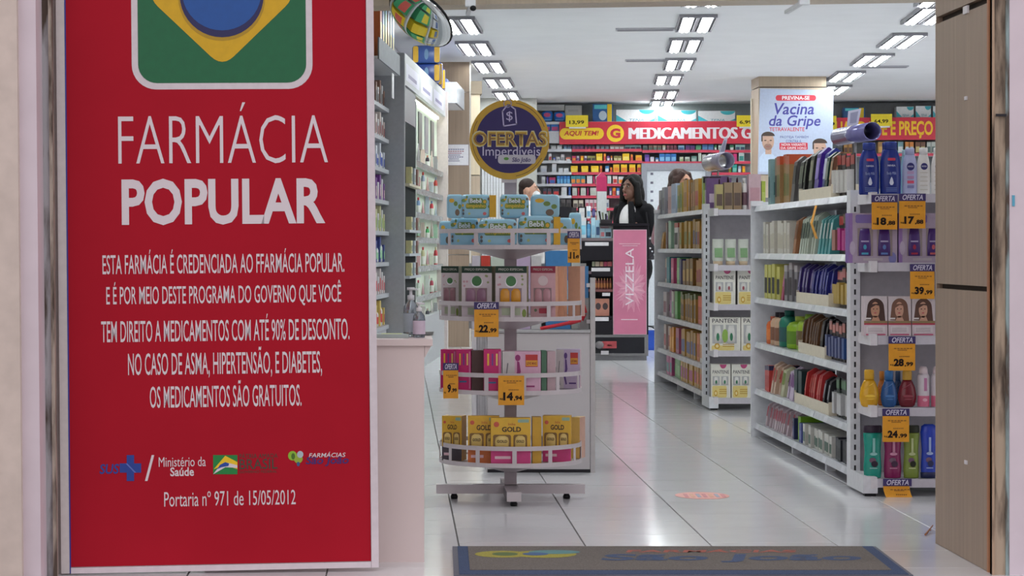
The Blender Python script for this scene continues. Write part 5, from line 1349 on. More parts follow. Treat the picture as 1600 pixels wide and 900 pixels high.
for y0_ in (191.5,): 
    bshelf(815, 1178, y0_, y0_ + 3, WSH); bshelf(1296, 1540, y0_, y0_ + 3, WSH)
def brow(ybase, segs, where):
    for (p0, p1, n, top, col, acc) in segs:
        st_ = (p1 - p0) / n
        for i in range(n):
            a_ = p0 + st_ * i + st_ * .04; b_ = p0 + st_ * (i + 1) - st_ * .04
            q0, q1 = bp(a_, ybase, CB + .02), bp(b_, top, CB + .02)
            w, h = q1.x - q0.x, q1.z - q0.z
            o = put('carton', round(w, 2) - .002, .15, round(h, 2) - .001, col, acc, None, ((q0.x + q1.x) / 2, (q0.y + q1.y) / 2, bp((a_ + b_) / 2, ybase).z + .001), -ANG, 'medicine_box')
            reg(o, f'{cname(col)} medicine box', where, 'box', 'medicine boxes on the back wall', 'from the left', (a_))
Wc, Yc, Oc, Rc, Nc, Mc, Bc = (222, 222, 228), (246, 202, 24), (236, 140, 40), (206, 60, 60), (50, 54, 100), (190, 40, 100), (40, 110, 190)
brow(234, [(852, 858, 1, 227, (206, 110, 70), Wc), (860, 879, 2, 226.5, (150, 156, 160), Wc), (880, 893, 2, 226.5, (56, 66, 100), (90, 120, 150)), (894, 912, 3, 226.5, (66, 56, 96), (120, 60, 110)), (913, 930, 3, 226.5, (60, 60, 86), (150, 50, 90)), (931, 952, 3, 226.5, (110, 90, 110), (120, 150, 160)), (953, 975, 3, 226.5, (150, 120, 110), (200, 206, 206)), (976, 1002, 3, 226.5, (110, 150, 150), (60, 50, 80))], 'on first shelf under the red banner')
brow(252, [(857, 862, 1, 240, Wc, (206, 90, 90)), (864, 868, 1, 246, (60, 90, 190), Wc), (869, 875, 1, 245, Wc, (190, 196, 206)), (876, 882, 1, 241, (196, 190, 196), (160, 160, 170)), (884, 892, 1, 246, (222, 120, 100), Wc), (894, 900, 1, 243, Mc, Oc), (901, 905, 1, 243, (226, 214, 230), (110, 60, 130)), (907, 912, 1, 243, Oc, Yc), (913, 917, 1, 243, (222, 214, 230), (80, 50, 110)), (918, 930, 2, 244, (150, 146, 80), (70, 66, 60)), (931, 942, 1, 239.5, Yc, (250, 220, 90)), (943, 947, 1, 239.5, Oc, Rc), (948, 953, 1, 244, (120, 70, 150), Wc), (954, 957, 1, 244, Oc, Wc), (959, 971, 2, 244, (140, 130, 70), (206, 200, 150)), (972, 984, 1, 240.5, Yc, (250, 226, 120)), (985, 989, 1, 241, Oc, Rc), (993, 1003, 1, 242, (240, 180, 20), Oc)], 'on second shelf under the red banner')
brow(270, [(844, 855, 1, 259, Wc, (200, 206, 222)), (862, 870, 1, 256, Wc, (206, 210, 222)), (872, 889, 2, 263, Wc, (206, 210, 220)), (891.5, 903, 1, 259.5, Yc, (250, 220, 80)), (907.5, 920, 1, 259.5, Yc, (250, 220, 80)), (923, 936, 1, 259.5, Yc, (250, 220, 80)), (937, 941, 1, 259.5, Oc, Rc), (945, 952, 1, 259, (60, 120, 176), Wc), (953, 957, 1, 261, Oc, Rc), (958, 968, 1, 257, (240, 190, 40), Oc), (970, 980, 1, 257, Yc, Oc), (983, 993, 1, 257, Yc, Oc), (995, 1002, 1, 257, (240, 186, 40), Rc)], 'on third shelf under the red banner')
brow(288, [(846, 852, 1, 276, Wc, (190, 190, 200)), (854, 857, 1, 276, (80, 60, 150), (110, 90, 180)), (858, 868, 1, 277, (196, 50, 110), (60, 110, 190)), (870, 891, 4, 275, (40, 120, 196), (110, 180, 226)), (892, 915, 3, 275, (60, 140, 160), (230, 140, 50)), (916.5, 926, 1, 275, Wc, (222, 226, 230)), (927, 929, 1, 275, Mc, Mc), (930, 933, 1, 275, Wc, Rc), (949, 955, 1, 275, (206, 216, 214), (176, 206, 206)), (957, 965, 1, 275, (222, 206, 206), Rc), (966, 975, 1, 276, Wc, Oc), (994, 1003, 1, 276, (150, 90, 60), (60, 110, 140))], 'on fourth shelf under the red banner')
brow(306.5, [(848, 862, 2, 295, (70, 70, 90), (150, 60, 70)), (864, 874, 1, 294, (60, 60, 80), Rc), (877, 886, 1, 292, Wc, (206, 210, 216)), (888, 892, 1, 292, (40, 80, 150), (60, 100, 170)), (894, 902, 1, 293, (206, 206, 202), (190, 196, 190)), (903, 905, 1, 293, Rc, Mc), (907, 916, 1, 293, (206, 206, 202), (190, 200, 190)), (917, 920, 1, 293, (150, 40, 100), Mc), (922, 932, 1, 293, (206, 206, 202), (190, 200, 190)), (952, 956, 1, 293, (90, 60, 150), Wc), (957, 962, 1, 293, Oc, Rc), (963, 968, 1, 293, (60, 110, 180), Wc)], 'on fifth shelf under the red banner')
brow(326, [(876, 893, 2, 312, (90, 84, 86), (60, 56, 58)), (895, 912, 2, 313, (206, 196, 180), (90, 80, 80)), (914, 934, 3, 312, (216, 200, 206), (190, 90, 110)), (936, 952, 2, 312, (206, 206, 210), (120, 130, 150))], 'on sixth shelf under the red banner')
brow(346, [(896, 912, 2, 332, (206, 190, 190), (190, 90, 100)), (914, 934, 3, 332, (216, 206, 206), (200, 110, 110)), (936, 952, 2, 332, (206, 206, 210), (110, 90, 140))], 'on seventh shelf under the red banner')
brow(235.5, [(1004, 1012, 1, 226.5, (110, 120, 120), (60, 90, 90)), (1013, 1034, 3, 226.5, (140, 110, 96), (80, 110, 100)), (1035, 1040, 1, 226.5, (206, 190, 160), Wc), (1041, 1058, 3, 226.5, (130, 60, 80), (90, 40, 60)), (1059, 1070, 1, 226.5, (130, 170, 196), (60, 110, 160)), (1071, 1086, 2, 226.5, (80, 60, 120), (120, 60, 130)), (1087, 1096, 1, 227, (60, 130, 90), (90, 160, 120)), (1097, 1115, 2, 226, (60, 100, 160), (90, 140, 190)), (1116, 1120, 1, 227, (60, 140, 90), Wc), (1122, 1130, 1, 227, (190, 206, 200), (150, 170, 160)), (1140, 1147, 1, 227, (60, 140, 100), Wc), (1149, 1164, 2, 226, (150, 196, 190), (60, 80, 110))], 'under the banner above the white door')
brow(253.5, [(1007, 1015, 1, 241, (90, 60, 150), (130, 90, 180)), (1016, 1022, 1, 245, (206, 206, 226), Wc), (1024, 1029, 1, 246, (70, 120, 180), Wc), (1030, 1057, 3, 240, (50, 120, 196), (130, 190, 230)), (1062, 1068, 1, 245, (206, 214, 190), (150, 180, 130)), (1070, 1078, 1, 245, (196, 206, 196), (150, 160, 140)), (1080, 1089, 1, 244, (110, 150, 140), (160, 180, 176)), (1091, 1096, 1, 239, (206, 220, 206), (190, 206, 190)), (1097, 1103, 1, 241, (216, 220, 216), Wc), (1107, 1112, 1, 240, (206, 220, 216), (60, 150, 110)), (1113, 1119, 1, 244, Rc, Oc), (1138, 1152, 2, 240, (206, 40, 110), (190, 60, 130)), (1154, 1163, 1, 238, (206, 216, 214), (60, 150, 140))], 'on second shelf above the white door')
brow(270.5, [(1139, 1143, 1, 259, Oc, (90, 150, 60)), (1144, 1152, 1, 257.5, (40, 160, 150), (120, 206, 190)), (1153, 1158, 1, 259, (150, 170, 190), Wc), (1159, 1165, 1, 259, Oc, Yc)], 'on the shelf right of the silver rolled sign')
brow(241, [(1302, 1316, 2, 224, (90, 96, 100), (60, 60, 70)), (1318, 1332, 2, 224, (176, 130, 70), (90, 60, 50)), (1372, 1390, 2, 222, (160, 120, 70), (206, 160, 90)), (1392, 1412, 2, 222, (110, 150, 160), (206, 206, 206)), (1414, 1428, 2, 222, (206, 130, 60), (176, 190, 196)), (1430, 1446, 2, 222, (110, 70, 50), (190, 180, 120)), (1448, 1462, 2, 221, (190, 196, 190), (90, 110, 110)), (1464, 1480, 2, 222, (150, 60, 60), (206, 206, 206))], 'under the price banner at right')
# red banner
def banner(px0, px1, py0, py1, py1r, label):
    a_, b_ = bp(px0, py1, CB - .04), bp(px1, py1r, CB - .04)
    h = (py1 - py0) * a_.y / F
    o = em('banner', (a_.x, a_.y, a_.z), -math.atan2(a_.y - b_.y, b_.x - a_.x))
    L = math.hypot(b_.x - a_.x, b_.y - a_.y)
    ob('board', MB().box(0, L, 0, .015, 0, h, M((206, 40, 66), 0.4)), o)
    lab(o, label, 'banner')
    return o, L, h
b1, L1, h1 = banner(874, 1180, 190.5, 225.5, 224.5, 'long red banner over the back wall shelving left of the column')
k = 30.0 / F
def bx(px): return (px - 874) * k
YB_ = M((246, 206, 40), 0.4)
b_ = MB().poly(rr(bx(874.5), bx(944), h1 * .22, h1 * .73, h1 * .25), -.001, YB_); ob('yellow_pill', b_, b1)
text(b1, 'AQUI TEM!', bx(881), bx(936), h1 * .35, h1 * .60, -.003, M((200, 40, 50), 0.5), bold=.025, shear=.2)
ob('yellow_disc', MB().ell(bx(962), h1 * .48, 13.6 * k, 13.6 * k, -.001, YB_, 24), b1)
text(b1, 'G', bx(954), bx(970), h1 * .26, h1 * .70, -.003, M((206, 40, 60), 0.5), bold=.05)
text(b1, 'MEDICAMENTOS GENÉRICOS', bx(984) + .012, bx(984) + .012 + (1143 - 984) * k / 12.1 * 22.4, h1 * .22, h1 * .86, -.0022, M((236, 230, 236), 0.5))
text(b1, 'MEDICAMENTOS GENÉRICOS', bx(984) - .012, bx(984) - .012 + (1143 - 984) * k / 12.1 * 22.4, h1 * .22, h1 * .86, -.0024, M((236, 230, 236), 0.5))
text(b1, 'MEDICAMENTOS GENÉRICOS', bx(984), bx(984) + (1143 - 984) * k / 12.1 * 22.4, h1 * .22, h1 * .86, -.002, M((236, 230, 236), 0.5))
b2, L2, h2 = banner(1288, 1560, 184, 219, 214.5, 'red banner with yellow lettering above the back shelving on the right')
def bx2(px): return (px - 1288) * 29.4 / F
text(b2, 'QUALIDADE E PREÇO', bx2(1291), bx2(1458.5), h2 * .06, h2 * .84, -.002, M((246, 196, 40), 0.5), bold=.03)
# yellow price signs clipped to the banners
def ysign(px0, px1, py0, py1, t, label):
    a_, q = bp(px0, py1, CB - .10), bp(px1, py0, CB - .10)
    o = em('yellow_price_sign', (a_.x, a_.y, a_.z), -ANG); w, h = q.x - a_.x, q.z - a_.z
    ob('card', MB().box(0, w, 0, .008, 0, h, M((240, 216, 40), 0.4)), o)
    ob('clip', MB().box(w * .15, w * .9, .0, .012, -.02, 0, WHITE), o)
    text(o, t, w * .16, w * .82, h * .2, h * .56, -.001, INK, bold=.02)
    lab(o, label, 'price sign', 'yellow price signs on the banners')
ysign(884, 919, 180, 198.5, '13,99', 'yellow price sign 13,99 above the words on the red banner\'s left')
ysign(1151, 1180, 180, 198, '6,99', 'yellow price sign at the red banner\'s right end beside the column')
ysign(1292, 1307, 181, 202, '9', 'yellow price sign peeping out right of the vaccine poster')
ysign(1361, 1394, 178, 197, '64,99', 'yellow price sign 64,99 above the right hand red banner')
# packs on top of the shelving
zt_ = bp(900, 191.5).z + .001
def toppack(px0, px1, py0, py1, kind, label, dep=.05, name='diaper_pack', cat='pack'):
    a_, q = bp(px0, py1, CB + dep), bp(px1, py0, CB + dep); w, h = q.x - a_.x, q.z - max(zt_, a_.z)
    z0 = max(zt_, a_.z)
    o = em(name, ((a_.x + q.x) / 2, a_.y, z0), -ANG)
    p_ = MB()
    if kind == 'wrap':
        ob('wrapped_rolls', MB().box(-w / 2, w / 2, 0, .22, 0, h, M((228, 230, 232), 0.3)), o)
        TE = M((60, 176, 190), 0.4)
        p_.poly([(-w / 2, 0.002), (-w * .18, 0.002), (-w / 2, h * .6)], -.001, TE); p_.ell(w * .30, h * .98, w * .2, h * .34, -.001, TE, 14, math.pi, 2 * math.pi)
        p_.poly([(w / 2, 0.002), (w * .3, 0.002), (w / 2, h * .3)], -.001, TE)
        text(o, 'TENA', -w * .16, w * .22, h * .06, h * .28, -.002, M((70, 150, 170), 0.5), shear=.2)
    elif kind == 'blue':
        ob('pouch', MB().ball((0, .08, h / 2), (w / 2, .08, h / 2), M((36, 110, 196), 0.3), 18, 10, .5), o)
        p_.ell(0, h * .62, w * .3, h * .2, -.001, M((206, 80, 130), 0.4), 14); p_.rect(-w * .36, w * .36, h * .1, h * .2, -.001, M((110, 180, 226), 0.4))
    elif kind == 'teal':
        ob('pack', MB().box(-w / 2, w / 2, 0, .2, 0, h, M((30, 90, 150), 0.35)), o)
        p_.rect(-w * .42, w * .2, h * .72, h * .94, -.001, M((90, 200, 206), 0.4)); p_.ell(0, h * .36, w * .2, h * .26, -.001, M((190, 206, 220), 0.4), 12)
        p_.rect(w * .22, w * .44, 0.002, h * .98, -.0015, M((236, 200, 30), 0.4))
    elif kind == 'box':
        ob('carton', MB().box(-w / 2, w / 2, 0, .2, 0, h, M((206, 206, 204), 0.5)), o); p_.rect(-w * .3, w * .3, h * .4, h * .6, -.001, M((190, 190, 190), 0.5))
    ob('print', p_, o); lab(o, label, cat, 'packs on top of the back shelving')
toppack(846, 864, 173, 190, 'blue', 'blue pack with pink oval left of two on the back shelving')
toppack(865, 883, 174, 190, 'blue', 'blue pack with pink oval right of two on the back shelving')
toppack(838, 882, 163.5, 173, 'box', 'pale carton lying on the shelving behind the blue packs', .12, 'carton', 'carton')
toppack(883, 909, 164.5, 181, 'box', 'pale carton standing behind the 13,99 sign', .16, 'carton', 'carton')
toppack(926, 958, 162, 191, 'teal', 'dark blue pack with teal and yellow bands left of the white packs')
for i, (a_, c_) in enumerate(((963, 1023), (1028, 1088), (1091, 1149))): toppack(a_, c_, 171 + i, 191, 'wrap', f'white pack with teal waves, {["leftmost", "middle", "rightmost"][i]} of three over the banner')
toppack(1318, 1352, 168, 186, 'teal', 'dark pack above the right banner behind the violet rolled sign')
toppack(1401, 1428, 166.5, 183, 'wrap', 'white pack with teal wave right of the 64,99 sign')
toppack(1431, 1455, 165.5, 183, 'wrap', 'white pack with teal wave second from the 64,99 sign')
toppack(1458, 1482, 165.5, 183, 'wrap', 'white pack with teal wave beside the timber pillar\'s edge')
# blue packs lower left under the banner's start
for i, (a_, c_, y0_, y1_) in enumerate(((850, 860, 194, 205), (861, 873, 193, 206))):
    q0, q1 = bp(a_, y1_), bp(c_, y0_); o = put('carton', q1.x - q0.x, .1, q1.z - q0.z, (40, 120, 206), (206, 80, 140), None, ((q0.x + q1.x) / 2, q0.y + .02, q0.z), -ANG, 'box')
    lab(o, ['left', 'right'][i] + ' small blue box under the blue packs beside the banner', 'box')
bshelf(836, 873.5, 206, 224, WSH)
# white door in a grey frame
Yd = back_y(1055, CB) - .02
dr = em('door_1', (PXm(1056.5, Yd), Yd, 0), -ANG); dr['kind'] = 'structure'
wd = 54 * Yd / F; hd_ = PZm(254, Yd)
GF = M((150, 152, 162), 0.5)
for x0, x1_ in ((-wd, -wd * .84), (wd * .84, wd)): ob('frame_post', MB().box(x0, x1_, -.03, .08, 0, hd_ - .1, GF), dr)
ob('frame_head', MB().box(-wd, wd, -.03, .08, hd_ - .1, hd_ - .01, GF), dr)
ob('leaf', MB().box(-wd * .838, wd * .838, 0, .04, .01, hd_ - .101, M((226, 232, 240), 0.35)), dr)
for i in range(9): ob('tick_mark', MB().rect(-wd * .74, -wd * .66, hd_ - .16 - .115 * i, hd_ - .13 - .115 * i, -.001, M((110, 110, 130), 0.5)), dr)

# ---------------------------------------------------------------- timber column with vaccine poster
YC = 25.9
xc0, xc1 = PXm(1185.5, YC), PXm(1291, YC)
co = em('column_right'); co['kind'] = 'structure'
ob('cladding_panel', MB().box(xc0, xc1, YC, YC + .02, 0, PZm(137, YC), WOODL), co)
ob('cladding_panel', MB().box(xc0, xc1, YC, YC + .02, PZm(135.5, YC), CEIL, M((176, 158, 138), 0.5, 0, 0.08, 30, 'wood')), co)
ob('cladding_panel', MB().box(xc0, xc0 + .02, YC + .021, YC + .55, 0, PZm(137, YC), WOOD), co)
ob('cladding_panel', MB().box(xc0, xc0 + .02, YC + .021, YC + .55, PZm(135.5, YC), CEIL, WOOD), co)
ob('core', MB().box(xc0 + .02, xc1, YC + .022, YC + .55, 0, CEIL, DARK), co)
ob('corner_trim', MB().box(xc0 - .02, xc0, YC + .42, YC + .47, 0, PZm(150, YC), M((196, 186, 170), 0.5)), co)
YV = YC - .03
vp = em('vaccine_poster', (PXm(1244, YV), YV, PZm(272, YV))); kv = YV / F
def vx(px): return (px - 1244) * kv
def vz(py): return (272 - py) * kv
def vsk(px, py): return (vx(px), vz(py))
pb = MB(); pb.prism([vsk(1184, 272), vsk(1300, 276), vsk(1302.5, 141), vsk(1187.5, 138)], 0, .006, M((182, 193, 218), 0.4)); ob('sheet', pb, vp)
RV, BV = M((206, 50, 70), 0.4), M((66, 62, 150), 0.4)
ob('red_pill', MB().poly(rr(vx(1212), vx(1275), vz(157.5), vz(148.5), .028), -.001, RV), vp)
text(vp, 'PREVINA-SE', vx(1222), vx(1265), vz(156), vz(150), -.002, PAPER, bold=.02)
text(vp, 'Vacina', vx(1210), vx(1272), vz(179), vz(161), -.001, BV, bold=.015, shear=.2)
text(vp, 'da Gripe', vx(1201.5), vx(1282), vz(202), vz(180), -.001, BV, bold=.015, shear=.2)
text(vp, 'TETRAVALENTE', vx(1202), vx(1257), vz(205), vz(199), -.001, RV, bold=.01)
text(vp, 'PROTEJA TAMBÉM', vx(1219), vx(1263), vz(217), vz(211.5), -.001, BV)
text(vp, 'CONTRA A', vx(1228), vx(1252), vz(223), vz(218.5), -.001, BV)
ob('red_box', MB().poly(rr(vx(1218), vx(1262), vz(234), vz(223), .01), -.001, RV), vp)
text(vp, 'NOVA VARIANTE', vx(1221), vx(1259), vz(228), vz(224), -.002, PAPER, bold=.01)
text(vp, 'DA GRIPE H3N2', vx(1220), vx(1260), vz(233), vz(229.5), -.002, PAPER, bold=.01)
def face(cx_, cy_, sc, shirt, label):
    p_ = MB(); S, Hh = M((196, 160, 142), 0.5), M((70, 54, 48), 0.5)
    def q(x, y): return vsk(cx_ + x * sc, cy_ + y * sc)
    p_.poly([q(-13, 45), q(13, 45), q(12, 24), q(4, 16), q(-6, 16), q(-13, 24)], -.001, M(shirt, 0.5))
    p_.poly([q(-4, 10), q(5, 10), q(5, 19), q(-4, 19)], -.0014, S)
    c_ = q(0, 0); p_.ell(c_[0], c_[1], 9 * sc * kv, 13 * sc * kv, -.002, S, 20)
    c_ = q(0, -8); p_.ell(c_[0], c_[1], 10 * sc * kv, 6.5 * sc * kv, -.0024, Hh, 18, 0, math.pi)
    p_.poly([q(-10, -8), q(-8, -8), q(-8, 0), q(-10, 0)], -.0024, Hh)
    for s in (-4, 4):
        c_ = q(s, -1.5); p_.ell(c_[0], c_[1], 2 * sc * kv, .8 * sc * kv, -.0026, Hh, 8)
    c_ = q(0, 8); p_.ell(c_[0], c_[1], 6 * sc * kv, 5 * sc * kv, -.0023, M((150, 116, 104), 0.5), 12); p_.poly([q(-3, 7), q(3, 7), q(3, 8.2), q(-3, 8.2)], -.0027, M((150, 90, 90), 0.5))
    p_.poly([q(-1, -1), q(1, -1), q(1.5, 4), q(-1.5, 4)], -.0026, M((180, 142, 126), 0.5))
    ob('portrait_print', p_, vp)
face(1200, 221, 1.05, (196, 212, 236), ''); face(1281, 233, 1.15, (150, 120, 110), '')
lab(vp, 'pale blue flu vaccine poster with two printed men hanging on the timber column', 'poster')

# ---------------------------------------------------------------- low white cabinet behind the round stand, with packs on it
YW = 10.46
wc = em('low_cabinet', (PXm(845, YW), YW, 0)); kw = YW / F
def wx(px): return (px - 845) * kw
WPN = M((206, 200, 202), 0.4, 0, 0.02, 4)
zc = PZm(516, YW)
ob('carcass', MB().box(wx(761), wx(925), .012, .5, .0, zc - .012, WPN), wc)
ob('front_panel', MB().box(wx(762), wx(922), 0, .011, .015, zc - .014, WPN), wc)
ob('corner_post', MB().box(wx(922.5), wx(930), -.004, .03, .0, PZm(434, YW), M((196, 190, 190), 0.4)), wc)
ob('plinth', MB().box(wx(762), wx(929), .004, .02, .0, .014, DARK), wc)
ob('top_board', MB().box(wx(757), wx(924), -.004, .5, zc - .011, zc, M((190, 188, 190), 0.4)), wc)
ob('corner_post', MB().box(wx(737), wx(744), -.0, .03, 0.12, zc, WHITE), wc)
pw = ob('side_leaf', MB().box(wx(744), wx(760), .02, .03, .12, zc - .012, M((200, 198, 202), 0.4)), wc)
gr_ = MB()
for i in range(4): gr_.box(wx(746 + 3.6 * i), wx(746.5 + 3.6 * i), .0185, .02, .12, zc - .012, M((170, 168, 172), 0.4))
gr_ob = ob('groove_strips', gr_, pw, kind='stuff')
lab(wc, 'low white cabinet standing behind the tiered stand', 'cabinet')
tb = em('tabletop_display', (PXm(875, YW), YW + .06, zc))
def tx(px): return (px - 875) * kw
GBX = M((150, 150, 150), 0.4)
ob('grey_back', MB().box(tx(735), tx(922), .16, .17, 0.0005, 104 * kw, M((160, 158, 158), 0.5)), tb)
ob('side_panel', MB().box(tx(907), tx(922), .0, .16, 0.0005, 50 * kw, GBX), tb)
ob('blue_side_panel', MB().box(tx(914), tx(921), -.002, .0, 50 * kw, 100 * kw, M((60, 120, 170), 0.4)), tb)
rc = MB()
pts = [(tx(845), 2 * kw), (tx(890), 11 * kw), (tx(908), 16 * kw), (tx(913), 26 * kw), (tx(910), 38 * kw)]
for i in range(4): rc.tube((pts[i][0], -.02, pts[i][1]), (pts[i + 1][0], -.02, pts[i + 1][1]), .008 + .003 * i, M((206, 40, 56), 0.3), n=8)
ob('red_trim', rc, tb)
for py in (446, 503): ob('price_clip', MB().box(tx(918), tx(923), -.01, -.002, (516 - py - 3) * kw, (516 - py + 3) * kw, WHITE), tb)
lab(tb, 'grey tabletop display with red curved trim on the low white cabinet', 'display')
for i, (a_, c_, py, col, acc, ds_) in enumerate(((738, 750, 400, (206, 200, 210), (80, 60, 150), 'white pack with purple stripe'), (752, 766, 400, (206, 70, 56), (230, 140, 100), 'red pack'), (767, 788, 402, (206, 220, 206), (120, 200, 70), 'white and green pack'), (805, 829, 401, (196, 176, 206), (206, 196, 216), 'lilac pack'), (830, 846, 400, (206, 206, 206), (80, 170, 90), 'white pack with green corner'), (853, 892, 392, (60, 130, 190), (130, 190, 226), 'blue carton with pale stripe'), (893, 907, 400, (190, 196, 190), (222, 170, 60), 'grey green carton'))):
    o = put('carton', (c_ - a_) * kw, .08, (516 - py) * kw, col, acc, None, (PXm((a_ + c_) / 2, YW + .1), YW + .11, zc + .001), 0, 'box')
    lab(o, ds_ + ' seen between the first and second tiers of the stand', 'pack', 'packs on the low white cabinet')

# ---------------------------------------------------------------- pink make-up display stand
YK = 20.98
mkp = em('makeup_stand', (PXm(985, YK), YK, 0)); kk = YK / F
def kx(px): return (px - 985) * kk
def kz(py): return PZm(py, YK)
BK = M((30, 28, 34), 0.35)
ob('base', MB().box(kx(908), kx(1011), .03, .42, 0, kz(554), M((150, 148, 152), 0.4)), mkp)
ob('lower_tray', MB().box(kx(908), kx(1013), 0.0, .44, kz(556), kz(523), M((126, 124, 126), 0.4)), mkp)
ob('tray_recess', MB().rect(kx(928), kx(1007), kz(552), kz(527), -.001, M((40, 40, 46), 0.4)), mkp)
ob('body', MB().box(kx(958), kx(1013), .0, .44, kz(523) + .001, kz(353), BK), mkp)
ob('column_back', MB().box(kx(904), kx(957.8), .36, .44, kz(523) + .001, kz(372), BK), mkp)
ob('top_board', MB().box(kx(937), kx(1014), -.03, .44, kz(353), kz(349), BK), mkp)
PKK = M((206, 120, 150), 0.4, 0, 0.06, 6)
pp_ = ob('poster_panel', MB().box(kx(958.5), kx(1009.5), -.014, -.001, kz(522), kz(359.5), PKK), mkp)
ob('poster_border', MB().box(kx(957.8), kx(1010.2), -.010, -.0008, kz(522.8), kz(358.8), M((226, 206, 214), 0.4)), mkp)
fl_ = MB(); cx_, cz_ = kx(986), kz(450); rnd = random.Random(4)
for i in range(26):
    t = 2 * math.pi * i / 26 + rnd.uniform(-.08, .08); L = (15 + rnd.random() * 9) * kk * (1.0 + .9 * abs(math.sin(t)))
    d_ = Vector((math.cos(t) * .95, math.sin(t))); n_ = Vector((-d_.y, d_.x)) * kk * (2.4 + rnd.random())
    e_ = Vector((cx_, cz_)) + d_ * L
    e_.x = max(kx(959), min(kx(1009), e_.x)); e_.y = max(kz(500), min(kz(380), e_.y))
    fl_.poly([(cx_ - n_.x, cz_ - n_.y), (cx_ + n_.x, cz_ + n_.y), (e_.x, e_.y)], -.0146 - .0001 * i, M([(222, 150, 176), (230, 170, 190), (214, 138, 166)][i % 3], 0.4))
blob = []
for i in range(32):
    t = 2 * math.pi * i / 32; q = (1.0 if i % 2 else .62) * (.85 + .3 * rnd.random())
    blob.append((max(kx(959.5), min(kx(1008.5), cx_ + 26 * kk * q * math.cos(t))), cz_ + 40 * kk * q * math.sin(t)))
fl_.poly(blob, -.0142, M((216, 148, 172), 0.4))
ob('splash_print', fl_, mkp)
ob('fine_print', MB().rect(kx(967), kx(1000), kz(381.5), kz(380.5), -.0195, M((230, 190, 206), 0.4)), mkp)
ob('fine_print', MB().rect(kx(972), kx(996), kz(384.5), kz(383.5), -.0195, M((230, 190, 206), 0.4)), mkp)
# vertical lettering: bottom to top
text(mkp, 'VIZZELA', kx(990), kx(990) + (477 - 388) * kk, kz(477), kz(477) + 13 * kk, -.0195, M((236, 220, 230), 0.4), bold=.0, rot=-math.pi / 2)
ob('fine_print', MB().rect(kx(970), kx(996), kz(500), kz(498.5), -.0195, M((236, 210, 222), 0.4)), mkp)
for py0, py1, m_ in ((372, 376.5, M((120, 106, 110), 0.4)), (424, 428, M((110, 90, 96), 0.4)), (452, 456, M((120, 70, 70), 0.4)), (494, 498, BK)):
    s = ob('shelf', MB().box(kx(905), kx(957.5), 0.0, .36, kz(py1), kz(py0), m_), mkp)
for py0, py1, a_, c_ in ((378.5, 384, 914, 951), (418.5, 424, 924, 953), (457.5, 462.5, 941, 953), (495.5, 501.5, 930, 951), (548, 554, 939, 951)):
    ob('shelf_label', MB().box(kx(a_), kx(c_), -.006, -.002, kz(py1), kz(py0), WHITE), mkp)
ob('shelf_fascia', MB().box(kx(905), kx(957.5), -.002, 0, kz(407), kz(377), BK), mkp)
ob('shelf_fascia', MB().box(kx(924), kx(957.5), -.002, 0, kz(432), kz(416), BK), mkp)
ob('shelf_fascia', MB().box(kx(924), kx(957.5), -.002, 0, kz(522.5), kz(499), BK), mkp)
lab(mkp, 'black make-up display stand with tall pink splash poster', 'display stand')
def mki(px0, px1, pyt, pyb, kind, col, acc, cap, desc, name=None, dY=.04):
    w = (px1 - px0) * kk; h = (pyb - pyt) * kk
    o = put(kind, w, min(w, .12), h, col, acc, cap, (PXm((px0 + px1) / 2, YK), YK + dY, kz(pyb) + .001), 0, name or KNAME[kind][0])
    lab(o, desc, KNAME[kind][1].split()[-1])
mki(908, 916.5, 340, 372, 'carton', (206, 220, 230), (130, 200, 226), (222, 222, 226), 'white and blue box at left end on the make-up stand\'s upper shelf')
mki(917, 924, 346, 372, 'bottle', (70, 140, 190), (110, 170, 210), (190, 200, 210), 'blue bottle between white boxes on the make-up stand\'s upper shelf')
mki(924.5, 931, 340, 372, 'carton', (176, 216, 232), (150, 200, 226), None, 'tall pale blue box directly right of the blue bottle')
mki(931.5, 938, 344, 372, 'carton', (170, 210, 230), (60, 90, 130), None, 'tall pale blue box beside the brush tray')
mki(939, 945.5, 357, 372, 'carton', (186, 218, 232), (206, 120, 130), None, 'short pale blue box with reddish label under the brush tray')
mki(946, 956, 357, 372, 'carton', (180, 214, 232), (50, 50, 70), None, 'short pale blue box with dark marks beside the pink poster')
mki(906, 914, 325, 340, 'carton', (222, 220, 220), (206, 206, 210), None, 'white box top left above the white and blue box')
mki(917, 924, 322, 345, 'tube', (216, 220, 226), (120, 170, 206), (190, 60, 80), 'white tube with red cap above the blue bottle')
mki(926, 931, 326, 340, 'tube', (60, 50, 110), (90, 80, 140), (50, 40, 90), 'small dark violet tube above the pale blue boxes')
for i, (a_, c_, col) in enumerate(((926, 930, (176, 176, 150)), (931, 937, (216, 200, 180)), (938, 943, (226, 170, 140)), (944, 949, (200, 70, 110)), (950, 957, (226, 110, 120)))):
    mki(a_, c_, 409, 424, 'carton', col, tuple(min(255, q + 20) for q in col), None, f'small {cname(col)} box on the make-up stand\'s second shelf')
for i in range(6):
    a_ = 929.5 + 4.6 * i; w = 4.0 * kk
    o = put('bottle', w, w, 17 * kk, (150, 84, 76), (196, 130, 80), (206, 160, 110), (PXm(a_ + 2.3, YK), YK + .05, kz(452) + .001), 0, 'bottle'); reg(o, 'copper bottle', 'on third shelf of the make-up stand', 'bottle', 'copper bottles on the make-up stand')
pal = em('makeup_palette', (PXm(943, YK), YK + .05, kz(494) + .001))
ob('tray', MB().box(kx(929 + 42) , kx(929 + 66), 0, .03, 0, 27 * kk, M((206, 140, 120), 0.4)), pal)
for s in (-1, 1): ob('pan', MB().ell(s * 5.5 * kk - .012, 15 * kk, 4.2 * kk, 5.5 * kk, -.001, M((70, 56, 60), 0.4), 14), pal)
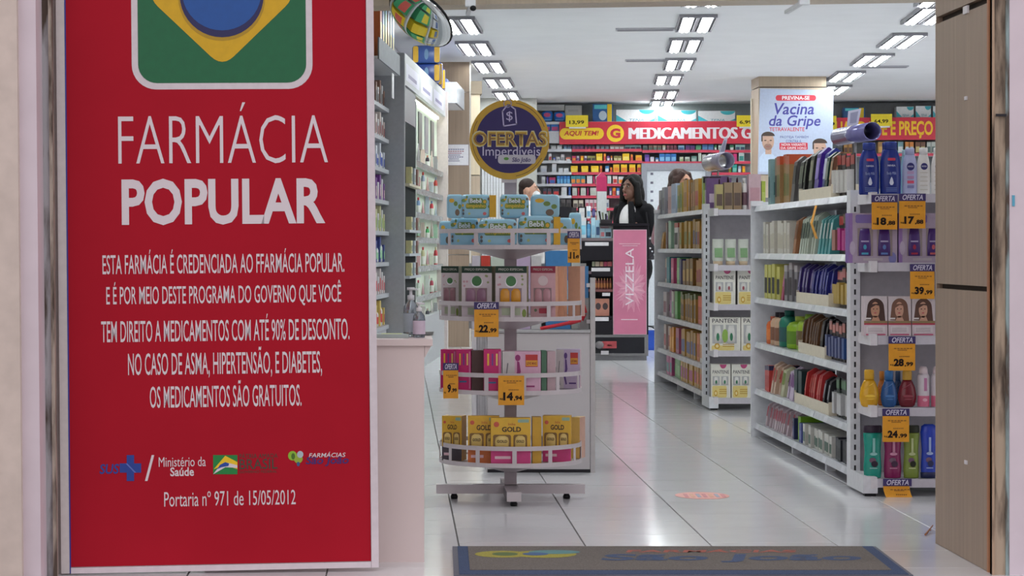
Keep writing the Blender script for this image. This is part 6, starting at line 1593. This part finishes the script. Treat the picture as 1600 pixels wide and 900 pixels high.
lab(pal, 'peach coloured make-up palette with two dark pans on the stand\'s fourth shelf', 'palette')
st_ = em('sponge_pack', (PXm(952, YK), YK - .03, kz(544)))
ob('card', MB().box(kx(940 + 33), kx(963 + 33), 0, .012, 0, 11 * kk, M((176, 70, 76), 0.4)), st_)
ob('sponge', MB().ball((-.09, .0, .03), (.04, .02, .035), M((126, 120, 124), 0.6), 12, 8), st_)
ob('peg', MB().box(-.02, .02, .0, .03, .02, .03, GREY), st_)
lab(st_, 'red carded pack with grey sponge hanging in the make-up stand\'s lowest tray', 'pack')
bt_ = em('brush_tray', (PXm(948, YK), YK + .08, kz(349) + .001))
ob('tray', MB().box(-9 * kk, 9 * kk, -.06, .06, 0, 6 * kk, M((60, 56, 60), 0.4)), bt_)
for i in range(5): ob('brush', MB().tube((-.045 + .022 * i, 0, .02), (-.045 + .022 * i + .008 * (i - 2), 0, .11 - .012 * (i % 3)), .006, M([(26, 26, 30), (120, 126, 100)][i % 2], 0.5), .009, 8), bt_)
lab(bt_, 'dark tray of upright brushes on the make-up stand\'s top', 'brush tray')
wcx = em('white_column', (PXm(945, YK), YK + .30, kz(349) + .001))
ob('column', MB().box(-7.5 * kk, 7.5 * kk, 0, .08, 0, 51 * kk, M((216, 218, 220), 0.4), side=M((130, 132, 110), 0.4)), wcx)
ob('magenta_carton', MB().box(-8 * kk, 8 * kk, 0.0, .08, 51.5 * kk, 74 * kk, M((196, 40, 100), 0.4)), wcx)
ob('peaked_top', MB().prism([(-8 * kk, 74 * kk), (8 * kk, 74 * kk), (1 * kk, 81 * kk), (-1 * kk, 81 * kk)], .0, .08, M((206, 60, 110), 0.4)), wcx)
lab(wcx, 'white column with peaked magenta carton beside the woman', 'display column')
# pharmacy counter with monitors further back
YQ = 25.5
pc = em('pharmacy_counter', (PXm(870, YQ), YQ, 0)); kq = YQ / F
ob('body', MB().box(-70 * kq, 34 * kq, .02, .5, 0, 1.0, M((206, 204, 204), 0.4)), pc)
ob('worktop', MB().box(-72 * kq, 36 * kq, 0, .55, 1.001, 1.04, WHITE), pc)
lab(pc, 'white service counter far back in front of the man', 'counter')
for i, (px, w_) in enumerate(((884, 6), (897, 5.5))):
    o = em('monitor', (PXm(px, YQ), YQ + (.12, .40)[i], 1.041), [1.1, 1.2][i])
    ob('screen', MB().box(-.16, .16, -.01, .02, .12, .42, BK), o); ob('stand', MB().box(-.03, .03, 0, .02, .0, .13, BK), o); ob('foot', MB().box(-.09, .09, -.06, .08, 0, .012, BK), o)
    lab(o, ['dark monitor turned sideways, left of two on the service counter', 'dark monitor turned sideways, right of two on the service counter'][i], 'monitor')
ter = em('card_terminal', (PXm(909, YQ), YQ + .1, 1.041), .5)
ob('stem', MB().tube((0, 0, 0), (.03, 0, .22), .02, BK, n=8), ter); ob('head', MB().box(-.02, .09, -.03, .03, .20, .42, BK), ter)
ob('foot', MB().lathe([(.06, 0), (.06, .012), (.02, .02)], BK, 12), ter)
lab(ter, 'black slanted terminal on a stem at the service counter\'s right end', 'terminal')
# blue shopping basket
YBK = 23.2
sb = em('shopping_basket', (PXm(1003, YBK), YBK, 0.0))
BB = M((24, 80, 190), 0.35)
bm_ = MB(); kb = YBK / F; h_ = 30 * kb
for (w0, d0, z0), (w1, d1, z1) in (((.12, .10, 0), (.145, .12, h_)),):
    vs = [(-w0, -d0, z0), (w0, -d0, z0), (w0, d0, z0), (-w0, d0, z0), (-w1, -d1, z1), (w1, -d1, z1), (w1, d1, z1), (-w1, d1, z1)]
    bm_.add(vs, [(0, 1, 5, 4), (1, 2, 6, 5), (2, 3, 7, 6), (3, 0, 4, 7), (3, 2, 1, 0)], BB)
ob('tub', bm_, sb)
for s in (-1, 1):
    ob('rim_bar', MB().box(-.16, .16, s * .128 - .012, s * .128 + .012, h_ - .02, h_, BB), sb)
    ob('rim_bar', MB().box(s * .152 - .012, s * .152 + .012, -.116, .116, h_ - .02, h_, BB), sb)
hb = MB()
for i in range(8):
    t0, t1 = math.pi * i / 8, math.pi * (i + 1) / 8
    hb.tube((.14 * math.cos(t0), 0.02, h_ + .05 * math.sin(t0)), (.14 * math.cos(t1), 0.02, h_ + .05 * math.sin(t1)), .006, BLACK, n=6)
ob('handle', hb, sb)
lab(sb, 'blue plastic shopping basket on the floor behind the make-up stand', 'basket')
ob('baseboard_back', MB().flatz([(1.0, CW - .03), (8.8, CW - .73), (8.8, CW - .70), (1.0, CW)], 0, .08, WHITE), kind='structure')

# ---------------------------------------------------------------- people
def figure(name, loc, rz, H, skin, label, female, top_m, pants_m, head_turn=0.0, arm_bend=True):
    """one continuous body grown from tapered limbs; clothing and hair are children. Front is -y"""
    s = H / 1.70
    o = em(name, loc, rz)
    sk = M(skin, 0.5, 0, 0.03, 30)
    b = MB()
    shw = .165 if female else .19
    def V_(x, y, z): return (x * s, y * s, z * s)
    hz = 1.585; hy = -.025
    b.ball(V_(0, hy + .012, hz + .005), (.074 * s, .092 * s, .10 * s), sk, 24, 16)
    b.ball(V_(0, hy - .02, hz - .05), (.056 * s, .066 * s, .072 * s), sk, 20, 12)
    b.ball(V_(0, hy - .052, hz - .098), (.03 * s, .026 * s, .022 * s), sk, 12, 8)
    b.tube(V_(0, hy - .082, hz + .012), V_(0, hy - .106, hz - .032), .010 * s, sk, .016 * s, 10); b.ball(V_(0, hy - .102, hz - .034), .016 * s, sk, 10, 8)
    b.ball(V_(0, hy - .080, hz - .066), (.025 * s, .012 * s, .009 * s), sk, 12, 8); b.ball(V_(0, hy - .078, hz - .078), (.022 * s, .012 * s, .009 * s), sk, 12, 8)
    for q in (-1, 1):
        b.ball(V_(q * .077, hy + .02, hz - .015), (.013 * s, .024 * s, .034 * s), sk, 10, 8)
        b.ball(V_(q * .03, hy - .072, hz + .03), (.028 * s, .014 * s, .010 * s), sk, 10, 8)
    b.tube(V_(0, .01, 1.38), V_(0, hy + .02, 1.53), .058 * s, sk, .052 * s, 14)
    b.ball(V_(0, .01, 1.24), (shw * s, .10 * s, .17 * s), sk, 20, 12); b.ball(V_(0, .01, 1.05), (.135 * s, .095 * s, .17 * s), sk, 20, 12)
    b.ball(V_(0, .015, .90), (.165 * s, .11 * s, .13 * s), sk, 20, 12)
    if female:
        for q in (-1, 1): b.ball(V_(q * .07, -.075, 1.22), .06 * s, sk, 12, 8)
    for q in (-1, 1):
        sh = V_(q * (shw + .005), .01, 1.37); el = V_(q * (shw + .06), .05, 1.10); wr = V_(q * (shw - .02), -.17, 1.02)
        b.limb(sh, el, .048 * s, .038 * s, sk); b.limb(el, wr, .038 * s, .026 * s, sk)
        w = Vector(wr); pz = Vector((-q * .02, -.075, -.01)) * s
        b.ball(w + pz * .6, (.036 * s, .045 * s, .016 * s), sk, 12, 8)
        for f_ in range(4):
            r0 = w + pz + Vector(((f_ - 1.5) * .018, 0, 0)) * s
            L = (.036, .042, .040, .030)[f_] * s
            r1 = r0 + Vector((0, -L * .9, -L * .35)); r2 = r1 + Vector((0, -L * .45, -L * .7))
            b.tube(r0, r1, .0085 * s, sk, .008 * s, 8); b.tube(r1, r2, .008 * s, sk, .0065 * s, 8); b.ball(r2, .0066 * s, sk, 8, 6)
        th0 = w + pz * .35; th1 = th0 + Vector((-q * .04, -.03, 0)) * s; th2 = th1 + Vector((-q * .008, -.03, -.008)) * s
        b.tube(th0, th1, .012 * s, sk, .010 * s, 8); b.tube(th1, th2, .010 * s, sk, .008 * s, 8); b.ball(th2, .008 * s, sk, 8, 6)
        hip = V_(q * .085, .015, .88); kn = V_(q * .085, -.005, .48); an = V_(q * .085, .02, .09)
        b.limb(hip, kn, .088 * s, .056 * s, sk); b.limb(kn, an, .055 * s, .036 * s, sk)
        b.ball(V_(q * .088, -.05, .035), (.042 * s, .115 * s, .034 * s), sk, 12, 8)
    body = ob('body', b, o)
    md = body.modifiers.new('one_surface', 'REMESH'); md.mode = 'VOXEL'; md.voxel_size = .0065
    sm_ = body.modifiers.new('soft', 'SMOOTH'); sm_.iterations = 3; sm_.factor = .5
    for p_ in body.data.polygons: p_.use_smooth = True
    def cloth(nm, mb):
        c_ = ob(nm, mb, o); m1 = c_.modifiers.new('one_surface', 'REMESH'); m1.mode = 'VOXEL'; m1.voxel_size = .010
        m2 = c_.modifiers.new('soft', 'SMOOTH'); m2.iterations = 4; m2.factor = .5
        return c_
    pt = MB(); pt.ball(V_(0, .015, .90), (.178 * s, .122 * s, .135 * s), pants_m, 20, 12)
    for q in (-1, 1):
        pt.limb(V_(q * .088, .015, .87), V_(q * .088, -.005, .48), .098 * s, .070 * s, pants_m); pt.limb(V_(q * .088, -.005, .48), V_(q * .088, .02, .10), .069 * s, .055 * s, pants_m)
    cloth('trousers', pt)
    for q in (-1, 1):
        ob('shoe', MB().ball(V_(q * .088, -.045, .042), (.05 * s, .13 * s, .0415 * s), BLACK, 14, 8, .7), o)
    for q in (-1, 1):
        ey = MB(); ey.ball(V_(q * .03, hy - .0785, hz + .008), (.012 * s, .006 * s, .0055 * s), M((190, 184, 178), 0.4), 10, 8)
        e_ = ob('eye', ey, o); ob('iris', MB().ball(V_(q * .03, hy - .0855, hz + .008), (.007 * s, .0045 * s, .0056 * s), M((30, 20, 18), 0.3), 10, 6), e_)
        ob('eyebrow', MB().ball(V_(q * .032, hy - .083, hz + .034), (.022 * s, .006 * s, .005 * s), M((40, 30, 28), 0.6), 10, 6), o)
    if female: ob('lips', MB().ball(V_(0, hy - .088, hz - .072), (.022 * s, .007 * s, .010 * s), M((150, 74, 74), 0.4), 12, 8), o)
    return o, s, V_, hz, hy, cloth, shw
COAT = M((20, 19, 24), 0.8, 0, 0.15, 60); HAIR = M((16, 13, 14), 0.6, 0, 0.3, 80)
def hair_long(o, V_, s, hz, hy, cloth, m):
    h = MB()
    h.ball(V_(0, hy + .035, hz + .035), (.092 * s, .095 * s, .098 * s), m, 20, 12)
    h.ball(V_(0, hy + .07, hz - .08), (.10 * s, .06 * s, .15 * s), m, 20, 12)
    for q in (-1, 1):
        h.tube(V_(q * .080, hy - .01, hz + .05), V_(q * .10, hy - .005, hz - .15), .030 * s, m, .040 * s, 12); h.ball(V_(q * .10, hy - .005, hz - .15), .04 * s, m, 12, 8)
        h.tube(V_(q * .03, hy - .05, hz + .092), V_(q * .085, hy - .02, hz + .02), .022 * s, m, .024 * s, 10)
    cloth('hair', h)
Yw = 22.3
wo, s, V_, hz, hy, cloth, shw = figure('person', (PXm(989, Yw), Yw, 0), -math.radians(48), 1.70, (116, 80, 66), '', True, COAT, M((38, 38, 46), 0.7))
c_ = MB()
c_.ball(V_(0, .025, 1.25), ((shw + .035) * s, .125 * s, .19 * s), COAT, 20, 12); c_.ball(V_(0, .02, 1.02), (.175 * s, .125 * s, .22 * s), COAT, 20, 12); c_.ball(V_(0, .02, .82), (.20 * s, .14 * s, .2 * s), COAT, 20, 12)
for q in (-1, 1):
    c_.limb(V_(q * (shw + .008), .012, 1.365), V_(q * (shw + .065), .05, 1.10), .07 * s, .058 * s, COAT); c_.limb(V_(q * (shw + .065), .05, 1.10), V_(q * (shw - .015), -.155, 1.025), .057 * s, .046 * s, COAT)
    c_.tube(V_(q * .05, -.085, 1.45), V_(q * .11, -.13, 1.16), .03 * s, COAT, .035 * s, 10)
    c_.ball(V_(q * .075, .03, 1.43), (.06 * s, .07 * s, .04 * s), COAT, 12, 8)
cloth('coat', c_)
t_ = MB(); t_.ball(V_(0, -.045, 1.27), (.115 * s, .10 * s, .16 * s), M((226, 222, 224), 0.6), 16, 10); t_.ball(V_(0, -.05, 1.12), (.10 * s, .09 * s, .16 * s), M((226, 222, 224), 0.6), 16, 10)
cloth('white_top', t_)
hair_long(wo, V_, s, hz, hy, cloth, HAIR)
lab(wo, 'person with long black hair in black coat over white top, looking left', 'person')
hb_ = em('handbag', (PXm(1016, Yw - .3), Yw - .3, PZm(388, Yw)), .3)
ob('bag_body', MB().ball((0, 0, .0), (.05, .06, .11), M((56, 54, 60), 0.3, 0.2, 0.5, 60), 16, 10, .5), hb_)
for i in range(6): ob('silver_stud', MB().ball((.012 - .02 * (i % 3), -.062, -.06 + .03 * i), .010, M((206, 206, 214), 0.2, 0.8), 8, 6), hb_)
ob('strap', MB().tube((-.01, 0, .10), (-.03, .03, .34), .008, BLACK, n=8), hb_)
lab(hb_, 'dark handbag with silver studs hanging at the black coated person\'s side', 'handbag')
mo, s, V_, hz, hy, cloth, shw = figure('person', (PXm(826, 26.3), 26.6, 0), math.radians(80), 1.80, (206, 160, 138), '', False, WHITE, M((60, 62, 70), 0.7))
CL = M((226, 226, 232), 0.6)
c_ = MB()
c_.ball(V_(0, .015, 1.24), ((shw + .03) * s, .125 * s, .2 * s), CL, 20, 12); c_.ball(V_(0, .015, 1.0), (.18 * s, .13 * s, .24 * s), CL, 20, 12); c_.ball(V_(0, .015, .75), (.20 * s, .15 * s, .22 * s), CL, 20, 12)
for q in (-1, 1):
    c_.limb(V_(q * (shw + .008), .012, 1.365), V_(q * (shw + .065), .05, 1.10), .068 * s, .056 * s, CL); c_.limb(V_(q * (shw + .065), .05, 1.10), V_(q * (shw - .015), -.155, 1.025), .055 * s, .044 * s, CL)
    c_.ball(V_(q * .065, .01, 1.43), (.06 * s, .07 * s, .045 * s), CL, 12, 8)
cloth('white_coat', c_)
h_ = MB(); h_.ball(V_(0, hy + .028, hz + .04), (.082 * s, .092 * s, .082 * s), M((52, 40, 38), 0.6, 0, .3, 90), 20, 12); h_.ball(V_(0, hy + .075, hz - .01), (.066 * s, .045 * s, .075 * s), M((52, 40, 38), 0.6, 0, .3, 90), 16, 10)
cloth('hair', h_)
k_ = MB(); k_.ball(V_(0, hy - .062, hz - .058), (.058 * s, .056 * s, .048 * s), M((222, 224, 228), 0.6), 18, 10); ob('face_mask', k_, mo)
ob('mask_strap', MB().tube(V_(.055, hy - .05, hz - .04), V_(.08, hy + .02, hz - .01), .003, CL, n=6), mo)
lab(mo, 'person with short dark hair, white coat and face mask beneath the round sign', 'person')
fo, s, V_, hz, hy, cloth, shw = figure('person', (PXm(1062, 19.6), 19.6, 0), math.radians(40), 1.662, (190, 140, 116), '', True, COAT, M((60, 60, 90), 0.7))
c_ = MB(); TT = M((150, 110, 120), 0.7)
c_.ball(V_(0, .015, 1.24), ((shw + .02) * s, .12 * s, .19 * s), TT, 20, 12); c_.ball(V_(0, .015, 1.02), (.165 * s, .12 * s, .2 * s), TT, 20, 12)
for q in (-1, 1):
    c_.limb(V_(q * (shw + .008), .012, 1.365), V_(q * (shw + .065), .05, 1.10), .064 * s, .052 * s, TT); c_.limb(V_(q * (shw + .065), .05, 1.10), V_(q * (shw - .015), -.155, 1.025), .051 * s, .04 * s, TT)
    c_.ball(V_(q * .07, .02, 1.42), (.06 * s, .07 * s, .04 * s), TT, 12, 8)
cloth('blouse', c_)
hair_long(fo, V_, s, hz, hy, cloth, M((64, 44, 40), 0.5, 0, .3, 80))
lab(fo, 'person with brown hair, only the forehead showing over the second island\'s goods', 'person')
# ---------------------------------------------------------------- lettering and numbered labels, made last
def finish_texts():
    specs = {}
    for t in _texts: specs.setdefault((t[1], t[8], t[9]), None)
    for s, u0, u1, v0, v1, m in _mattexts: specs.setdefault((s, .03, .15), None)
    tmp = []
    for (s, bold, shear) in specs:
        cu = bpy.data.curves.new('letters', 'FONT')
        cu.body = s; cu.offset = bold; cu.shear = shear; cu.resolution_u = 3; cu.fill_mode = 'FRONT'
        o = bpy.data.objects.new('letters', cu); C.objects.link(o)
        tmp.append(((s, bold, shear), o))
    dg = bpy.context.evaluated_depsgraph_get()
    for key, o in tmp:
        me = bpy.data.meshes.new_from_object(o.evaluated_get(dg))
        xs = [v.co.x for v in me.vertices] or [0, 1]; ys = [v.co.y for v in me.vertices] or [0, 1]
        x0, x1, y0_, y1_ = min(xs), max(xs), min(ys), max(ys)
        for v in me.vertices:
            v.co = ((v.co.x - x0) / (x1 - x0), 0, (v.co.y - y0_) / (y1_ - y0_))
        me.materials.clear(); me.materials.append(None)
        specs[key] = me
    for key, o in tmp:
        cu = o.data; bpy.data.objects.remove(o); bpy.data.curves.remove(cu)
    def put(parent, me, m, name):
        o = bpy.data.objects.new(name, me); C.objects.link(o); o.parent = parent
        o.material_slots[0].link = 'OBJECT'; o.material_slots[0].material = m
        return o
    for parent, s, x0, x1, z0, z1, y, m, bold, shear, rot, name in _texts:
        o = put(parent, specs[(s, bold, shear)], m, name)
        o.location = (x0, y, z0); o.scale = (x1 - x0, 1, z1 - z0); o.rotation_euler = (0, rot, 0)
    for s, u0, u1, v0, v1, m in _mattexts:
        me = specs[(s, .03, .15)].copy()
        for v in me.vertices:
            u_, v_ = u0 + (u1 - u0) * v.co.x, v1 + (v0 - v1) * v.co.z
            a_ = mixp(mixp(c4[0], c4[1], u_), mixp(c4[3], c4[2], u_), v_)
            v.co = (a_[0], a_[1], 0.0108)
        put(mt, me, m, 'lettering')
finish_texts()
ORD = 'first second third fourth fifth sixth seventh eighth ninth tenth eleventh twelfth thirteenth fourteenth fifteenth sixteenth seventeenth eighteenth nineteenth twentieth'.split()
_g = {}
for r in _seq: _g.setdefault((r[1], r[2]), []).append(r)
for (desc, where), rs_ in _g.items():
    rs_.sort(key=lambda r: r[6])
    for i, r in enumerate(rs_):
        lab(r[0], f'{desc} {where}' if len(rs_) == 1 else f'{ORD[i]} {desc} {r[5]} {where}', r[3], r[4])
